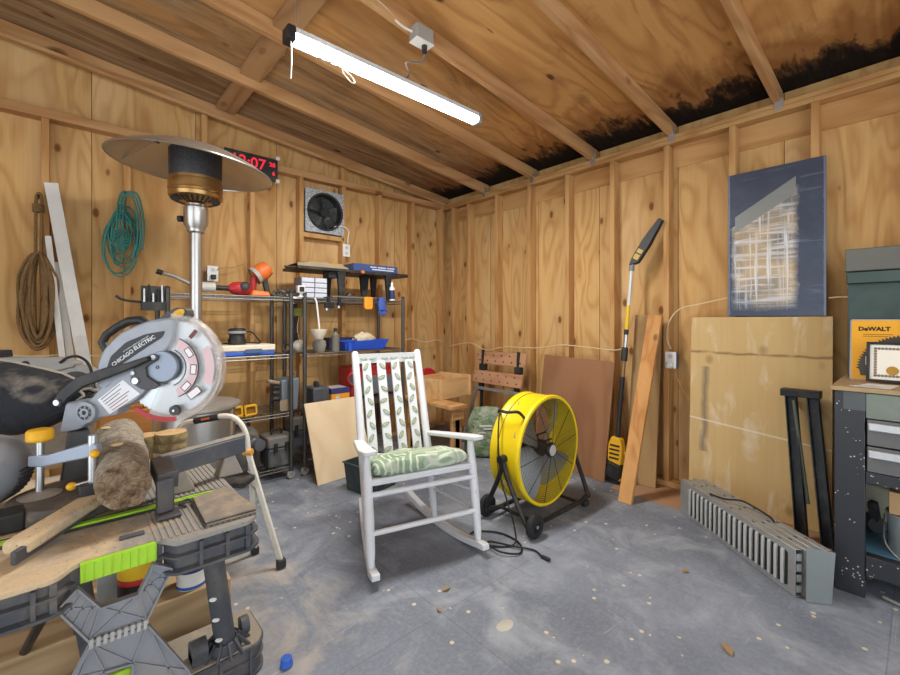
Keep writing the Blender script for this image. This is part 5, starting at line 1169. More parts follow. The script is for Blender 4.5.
# tool basket hanging on the left end
a = sy(166, 300, -.44); t = thing('tool_caddy', 'black metal caddy of small tools fixed at the left end of the rack', 'tool holder', (a.x-.0, -.44, 1.24))
xr = -2.7345
B().b2((xr-.12, -.46, 1.25), (xr-.0005, -.454, 1.40)).build('caddy_plate', GR1, t, .002); B().b2((xr-.12, -.52, 1.25), (xr-.0, -.4605, 1.256)).b2((xr-.12, -.52, 1.256), (xr-.0, -.516, 1.30)).build('caddy_tray', GR1, t)
for i in range(5): x = xr-.105+.023*i; B().cyl((x, -.49, 1.257), (x+.004*math.sin(i*3), -.487, 1.38+.03*math.sin(i*2.1)), .0085, .006, 10).build('tool_shank', DARK if i % 2 else STEEL, t)
B().tube([(xr-.12, -.457, 1.30), (xr-.2, -.457, 1.31), (xr-.24, -.457, 1.335)], .008, 8, smooth=4).build('hook', DARK, t)
# --- left rack, middle
a = sy(248, 352, -.44); t = thing('blue_white_case', 'flat blue and white plastic case under the black sander', 'case', (a.x, -.34, T2)); wd = (sy(276, 350, -.45).x-sy(222, 350, -.45).x)/2
BLU = plain('case_blue', (52, 96, 190), .4, 0, .08)
B().b2((a.x-wd, -.46, T2), (a.x+wd, -.24, T2+.032)).build('lower_shell', BLU, t, .008); B().b2((a.x-wd-.012, -.465, T2+.0325), (a.x+wd+.004, -.235, T2+.078)).build('upper_shell', plain('case_cream', (222, 212, 192), .5), t, .01); B().prism(rrect(.12, .03, .012), .006, basis((a.x+.03, -.4665, T2+.034), (1, 0, 0), (0, -1, 0))).build('latch', plain('latch_blue', (76, 96, 130), .4), t, .002)
z_ = T2+.0795; a2 = sy(237, 338, -.36); t = thing('palm_sander', 'black palm sander standing on the blue and white case', 'sander', (a2.x, -.36, z_))
B().lathe([(0, 0), (.058, 0), (.06, .03), (.052, .045), (.05, .07), (.058, .075), (.06, .10), (.05, .115), (0, .118)], 26, Matrix.Translation((a2.x, -.36, z_))).build('body', BLACK, t, .002)
B().lathe([(.0605, .079), (.0608, .081), (.0608, .095), (.0605, .097)], 26, Matrix.Translation((a2.x, -.36, z_))).build('label_band', plain('band_grey', (150, 150, 150), .5), t); B().tube([(a2.x+.05, -.36, z_+.09), (a2.x+.1, -.36, z_+.085), (a2.x+.14, -.355, z_+.04), (a2.x+.16, -.35, z_+.005), (a2.x+.1, -.3, z_+.006), (a2.x-.08, -.3, z_+.006)], .005, 7, smooth=5).build('cord', plain('black_cord', (26, 26, 28), .6), t)
a = sy(288, 348, -.42); b = B(); m = basis((a.x, -.41, T2+.04), (1, 0, 0), (0, -.9, .5)); b.tube([m @ V((.036*math.cos(q_), .034*math.sin(q_), 0)) for q_ in [2*PI*k_/20 for k_ in range(20)]], .009, 8, True)
tag(b.build('hose_clamp_ring', GR1, None), 'dark ring-shaped clamp on the middle shelf beside the crumpled bag', 'clamp')
def lump(name, c, r, sc, mat, label, cat, amp=.25, fr=14, parent=None):
    b = B(); b.ball((0, 0, 0), 1, (1, 1, 1), 22); b.v = [V((c[0]+v.x*r*sc[0]*(1+amp*mn.noise(v*2.1+V(c)*9)), c[1]+v.y*r*sc[1]*(1+amp*mn.noise(v*2.3-V(c)*7)), max(c[2], c[2]+r*sc[2]*.8+v.z*r*sc[2]*(1+amp*mn.noise(v*2.7+V(c)*5))))) for v in b.v]
    return tag(b.build(name, mat, None), label, cat)
a = sy(300, 347, -.38); lump('crumpled_bag', (a.x, -.36, T2), .055, (1.1, 1, .95), plain('grey_film_bag', (176, 172, 160), .4, 0, .15, 30), 'crumpled grey plastic bag on the middle shelf by the rack posts', 'bag')
# dark tool and green tag hanging below the top shelf
a = sy(293, 302, -.12); t = thing('hanging_black_tool', 'long black tool with a green tag hanging below the top shelf', 'tool', (a.x, -.12, .99)); xh = -1.987
B().b2((a.x-.02, -.14, .985), (a.x+.035, -.10, 1.325)).build('tool_body', BLACK, t, .008); B().tube([(a.x+.005, -.12, 1.322), (a.x+.005, -.12, 1.352)], .004, 6).build('hook', STEEL, t)
B().b2((a.x-.005, -.165, 1.22), (a.x+.06, -.1405, 1.29)).build('green_tag', plain('tag_green', (142, 150, 70), .6, 0, .25, 40), t, .006); B().tube([(a.x+.04, -.15, 1.22), (a.x+.02, -.16, 1.12), (a.x+.045, -.15, 1.02)], .003, 6, smooth=4).build('tag_string', CAB, t)
# scoop hanging on the rack post
a = sy(318, 302, -.49); c = sy(316, 333, -.49); t = thing('plastic_scoop', 'white plastic scoop with a long handle hanging on the rack post', 'scoop', (c.x, -.49, c.z-.05))
B().tube([(a.x-.02, -.478, T1-.001), (a.x-.01, -.487, a.z), (c.x+.03, -.487, c.z+.03)], .0065, 8).build('handle', WHITE_P, t); b = B().lathe([(0, -.05), (.03, -.045), (.055, .0), (.062, .03), (.058, .03), (.05, .0), (.028, -.04), (0, -.044)], 20, Matrix.Translation((c.x, -.545, c.z))); b.build('cup', plain('scoop_cream', (216, 206, 184), .5), t)
# --- left rack, third and bottom
a = sy(287, 412, -.36); GT = plain('tank_blue_grey', (128, 138, 148), .45, .4, .12, 10, (150, 132, 108), .3)
t = thing('metal_tank_motor', 'blue-grey metal housing with rings and cooling lugs on the third shelf', 'motor housing', (a.x, -.34, T3)); W_2 = .062
b = B(); b.hexa([(a.x-W_2, -.42, T3), (a.x+W_2, -.42, T3), (a.x+W_2, -.25, T3), (a.x-W_2, -.25, T3), (a.x-W_2*1.05, -.43, T3+.235), (a.x+W_2*1.15, -.43, T3+.245), (a.x+W_2*1.15, -.25, T3+.245), (a.x-W_2*1.05, -.25, T3+.235)]); b.build('housing', GT, t, .008, 3)
B().ring(.014, .024, .012, basis((a.x+.05, -.34, T3+.268), (1, 0, 0), (0, -1, 0))).build('lifting_eye', GT, t)
for i in range(3): B().cyl((a.x-W_2-.001, -.37, T3+.09+.045*i), (a.x-W_2-.05, -.37, T3+.095+.045*i), .019, .017, 14).build('cooling_lug', GR1, t)
B().bar((a.x-W_2-.002, -.37, T3+.21), (a.x-W_2-.09, -.385, T3+.235), .05, .028).build('outlet_pipe', plain('worn_tan', (160, 138, 116), .7, .2), t, .01)
B().prism(rrect(.075, .085, .015), .008, basis((a.x-.045, -.4335, T3+.05), (1, 0, 0), (0, -1, 0))).build('mount_flange', plain('rust_flange', (156, 138, 116), .7, .3, .2, 30), t)
a = sy(233, 414, -.45); t = thing('yellow_work_light', 'yellow square-framed plastic tool stand on the third shelf edge', 'work light', (a.x, -.42, T3))
for i, x in enumerate((a.x+.02, a.x+.115)):
    b = B(); M = basis((x, -.43, T3+.05), (1, 0, .06), (0, -1, 0)); P = rrect(.085, .075, .012); Q = rrect(.06, .05, .008)
    n_ = len(P); vs = [(p_[0], p_[1], z) for z in (0, .03) for p_ in P+Q]; fs = []
    for k_ in range(n_):
        j = (k_+1) % n_; fs += [(k_, j, 2*n_+j, 2*n_+k_), (n_+j, n_+k_, 3*n_+k_, 3*n_+j), (2*n_+k_, 2*n_+j, 3*n_+j, 3*n_+k_), (j, k_, n_+k_, n_+j)]
    b.add(vs, fs, M); b.build('frame', YEL, t, .002); B().b2((x-.028, -.445, T3+.026), (x+.028, -.436, T3+.074)).build('dark_inset', plain('ochre_inset', (140, 96, 20), .6), t)
B().b2((a.x+.0, -.428, T3), (a.x+.13, -.34, T3+.012)).build('base', YEL, t, .003)
a = sy(244, 470, -.36); a.x -= .02; t = thing('shop_vacuum', 'grey domed shop vacuum with a black handle on the bottom shelf', 'vacuum', (a.x, -.27, T4)); VM = Matrix.Translation((a.x, -.27, T4))
B().lathe([(0, 0), (.14, 0), (.15, .03), (.155, .16), (.15, .17), (0, .17)], 28, VM).build('drum', plain('vac_dark', (74, 74, 76), .5, 0, .15, 15, (140, 128, 112), .3), t); B().lathe([(.153, .171), (.155, .18), (.14, .245), (.10, .295), (.04, .315), (0, .317)], 28, VM).build('lid', plain('vac_lid', (124, 122, 118), .55, 0, .12, 15, (156, 142, 122), .35), t)
B().tube([VM @ V(p_) for p_ in ((-.07, -.03, .302), (-.06, -.03, .35), (.0, -.03, .362), (.06, -.03, .35), (.07, -.03, .302))], .012, 8, smooth=4).build('handle', BLACK, t)
B().lathe([(0, 0), (.045, 0), (.048, .01), (.048, .05), (.042, .056), (.042, .10), (.03, .102), (0, .102)], 20, basis(VM @ V((.06, -.135, .2)), (0, 0, 1), (.3, -1, 0))).build('hose_port', plain('port_grey', (96, 98, 104), .4, .1), t)
CASE = plain('tool_case_charcoal', (76, 78, 82), .55, 0, .15, 18, (146, 136, 120), .3)
def tool_case(name, x0, x1, yf, yb_, z, h, label, ang=0):
    t = thing(name, label, 'tool case', at((x0+x1)/2, (yf+yb_)/2, z, R(ang))); M = WM[t.name]; w, d = (x1-x0)/2, (yb_-yf)/2
    B().b2((-w, -d, 0), (w, d, h*.62), M).build('case_body', CASE, t, .012); B().b2((-w-.004, -d-.004, h*.625), (w+.004, d+.004, h), M).build('case_lid', plain('case_lid_dusty', (112, 110, 106), .6, 0, .12, 18, (150, 140, 124), .4), t, .014)
    for x in (-w*.45, w*.45): B().b2((x-.014, -d-.014, h*.5), (x+.014, -d-.0045, h*.8), M).build('latch', BLACK, t, .003)
    for x in (-w*.8, 0, w*.8): B().b2((x-.006, -d-.004, .02), (x+.006, -d-.0005, h*.55), M).build('rib', CASE, t)
    B().tube([M @ V(p_) for p_ in ((-w*.4, 0, h), (-w*.36, 0, h+.035), (w*.36, 0, h+.035), (w*.4, 0, h))], .008, 8, smooth=3).build('handle', BLACK, t); return t
xa_, xb_ = sy(268, 450, -.44).x, sy(292, 450, -.44).x; tool_case('tool_case', xa_+.0, xb_+.005, -.45, -.26, T4, .225, 'squat dark tool case on the bottom shelf beside the vacuum')
xa_, xb_ = sy(289, 440, -.25).x, sy(309, 440, -.25).x; tool_case('tall_tool_case', xa_+.01, xb_+.01, -.255, -.13, T4, .30, 'taller dark tool case behind the squat one on the bottom shelf')
# --- right rack, top
BINM = plain('organiser_grey', (150, 150, 152), .45, 0, .2, 40); a0_, a1_ = sy(301, 290, -.40).x, sy(327, 290, -.40).x
t = thing('drawer_organiser', 'stack of translucent white parts drawers under the router table', 'organiser', ((a0_+a1_)/2, -.33, T1)); B().b2((a0_, -.40, T1), (a1_, -.26, T1+.165)).build('case', plain('organiser_dark', (112, 112, 112), .5, 0, .15), t, .003)
for r_ in range(4):
    for c_ in range(2): w2 = (a1_-a0_)/2; o = B().b2((a0_+w2*c_+.005, -.408, T1+.006+.04*r_), (a0_+w2*(c_+1)-.004, -.4005, T1+.04+.04*r_)).build('drawer', plain('drawer_white', (196, 200, 212), .3, 0, .1, 40), t, .002)
rt = thing('router_table', 'black router table standing on top of the right rack', 'router table', (-1.35, -.3, T1)); RZ0 = 1.505
xl_, xm_, xr_ = sy(297, 268, -.42).x, sy(349, 272, -.42).x, sy(407, 274, -.42).x
B().b2((xl_, -.44, 1.588), (xm_-.002, -.12, 1.612)).build('left_table', GR1, rt, .004); B().b2((xm_, -.44, 1.584), (xr_, -.12, 1.612)).build('right_table', GR1, rt, .004)
for px_, w_ in ((341, .05), (364, .06), (388, .042)):
    for yy in ((-.42, -.17) if px_ != 364 else (-.25,)):
        x = sy(px_, 285, yy).x if yy < -.2 else sy(px_, 285, -.42).x; tp = (1.587 if x < xm_-.03 else 1.583); b = B(); b.hexa([(x-w_*.35, yy-.012, T1), (x+w_*.35, yy-.012, T1), (x+w_*.35, yy+.012, T1), (x-w_*.35, yy+.012, T1), (x-w_*.7, yy-.02, tp), (x+w_*.7, yy-.02, tp), (x+w_*.7, yy+.02, tp), (x-w_*.7, yy+.02, tp)]); b.build('leg', BLACK, rt, .003)
B().b2((sy(330, 272, -.42).x, -.40, 1.535), (sy(339, 272, -.42).x, -.3, 1.5875)).build('switch_box', BLACK, rt, .004)
x = sy(362, 276, -.442).x; B().cyl((x, -.4405, 1.598), (x, -.462, 1.598), .014, n=14).build('orange_knob', ORG, rt)
B().b2((xl_-.08, -.40, 1.596), (xl_-.001, -.37, 1.606)).build('guide_arm', DARK, rt)
xx0, xx1 = sy(353, 268, -.40).x, sy(397, 268, -.40).x; z_ = 1.613; t = thing('blue_tool_box', 'long dark blue carton with white print on the router table', 'box', ((xx0+xx1)/2, -.3, z_)); B().b2((xx0, -.41, z_), (xx1, -.24, z_+.062)).build('carton', plain('carton_blue', (58, 78, 128), .5, 0, .12, 16), t, .002)
for i, (u0, u1, zz) in enumerate(((.36, .5, .036), (.53, .72, .036), (.75, .92, .036), (.4, .9, .016))): B().b2((xx0+(xx1-xx0)*u0, -.4112, z_+zz), (xx0+(xx1-xx0)*u1, -.4102, z_+zz+.01)).build('white_print', plain('print_pale', (196, 202, 214), .6), t)
z_ = 1.613; xx0 = xl_+.02; CLO = plain('dusty_canvas_sheet', (152, 136, 108), .9, 0, .2, 20); b = B(); g_ = 16; W0, W1 = xx0-.02, sy(347, 266, -.4).x
vs = []; 
for i in range(g_+1):
    for j in range(9): u_, v_ = i/g_, j/8; vs.append((W0+(W1-W0)*u_, -.43+.26*v_, z_+.008+(.036+.04*mn.noise(V((u_*4, v_*2, 1))))*math.sin(PI*min(1, u_*.95+.05))**.7))
n_ = len(vs); b.add(vs+[(x, y, z_) for x, y, z in vs], [(i*9+j, i*9+j+1, i*9+j+10, i*9+j+9) for i in range(g_) for j in range(8)]+[(n_+i*9+j+9, n_+i*9+j+10, n_+i*9+j+1, n_+i*9+j) for i in range(g_) for j in range(8)]+[(i*9, i*9+9, n_+i*9+9, n_+i*9) for i in range(g_)]+[(i*9+8, n_+i*9+8, n_+i*9+17, i*9+17) for i in range(g_)]); tag(b.build('canvas_cloth', CLO, None), 'dusty tan cloth heaped on the left half of the router table', 'cloth')
a = sy(335, 260, -.155); item('yellow_carton', 'small yellow carton behind the cloth on the router table', 'box', B().b2((a.x-.05, -.18, z_+.001), (a.x+.06, -.125, z_+.075)), plain('carton_yellow', (226, 166, 40), .6))
def bottle(x, y, z, r, h, mat, label, cap, capm, lab=None):
    t = thing('bottle', label, 'bottle', (x, y, z)); M = Matrix.Translation((x, y, z))
    B().lathe([(0, 0), (r, 0), (r, h*.68), (r*.45, h*.78), (r*.4, h*.84), (0, h*.84)], 18, M).build('body', mat, t); B().lathe([(0, h*.845), (r*.5, h*.845), (r*cap, h), (0, h)], 14, M).build('cap', capm, t)
    if lab: B().lathe([(r+.0006, h*.08), (r+.0012, h*.09), (r+.0012, h*.55), (r+.0006, h*.56)], 18, M).build('label', lab, t)
    return t
a = sy(392, 297, -.462); bottle(a.x, -.462, T1, .024, .165, WHITE_P, 'white spray bottle with a dark blue label at the right end of the top shelf', .3, WHITE_P, plain('label_navy', (46, 54, 92), .5, 0, .3, 40))
a = sy(350, 292, -.33); lump('cable_heap', (a.x, -.33, T1), .04, (1.1, .7, .9), GR1, 'small dark heap of fittings between the router table legs', 'fittings', .5)
for i, (px_, w_, lab) in enumerate(((329, .075, 'dark bar clamp hanging over the front of the top shelf, beside the organiser'), (340, .05, 'small dark clamp hanging from the top shelf under the router table leg'))):
    a = sy(px_, 305, -.495); t = thing('bar_clamp', lab, 'clamp', (a.x, -.495, 1.28)); B().b2((a.x-w_/2, -.515, 1.285+.02*i), (a.x+w_/2, -.485, 1.33)).build('jaw', DARK, t, .004); B().b2((a.x-.01, -.50, 1.3305), (a.x+.01, -.4785, 1.375)).b2((a.x-.01, -.4785, 1.3655), (a.x+.01, -.42, 1.375)).build('hook_bar', DARK, t); B().cyl((a.x-w_*.3, -.502, 1.284+.02*i), (a.x-w_*.3, -.502, 1.265+.02*i), .011, n=12).build('screw_pad', STEEL, t)
xb0, xb1 = sy(331, 298, -.45).x, sy(376, 298, -.45).x
tag(B().cyl((xb0, -.459, T1+.013), (xb1-.04, -.459, T1+.013), .012, n=12).cyl((xb1-.0395, -.459, T1+.013), (xb1, -.459, T1+.013), .012, n=12).build('steel_bar', plain('dirty_steel_bar', (120, 108, 92), .5, .4, .2), None), 'dirty round bar lying along the front of the right rack top', 'bar')
a = sy(368, 305, -.485); t = thing('orange_glove', 'orange work glove draped over the edge of the top shelf', 'glove', (a.x, -.49, 1.27)); B().loft([[V((a.x+sx_*w_, -.489+sy_*.012, z)) for sx_, sy_ in ((-1, -1), (-.3, -1.4), (.4, -1.3), (1, -1), (1, 1), (-1, 1))] for z, w_ in ((1.28, .03), (1.30, .042), (1.34, .04), (1.385, .038))]).build('palm', plain('glove_orange', (226, 150, 40), .7, 0, .15), t, .004)
a = sy(381, 306, -.485); t = thing('blue_glove', 'blue rubber glove hanging from the top shelf', 'glove', (a.x, -.49, 1.22)); GBL = plain('glove_blue', (66, 90, 168), .5, 0, .2, 30); B().loft([[V((a.x+sx_*w_+.02*(1.38-z), -.492+sy_*.014, z)) for sx_, sy_ in ((-1, -1), (0, -1.5), (1, -1), (1, 1), (-1, 1))] for z, w_ in ((1.275, .03), (1.31, .036), (1.385, .026))]).build('palm', GBL, t, .004)
for i in range(4): x = a.x-.022+.016*i; B().tube([(x, -.492, 1.28), (x+.006, -.494, 1.245-.006*(i % 2)), (x+.01, -.492, 1.225+.008*abs(i-1.5))], [.0085, .008, .006], 8).build('finger', GBL, t)
B().tube([(a.x+.03, -.492, 1.29), (a.x+.055, -.494, 1.27), (a.x+.06, -.494, 1.25)], [.009, .008, .007], 8).build('thumb', GBL, t)
# --- right rack, middle
a = sy(336, 348, -.44); bottle(a.x, -.43, T2, .032, .19, plain('oil_grey', (112, 108, 98), .45), 'grey oil bottle with a black cap on the middle shelf', .42, BLACK)
a = sy(318, 348, -.42); t = thing('grey_tub', 'small grey tub beside the oil bottle, behind the rack posts', 'tub', (a.x+.02, -.40, T2)); B().lathe([(0, 0), (.04, 0), (.055, .05), (.05, .085), (.02, .1), (0, .1)], 20, Matrix.Translation((a.x+.02, -.40, T2))).build('body', plain('tub_grey', (148, 146, 134), .6), t)
x0, x1 = sy(344, 348, -.44).x, sy(388, 348, -.44).x; t = thing('blue_paint_tray', 'bright blue plastic paint tray on the middle shelf', 'tray', ((x0+x1)/2, -.35, T2)); TB = plain('tray_blue', (44, 84, 196), .35, 0, .12, 14)
b = B(); b.loft([[(x0+.02, -.43, T2), (x1-.03, -.43, T2), (x1-.03, -.27, T2), (x0+.02, -.27, T2)], [(x0, -.455, T2+.075), (x1, -.455, T2+.085), (x1, -.25, T2+.085), (x0, -.25, T2+.075)], [(x0+.008, -.447, T2+.075), (x1-.008, -.447, T2+.085), (x1-.008, -.258, T2+.085), (x0+.008, -.258, T2+.075)], [(x0+.026, -.424, T2+.006), (x1-.036, -.424, T2+.006), (x1-.036, -.276, T2+.006), (x0+.026, -.276, T2+.006)]]); b.build('tray_body', TB, t, .003); B().b2((x0+.03, -.46, T2), (x0+.06, -.4565, T2+.07)).b2((x0-.0, -.462, T2+.076), (x0+.09, -.4565, T2+.088)).build('tray_clip', TB, t)
RAG = plain('pale_rag', (206, 194, 168), .9, 0, .15, 30); lump('crumpled_rag', ((x0+x1)/2+.03, -.34, T2+.052), .085, (1.2, .7, .6), RAG, 'pale crumpled rag heaped in the blue paint tray', 'rag', .35)
item('navy_box', 'dark navy box behind the blue paint tray', 'box', B().b2((x0-.03, -.235, T2), (x0+.2, -.12, T2+.10)), plain('navy_carton', (44, 48, 76), .6))
# --- right rack, third shelf
x0, x1 = sy(313, 390, -.44).x, sy(329, 390, -.44).x; t = thing('fuel_can', 'dark grey ribbed fuel can on the third shelf', 'can', ((x0+x1)/2, -.36, T3)); CG = plain('can_dark_grey', (82, 84, 90), .5, .1, .15, 20)
B().b2((x0, -.45, T3), (x1, -.28, T3+.155)).build('can_body', CG, t, .014, 3); B().cyl(((x0+x1)/2-.02, -.4, T3+.1555), ((x0+x1)/2-.02, -.4, T3+.185), .018, n=14).build('cap', BLACK, t); B().tube([((x0+x1)/2-.0, -.40, T3+.15), ((x0+x1)/2-.0, -.39, T3+.185), ((x0+x1)/2, -.32, T3+.185), ((x0+x1)/2, -.31, T3+.15)], .008, 8, smooth=3).build('handle', CG, t)
for i in range(3): x = x0+(x1-x0)*(i+.5)/3; B().b2((x-.005, -.4545, T3+.02), (x+.005, -.4505, T3+.135)).build('rib', CG, t)
x0, x1 = sy(331, 390, -.44).x, sy(349, 390, -.44).x; t = thing('orange_carton', 'orange carton with a dark blue top on the third shelf', 'box', ((x0+x1)/2, -.36, T3)); B().b2((x0, -.45, T3), (x1, -.28, T3+.088)).build('carton', plain('carton_orange', (228, 152, 44), .6, 0, .08), t, .002); B().b2((x0-.002, -.452, T3+.0885), (x1+.002, -.278, T3+.13)).build('blue_top', plain('carton_top_blue', (52, 54, 108), .6), t, .002); B().b2((x0+.035, -.4512, T3+.03), (x0+.07, -.4503, T3+.07)).build('white_print', plain('print_pale', (196, 202, 214), .6), t); B().b2((x0+.01, -.28, T3+.1302), (x1-.01, -.42, T3+.1315)).build('grey_lid', plain('lid_grey', (176, 172, 170), .6), t)
x0, x1 = sy(352, 380, -.36).x, sy(402, 380, -.36).x; t = thing('red_compressor', 'red box-shaped machine with a dark round opening and black handle on the rack', 'machine', ((x0+x1)/2, -.25, T3)); B().b2((x0, -.34, T3+.02), (x1, -.1, T3+.28)).build('housing', redm, t, .02, 3)
B().b2((x0+.03, -.32, T3), (x1-.03, -.12, T3+.0195)).build('feet', BLACK, t); B().b2((x0+.1, -.346, T3+.03), (x1-.05, -.3405, T3+.19)).build('grey_panel', plain('panel_grey', (104, 108, 116), .5), t, .004)
M = basis((x0-.0, -.235, T3+.17), (0, -1, 0), (-.94, -.35, 0)); M.translation = V((x0+.03, -.345, T3+.18)); M = basis(M.translation, (1, 0, 0), (-.3, -1, 0)); B().lathe([(.045, 0), (.062, .0), (.064, .02), (.055, .026), (.047, .02), (.045, .004)], 28, M).build('red_ring', redm, t); B().lathe([(0, .004), (.046, .004), (.046, .012), (0, .010)], 28, M).build('round_opening', plain('opening_dark', (70, 76, 80), .35, .4), t)
B().tube([((x0+x1)/2-.07, -.22, T3+.278), ((x0+x1)/2-.06, -.22, T3+.33), ((x0+x1)/2+.07, -.22, T3+.33), ((x0+x1)/2+.08, -.22, T3+.278)], .011, 8, smooth=4).build('handle', BLACK, t)
# ================================================================ PATIO HEATER
hx_, hy_ = (lambda p: (p.x, p.y))(dp(196, 300, 2.46))
hd_ = 2.46; hk = hd_/F; HZ = lambda py: 1.19-(py-320)*hk
HT = Matrix.Translation((hx_, hy_, 0))
ht = thing('patio_heater', 'tall steel patio heater with wide disc reflector and round base housing', 'patio heater', (hx_, hy_, 0))
CHR = plain('brushed_stainless', (186, 184, 180), .28, .9, .06, 12); BRZ = plain('heat_tinted_steel', (178, 140, 88), .3, .9, .12, 14)
zt_ = HZ(403); B().lathe([(0, zt_-.03), (.222, zt_-.03), (.232, zt_-.02), (.232, zt_-.005), (.22, zt_), (.06, zt_+.01), (0, zt_+.01)], 48, HT).build('table_rim', plain('housing_top', (176, 172, 164), .4, .6, .08, 14, (150, 138, 118), .3), ht)
B().lathe([(0, .03), (.205, .03), (.205, zt_-.0305), (0, zt_-.0305)], 48, HT).build('tank_housing', CHR, ht); B().lathe([(0, .002), (.23, .002), (.235, .01), (.23, .029), (0, .029)], 40, HT).build('base_plate', DARK, ht)
zn = HZ(232); B().cyl((hx_, hy_, zt_+.011), (hx_, hy_, zn), .032, n=28).build('pole', CHR, ht)
z2_, z3_ = HZ(205), HZ(197)
B().lathe([(.033, zn-.01), (.045, zn), (.048, zn+.02), (.062, zn+.04), (.064, z2_-.02), (.055, z2_-.01), (.055, z2_), (0, z2_)], 32, HT).build('control_housing', CHR, ht)
pk = V((hx_, hy_, zn+.07))+WW*.03-UU*.06; B().cyl(pk, pk-UU*.022, .018, n=14).build('control_knob', BLACK, ht)
ze0, ze1, ze2 = HZ(203), HZ(180), HZ(146)
b = B().lathe([(0, ze0), (.09, ze0), (.135, ze0+.025), (.14, ze0+.045), (.136, ze0+.05), (.136, ze0+.062), (.14, ze0+.067), (.138, ze1-.02), (.134, ze1-.016), (.134, ze1)], 40, HT); b.build('burner_bowl', BRZ, ht)
b = B()
for i in range(26): a = 2*PI*i/26; b.tube([(hx_+.085*math.cos(a), hy_+.085*math.sin(a), ze0+.0), (hx_+.125*math.cos(a), hy_+.125*math.sin(a), ze0+.016)], .006, 6)
b.build('vent_ring', BLACK, ht)
n = N('burner_mesh'); o = n.coord(); vo = n.n('TexVoronoi'); n.l(o, vo.inputs['Vector']); vo.inputs['Scale'].default_value = 160; n.base(n.mix(n.ramp(vo.outputs['Distance'], [(.2, 0), (.5, 1)]), srgb(34, 34, 38), srgb(74, 74, 78))); n.bump(vo.outputs['Distance'], .5, .003)
B().lathe([(.131, ze1+.0005), (.133, ze1+.02), (.136, ze2-.04), (.128, ze2-.032), (0, ze2-.032)], 40, HT).build('emitter_screen', n.fin(.5, .5, .5), ht)
# reflector: a shallow tilted dish
RC = V((hx_, hy_, ze2-.018)); RN = (V((0, 0, 1))+UU*.085+WW*.0).normalized(); RM = basis(RC, UU, RN); rr = .412
REF = plain('brushed_reflector', (196, 190, 180), .34, .85, .06, 8, (150, 132, 108), .25)
b = B().lathe([(0, .012), (.12, .004), (.25, -.034), (.35, -.08), (rr, -.118), (rr+.004, -.115), (.35, -.074), (.25, -.028), (.12, .010), (0, .018)], 64, RM); b.build('reflector', REF, ht)
B().tube([RM @ V(((rr+.001)*math.cos(2*PI*i/64), (rr+.001)*math.sin(2*PI*i/64), -.117)) for i in range(64)], .005, 6, True).build('reflector_rim', CHR, ht)
for a in (100, 220, 340): B().cyl((hx_+.1*math.cos(R(a)), hy_+.1*math.sin(R(a)), ze2-.0315), RM @ V((.1*math.cos(R(a)), .1*math.sin(R(a)), .012)), .005, n=8).build('reflector_post', STEEL, ht)
B().tube([RM @ V((-rr+.012, -.03, -.112)), RM @ V((-.15, -.13, -.025))], .004, 6).build('hinge_wire', STEEL, ht); B().b2((-.165, -.15, -.03), (-.135, -.11, .005), RM).build('hinge_bracket', STEEL, ht)

# ================================================================ ON THE LEFT WALL
# red digit clock
ck = thing('led_clock', 'black digital wall clock with red glowing digits, half behind the heater reflector', 'clock', (-2.08, -.02, 2.345))
B().b2((-2.285, -.03, 2.345), (-1.88, -.004, 2.53)).build('case', BLACK, ck, .004)
n = N('red_digit'); n.base(srgb(230, 30, 50)); n.p.inputs['Emission Color'].default_value = (1, .03, .07, 1); n.p.inputs['Emission Strength'].default_value = .35; RDG = n.fin(.5)
for s_, x, z, sz_ in (('12:07', -2.11, 2.455, .12), ('28', -1.925, 2.475, .05), ('6', -1.915, 2.405, .045)):
    text(s_, sz_, basis((x, -.0305, z), (1, 0, 0), (0, -1, 0)), RDG, ck, 'digits', .0006, bold=.0015)
for z in (2.335, 2.525): B().b2((-1.895, -.034, z), (-1.865, -.002, z+.03)).build('corner_clip', WHITE_P, ck, .002)
# exhaust fan
ef = thing('exhaust_fan', 'round black exhaust fan in a square pale grille panel on the wall', 'exhaust fan', (-1.45, 0, 1.96)); ex, ez = -1.447, 2.17
EM = basis((ex, .0, ez), (1, 0, 0), (0, -1, 0)); n = N('speckled_grille'); o = n.coord(); vo = n.n('TexVoronoi'); n.l(o, vo.inputs['Vector']); vo.inputs['Scale'].default_value = 75; n.base(n.mix(n.ramp(vo.outputs['Distance'], [(.3, 0), (.5, 1)]), srgb(206, 210, 214), srgb(150, 158, 168))); SPK = n.fin(.5, .2)
P = rrect(.37, .385, .01, 8); Q = circ(.163, len(P)); Q = [(.163*math.cos(2*PI*(i+.0)/len(P)+.0), .163*math.sin(2*PI*i/len(P))) for i in range(len(P))]
n_ = len(P); b = B(); vs = [(p_[0], p_[1], z) for z in (-.01, .006) for p_ in P+Q]; fs = []
for k_ in range(n_):
    j = (k_+1) % n_; fs += [(k_, j, 2*n_+j, 2*n_+k_), (n_+j, n_+k_, 3*n_+k_, 3*n_+j), (2*n_+k_, 2*n_+j, 3*n_+j, 3*n_+k_), (j, k_, n_+k_, n_+j)]
b.add(vs, fs, EM); b.build('square_panel', SPK, ef)
B().lathe([(.15, -.07), (.165, -.07), (.165, .012), (.172, .016), (.17, .022), (.155, .02), (.152, .0), (.15, -.07)], 48, EM).build('fan_ring', BLACK, ef)
B().lathe([(0, -.072), (.151, -.072), (.151, -.066), (0, -.066)], 40, EM).build('rear_shutter', plain('shutter_dark_grey', (92, 98, 100), .25, .6, .2, 6), ef)
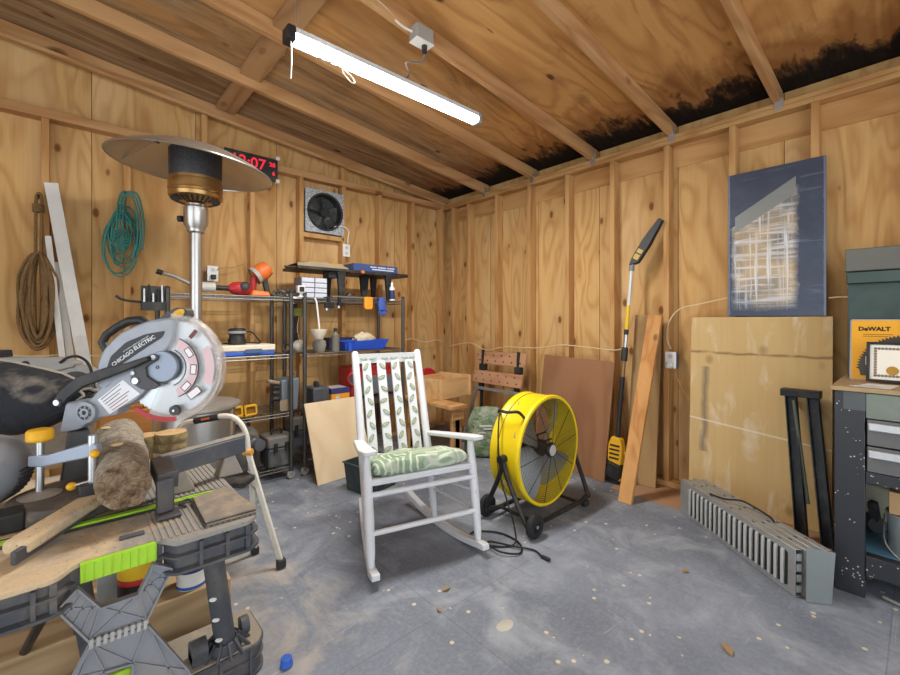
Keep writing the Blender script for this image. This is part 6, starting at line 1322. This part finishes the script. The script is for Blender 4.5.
for i in range(5):
    a = 2*PI*i/5+.3; b = B(); rg = []
    for j in range(5): r_ = .035+.027*j; w_ = .35-.035*j; rg.append([(r_*math.cos(a+s_*w_), r_*math.sin(a+s_*w_), -.035+s_*.02) for s_ in (-1, -.3, .4, 1)])
    vs = [p_ for row in rg for p_ in row]; vs2 = [(x, y, z-.002) for x, y, z in vs]; b.add(vs+vs2, [(i_*4+j, i_*4+j+1, i_*4+j+5, i_*4+j+4) for i_ in range(4) for j in range(3)]+[(20+i_*4+j+4, 20+i_*4+j+5, 20+i_*4+j+1, 20+i_*4+j) for i_ in range(4) for j in range(3)], EM); b.build('blade', plain('fan_blade_grey', (120, 126, 126), .3, .5), ef)
o = B().cyl(EM @ V((0, 0, -.06)), EM @ V((0, 0, -.005)), .042, n=22).build('motor', BLACK, ef)
b = B()
for k_ in range(4): b.tube([EM @ V((.04*(k_+1)*math.cos(2*PI*i/32), .04*(k_+1)*math.sin(2*PI*i/32), .016-.0)) for i in range(32)], .0016, 5, True)
for i in range(8): a = 2*PI*i/8; b.tube([EM @ V((.012*math.cos(a), .012*math.sin(a), .016)), EM @ V((.166*math.cos(a), .166*math.sin(a), .018))], .0018, 5)
b.build('wire_guard', DARK, ef)
B().b2((ex+.01, -.008, ez-.13), (ex+.09, -.0, ez-.07)).build('capacitor_box', BLACK, ef, .004)
trim(B().b2((-1.643, 0, 1.925), (-1.257, .086, 1.965)), STUD)
OL = basis((-1.236, -.006, 1.845), (1, 0, 0), (0, -1, 0)); ou2 = outlet(OL, 'wall_outlet', 'white outlet box with two sockets on the wall above the router table')
cable('fan_cord', [(-1.36, -.012, 2.05), (-1.27, -.02, 2.06), (-1.215, -.012, 2.03), (-1.22, -.01, 1.97), (-1.225, -.012, 1.91)], 'white cord looping from the exhaust fan to the outlet box', .006, ROPE_W, 'cord')
p = ony(213, 273, 0); OL = basis((-2.362, -.006, 1.545), (1, 0, 0), (0, -1, 0)); o3 = outlet(OL, 'wall_outlet', 'white wall outlet with a black plug beside the heater pole'); B().b2((-.017, -.045, .0088), (.018, -.01, .034), OL).build('plug', BLACK, o3, .004)
lw = lambda x, y, v=-.008: ony(x, y, v)
cable('trimmer_cord', [lw(217, 270, -.03), lw(222, 268), lw(235, 267), lw(248, 262)], 'thin tan cord running from the plugged outlet to the next stud', .003, plain('tan_cord', (170, 128, 80), .7), 'cord')
cable('wall_cable', [lw(0, 355), lw(40, 356), lw(70, 354), lw(100, 356), lw(125, 353)] , 'cream cable stapled along the left wall behind the rope coil')
cable('corner_cable', [lw(404, 340), lw(412, 339), lw(425, 342), lw(436, 340), lw(443, 342)], 'cream cable sagging across the last bays of the left wall', .0045)
# coil of brown rope
n = N('brown_rope'); o = n.coord(); n1 = n.noise(o, 90, 3, .5); n.base(n.mix(n1, srgb(92, 70, 46), srgb(150, 120, 84))); n.bump(n1, .8, .006); RP = n.fin(.95, 0, .1)
rc = lw(38, 300, -.06); rp = thing('rope_coil', 'thick brown rope coil hanging on the wall stud at far left', 'rope', (rc.x, -.05, rc.z-.2)); rng = random.Random(3); b = B()
zt2 = lw(38, 196, -.05).z; zm_ = lw(38, 253, -.05).z; zb_ = lw(38, 350, -.05).z; kx = rc.x
for i in range(13):
    w_ = .016+.0058*i; lo_z = zb_+.05*rng.random()+.012*(13-i)*.6-.02; yy = -.03-.011*(i % 5); hi = zm_-.01*(i % 4)
    P = [V((kx+w_*math.cos(t)*(1.0+.12*rng.uniform(-1, 1)), yy-.012*math.sin(t*2+i), (hi+lo_z)/2+(hi-lo_z)/2*math.sin(t))) for t in [2*PI*k_/14 for k_ in range(14)]]
    b.tube(P, .0085, 7, True, smooth=4)
b.build('loops', RP, rp)
b = B().tube([(kx-.012, -.03, zm_-.02), (kx-.012, -.028, (zm_+zt2)/2), (kx-.008, -.026, zt2), (kx+.012, -.028, zt2+.004), (kx+.014, -.03, (zm_+zt2)/2), (kx+.012, -.03, zm_-.02)], .0085, 7, smooth=5)
for i in range(4): b.tube([V((kx+.022*math.cos(t), -.034+.022*math.sin(t), zt2-.09+.012*i)) for t in [2*PI*k_/12 for k_ in range(12)]], .007, 6, True)
b.build('hanging_loop', RP, rp); B().cyl((kx, .0, zt2-.004), (kx, -.05, zt2+.006), .005, n=8).build('nail', DARK, rp)
# green hose
n = N('teal_hose'); o = n.coord(); n.base(n.mix(n.noise(o, 30, 3), srgb(22, 92, 88), srgb(64, 140, 128))); THM = n.fin(.45, 0, .4)
gc = lw(125, 235, -.05); gh = thing('hose_coil', 'tangled teal green garden hose hanging on the wall', 'hose', (gc.x, -.05, lw(125, 278, -.05).z)); rng = random.Random(11); b = B(); kk_ = 3.0/F*1.02
def hp(px, py, y=-.04): p = ony(px, py, y); return V((p.x, p.y, p.z))
for i in range(9):
    cx_, cy_ = 124+rng.uniform(-6, 6), 238+rng.uniform(-8, 8); rx_, ry_ = rng.uniform(7, 17), rng.uniform(16, 34); an = rng.uniform(-.5, .5)
    b.tube([hp(cx_+rx_*math.cos(t)*math.cos(an)-ry_*math.sin(t)*math.sin(an)*.4, cy_+ry_*math.sin(t)*math.cos(an)+rx_*math.cos(t)*math.sin(an), -.025-.006*(i % 5)-.008*math.sin(2*t+i)) for t in [2*PI*k_/16 for k_ in range(16)]], .0052, 7, True, smooth=4)
for dx in (-2, 1, 4):
    b.tube([hp(120+dx, 250, -.05), hp(119+dx, 215, -.05), hp(122+dx, 196, -.04), hp(128+dx*1.5, 192, -.04), hp(136+dx, 200, -.045), hp(140+dx, 225, -.05), hp(138+dx, 250, -.05)], .0062, 7, smooth=5)
b.build('loops', THM, gh); b = B()
for i in range(3): b.tube([hp(114, 232+3*i, -.065), hp(121, 229+3*i, -.075), hp(131, 236+3*i, -.07), hp(121, 240+3*i, -.05)], .006, 7, True, smooth=4)
b.build('wrap', THM, gh); p = hp(124, 193, 0); B().cyl((p.x, .0, p.z-.012), (p.x, -.07, p.z-.006), .005, n=8).build('nail', DARK, gh)
# white trim boards leaning
TRW = plain('white_trim_paint', (214, 212, 206), .6, 0, .05, 10, (160, 150, 134), .2)
def strip(P0, P1, w, label, y0=-.16, y1=-.02, t=.014):
    a, c = lw(*P0, y0), lw(*P1, y1); d_ = (a-c); a = a+d_*((a.z-.003)/(-d_.z)) if d_.z < 0 else a
    a.z = max(a.z, .003); return tag(B().bar(a, c, w, t, (0, 1, 0)).build('trim_board', TRW, None, .001), label, 'board', 'white trim boards')
strip((83, 355), (51, 183), .066, 'widest white trim board, slanting across the wall beside the rope', -.10, -.025)
strip((62, 355), (48, 236), .03, 'narrow white trim strip behind the slanting wide one', -.075, -.05)
strip((70, 355), (57, 262), .036, 'short greyish trim strip between the two white boards', -.055, -.025)
# red speck, boxes behind the saw: a second machine at the far left
G3 = plain('grey_saw_arm', (150, 148, 144), .5, .2, .1, 20, (150, 136, 116), .3)
f3 = FR(60, 365, 1.95); t = thing('bench_saw', 'dusty grey bench saw with a long flat arm behind the dust bag', 'saw', (f3.q(40, 400).x, f3.q(40, 400).y, 0)); 
B().prism(soft(f3.P([(-30, 357), (62, 357), (80, 362), (78, 367), (55, 372), (-30, 372)])[::-1], .01), .05, f3.M, -.025).build('flat_arm', G3, t, .006); B().prism(circ(4.2*f3.k, 20), .003, f3.M @ Matrix.Translation((*f3.p(31, 364.5), .0255))).build('round_hole', BLACK, t)
B().prism([( 26*f3.k*math.cos(R(a)), 26*f3.k*math.sin(R(a))) for a in range(0, 181, 10)], .045, f3.M @ Matrix.Translation((*f3.p(79, 391), -.03))).build('blade_guard', G3, t, .005); B().ring(12*f3.k, 20*f3.k, .006, f3.M @ Matrix.Translation((*f3.p(79, 391), .0155)), R(10), R(170), 20).build('guard_slot', GR1, t)
c = f3.q(55, 392); B().b2((c.x-.3, c.y-.12, .60), (c.x+.16, c.y+.2, c.z-.0)).build('saw_table', plain('saw_table_grey', (116, 110, 102), .6, .2, .12, 20, (160, 142, 116), .4), t, .005)
for dx in (-.27, .12):
    for dy in (-.09, .16): B().b2((c.x+dx-.02, c.y+dy-.02, .002), (c.x+dx+.02, c.y+dy+.02, .6)).build('stand_leg', DARK, t)
B().prism(f3.P([(-6, 350), (6, 350), (7, 357), (-6, 357)])[::-1], .06, f3.M, -.03).build('top_knob', BLACK, t, .004)
b = B().tube([f3.q(*p_, .03) for p_ in ((66, 362), (74, 357), (84, 356), (93, 362), (97, 372), (95, 380))], .006, 7, smooth=4); b.build('saw_cord', plain('black_cord', (26, 26, 28), .6), t)

# ================================================================ STEP LADDER
lfp = onz(281, 567, .006); ld_d = (lfp-CAM).dot(V((_s, _c, 0))); f4 = FR(247, 450, ld_d); LDW = plain('ladder_white', (222, 218, 206), .45, .1, .05, 12, (150, 140, 120), .15)
la_ = thing('step_ladder', 'small white step ladder with a black-gripped handle and black step', 'step ladder', (lfp.x-.2, lfp.y+.15, 0))
jt = f4.q(248, 452, 0); B().bar(lfp+V((0, 0, .02)), jt, .026, .016, tuple(WW)).build('front_leg', LDW, la_, .004); B().b2((-.02, -.018, 0), (.02, .018, .04), Matrix.Translation(lfp)).build('rubber_foot', BLACK, la_, .005)
jl = f4.q(176, 452, 0); fl_ = f4.q(143, 566, 0); fl_.z = .006; B().bar(fl_+V((0, 0, .02)), jl, .026, .016, tuple(WW)).build('front_leg', LDW, la_, .004); B().b2((-.02, -.018, 0), (.02, .018, .04), Matrix.Translation(fl_)).build('rubber_foot', BLACK, la_, .005)
for j_, s_ in ((jt, -1), (jl, 1)):
    fb = V((j_.x+.1*s_*.3, j_.y, .004))-WW*.14; B().bar(fb+V((0, 0, .02)), j_-WW*.02, .024, .014, tuple(WW)).build('rear_leg', LDW, la_, .004); B().b2((-.018, -.016, 0), (.018, .016, .035), Matrix.Translation(fb)).build('rubber_foot', BLACK, la_, .005)
b = B().tube([f4.q(*p_) for p_ in ((248, 452), (247, 438), (243, 427), (236, 419), (227, 416), (212, 417.5), (195, 421), (186, 423), (179, 429), (176, 438), (176, 452))], .0125, 10, smooth=5); b.build('handle', LDW, la_)
o = B().tube([f4.q(*p_) for p_ in ((219, 416.8), (207, 418.8), (195, 421))], .0155, 12).build('grip', BLACK, la_); B().bar(f4.q(211, 417.5, .015), f4.q(203, 419, .015), .004, .01, (0, 0, 1)).build('orange_label', ORG, o)
o = B().cyl(jt-UU*.02, jt+UU*.02, .017, n=14).build('pivot_knob', plain('amber_knob', (216, 160, 70), .5), la_)
sz_ = .44; sc_ = onz(232, 480, sz_); SM = Matrix((UU, -WW, VV)).transposed().to_4x4(); SM.translation = V((sc_.x, sc_.y, sz_))
B().b2((-.26, -.07, -.014), (.09, .09, .014), SM).build('step', plain('step_black', (40, 40, 42), .8, 0, .2, 40, (130, 118, 100), .25), la_, .006)
B().tube([SM @ V((.085, .05, -.01)), jt+V((0, 0, -.09))], .005, 6).build('step_link', STEEL, la_); B().tube([SM @ V((.08, .0, -.016)), f4.q(250, 520, -.2)], .004, 6).build('brace_wire', STEEL, la_)

# ================================================================ UNDER THE TABLE
TIM = wood('timber_beam', (204, 178, 140), (160, 130, 92), 'x', 8, 1.6, knots=.2); TZ = .2
pA, pB_ = onz(150, 608, TZ), onz(236, 585, TZ); yf_ = min(pA.y, pB_.y)
tag(B().b2((-3.6, pA.y+.0, .002), (pB_.x, pA.y+.32, TZ)).build('timber_beam', TIM, None, .004), 'long rough timber beam lying on the floor under the work table', 'timber')
def can(px, py, r, h, body, label, lidm, band=None):
    p = onz(px, py, TZ); t = thing('paint_can', label, 'can', (p.x, p.y+.02, TZ+.001)); M = Matrix.Translation((p.x, p.y+.02, TZ+.001))
    B().lathe([(0, 0), (r, 0), (r*1.02, .004), (r, .008), (r, h-.01), (r*1.03, h-.006), (r*1.03, h)], 26, M).build('body', body, t); B().lathe([(0, h-.008), (r*.98, h-.008), (r*.98, h-.001), (r*.85, h-.004), (0, h-.004)], 26, M).build('lid', lidm, t)
    if band:
        for (z0_, z1_, m_) in band: B().lathe([(r+.0006, h*z0_), (r+.0012, h*z0_+.001), (r+.0012, h*z1_-.001), (r+.0006, h*z1_)], 26, M).build('label', m_, t)
    return t
can(193, 586, .05, .11, WHITE_P, 'white paint can with a blue base and blue lettering band under the table corner', STEEL, [(.02, .12, plain('label_blue', (52, 92, 172), .5)), (.55, .75, plain('label_navy2', (44, 56, 110), .5))])
can(140, 602, .062, .19, plain('can_black', (40, 38, 36), .4, .2), 'black can with a yellow and red label under the lime jaw', STEEL, [(.52, .82, plain('label_yellow2', (232, 190, 40), .5)), (.42, .52, plain('label_red', (178, 44, 40), .5))])
p = onz(109, 606, TZ); tag(B().b2((p.x-.03, p.y+.04, TZ+.001), (p.x+.03, p.y+.08, TZ+.23)).build('silver_box_section', plain('bright_alu', (186, 194, 204), .3, .7), None, .002), 'bright aluminium box section standing left of the black can', 'metal section')
p = onz(30, 650, .01); tag(B().tube([onz(12, 675, .02), onz(44, 616, .42)], .012, 10).build('black_rod', DARK, None), 'thin black rod leaning under the left of the work table', 'rod')
tag(B().cyl((-2.62, -2.17, .002), (-2.62, -2.17, .03), .022, .018, 18).build('blue_plastic_disc', BLU, None, .003), 'blue plastic lid on the floor at the corner of the table foot', 'lid')
# ================================================================ CEILING BITS
jb = onx(0, 0, -1) if False else onz(414, 33, 2.56); yb_ = -1.812-.019; 
jp = ony(414, 33, -1.80); JM = at(jp.x, -1.86, roof(jp.x)-.145)
j = thing('junction_box', 'grey electrical box with a black plug fixed to a rafter', 'junction box', JM); B().b2((-.055, -.04, 0), (.055, .028, .075), JM).build('box', plain('box_grey', (168, 168, 164), .5, .2), j, .004); B().b2((-.058, -.043, -.005), (.058, .03, -.0005), JM).build('cover', WHITE_P, j, .002)
o = B().cyl((jp.x+.02, -1.865, JM.translation.z-.0055), (jp.x+.02, -1.865, JM.translation.z-.05), .016, .012, 12).build('plug', BLACK, j)
cz_ = JM.translation.z
cable('lamp_cord', [(jp.x+.02, -1.865, cz_-.052), (jp.x+.0, -1.86, cz_-.10), (jp.x-.08, -1.84, cz_-.12), ((_A.x+_E.x)/2+.05, _A.y-.02, 2.56), ((_A.x+_E.x)/2, _A.y, 2.532)], 'grey cord from the ceiling box to the middle of the tube light', .005, plain('cord_grey', (120, 112, 104), .6), 'cord')
cable('ceiling_cable', [(jp.x-.056, -1.86, cz_+.04), (jp.x-.12, -1.838, cz_+.06), (jp.x-.25, -1.8375, roof(jp.x-.25)-.06), (jp.x-.6, -1.8375, roof(jp.x-.6)-.05), (jp.x-1.2, -1.8375, roof(jp.x-1.2)-.05)], 'white cable stapled along the rafter to the ceiling box', .006, ROPE_W)
wc = [V((_A.x+.12, _A.y-.06, 2.455)), V((_A.x+.17, _A.y-.08, 2.42)), V((_A.x+.22, _A.y-.07, 2.425)), V((_A.x+.27, _A.y-.09, 2.395)), V((_A.x+.31, _A.y-.08, 2.36)), V((_A.x+.34, _A.y-.09, 2.33)), V((_A.x+.36, _A.y-.085, 2.345)), V((_A.x+.33, _A.y-.08, 2.375)), V((_A.x+.26, _A.y-.07, 2.40)), V((_A.x+.2, _A.y-.06, 2.40)), V((_A.x+.14, _A.y-.05, 2.44)), V((_A.x+.1, _A.y-.04, 2.461))]
wc = [v+V((-.09, 0, .014)) for v in wc]
cable('looped_cord', wc, 'bunched white cord hanging in loops under the left of the tube light', .0035, ROPE_W, 'cord', 5)
# ================================================================ FLOOR LITTER
LFM = plain('dry_leaf', (156, 128, 92), .8, 0, .2, 40); PCH = plain('paint_chip', (216, 210, 190), .7, 0, .05)
for i, (x, y, s_, lab) in enumerate(((446, 590, .022, 'small dry leaf on the floor in front of the rocking chair'), (439, 611, .016, 'crumbled leaf bit nearest the front of the chair rocker'), (686, 572, .018, 'small dry leaf on the floor before the louvre panels'), (727, 650, .03, 'dry brown leaf pieces on the floor at the lower right'), (688, 513, .03, 'brown leaf caught under the left end of the louvre panels'))):
    p = onz(x, y, .001); a = i*1.3; b = B(); P = [(s_*math.cos(t)*(1 if math.cos(t) > 0 else .8), s_*.45*math.sin(t)*abs(math.sin(t))**.3) for t in [2*PI*k_/14 for k_ in range(14)]]
    M = at(p.x, p.y, .0012, a); top = [(u_, v_, .004+.006*math.cos(u_/s_*1.5)+.004*abs(v_)/s_) for u_, v_ in P]; b.add([(u_, v_, z-.0045 if z > .006 else .0003) for u_, v_, z in top]+top, [tuple(range(14))[::-1], tuple(range(14, 28))]+[(k_, (k_+1) % 14, 14+(k_+1) % 14, 14+k_) for k_ in range(14)], M); tag(b.build('dry_leaf', LFM, None), lab, 'leaf')
p = onz(505, 625, .001); tag(B().lathe([(0, .0003), (.034, .0003), (.03, .0025), (0, .003)], 12, Matrix.Translation((p.x, p.y, 0)) @ Matrix.Diagonal((1.2, .8, 1, 1))).build('filler_patch', plain('filler_putty', (180, 178, 166), .7), None), 'flat pale putty patch on the floor ahead of the chair', 'patch')
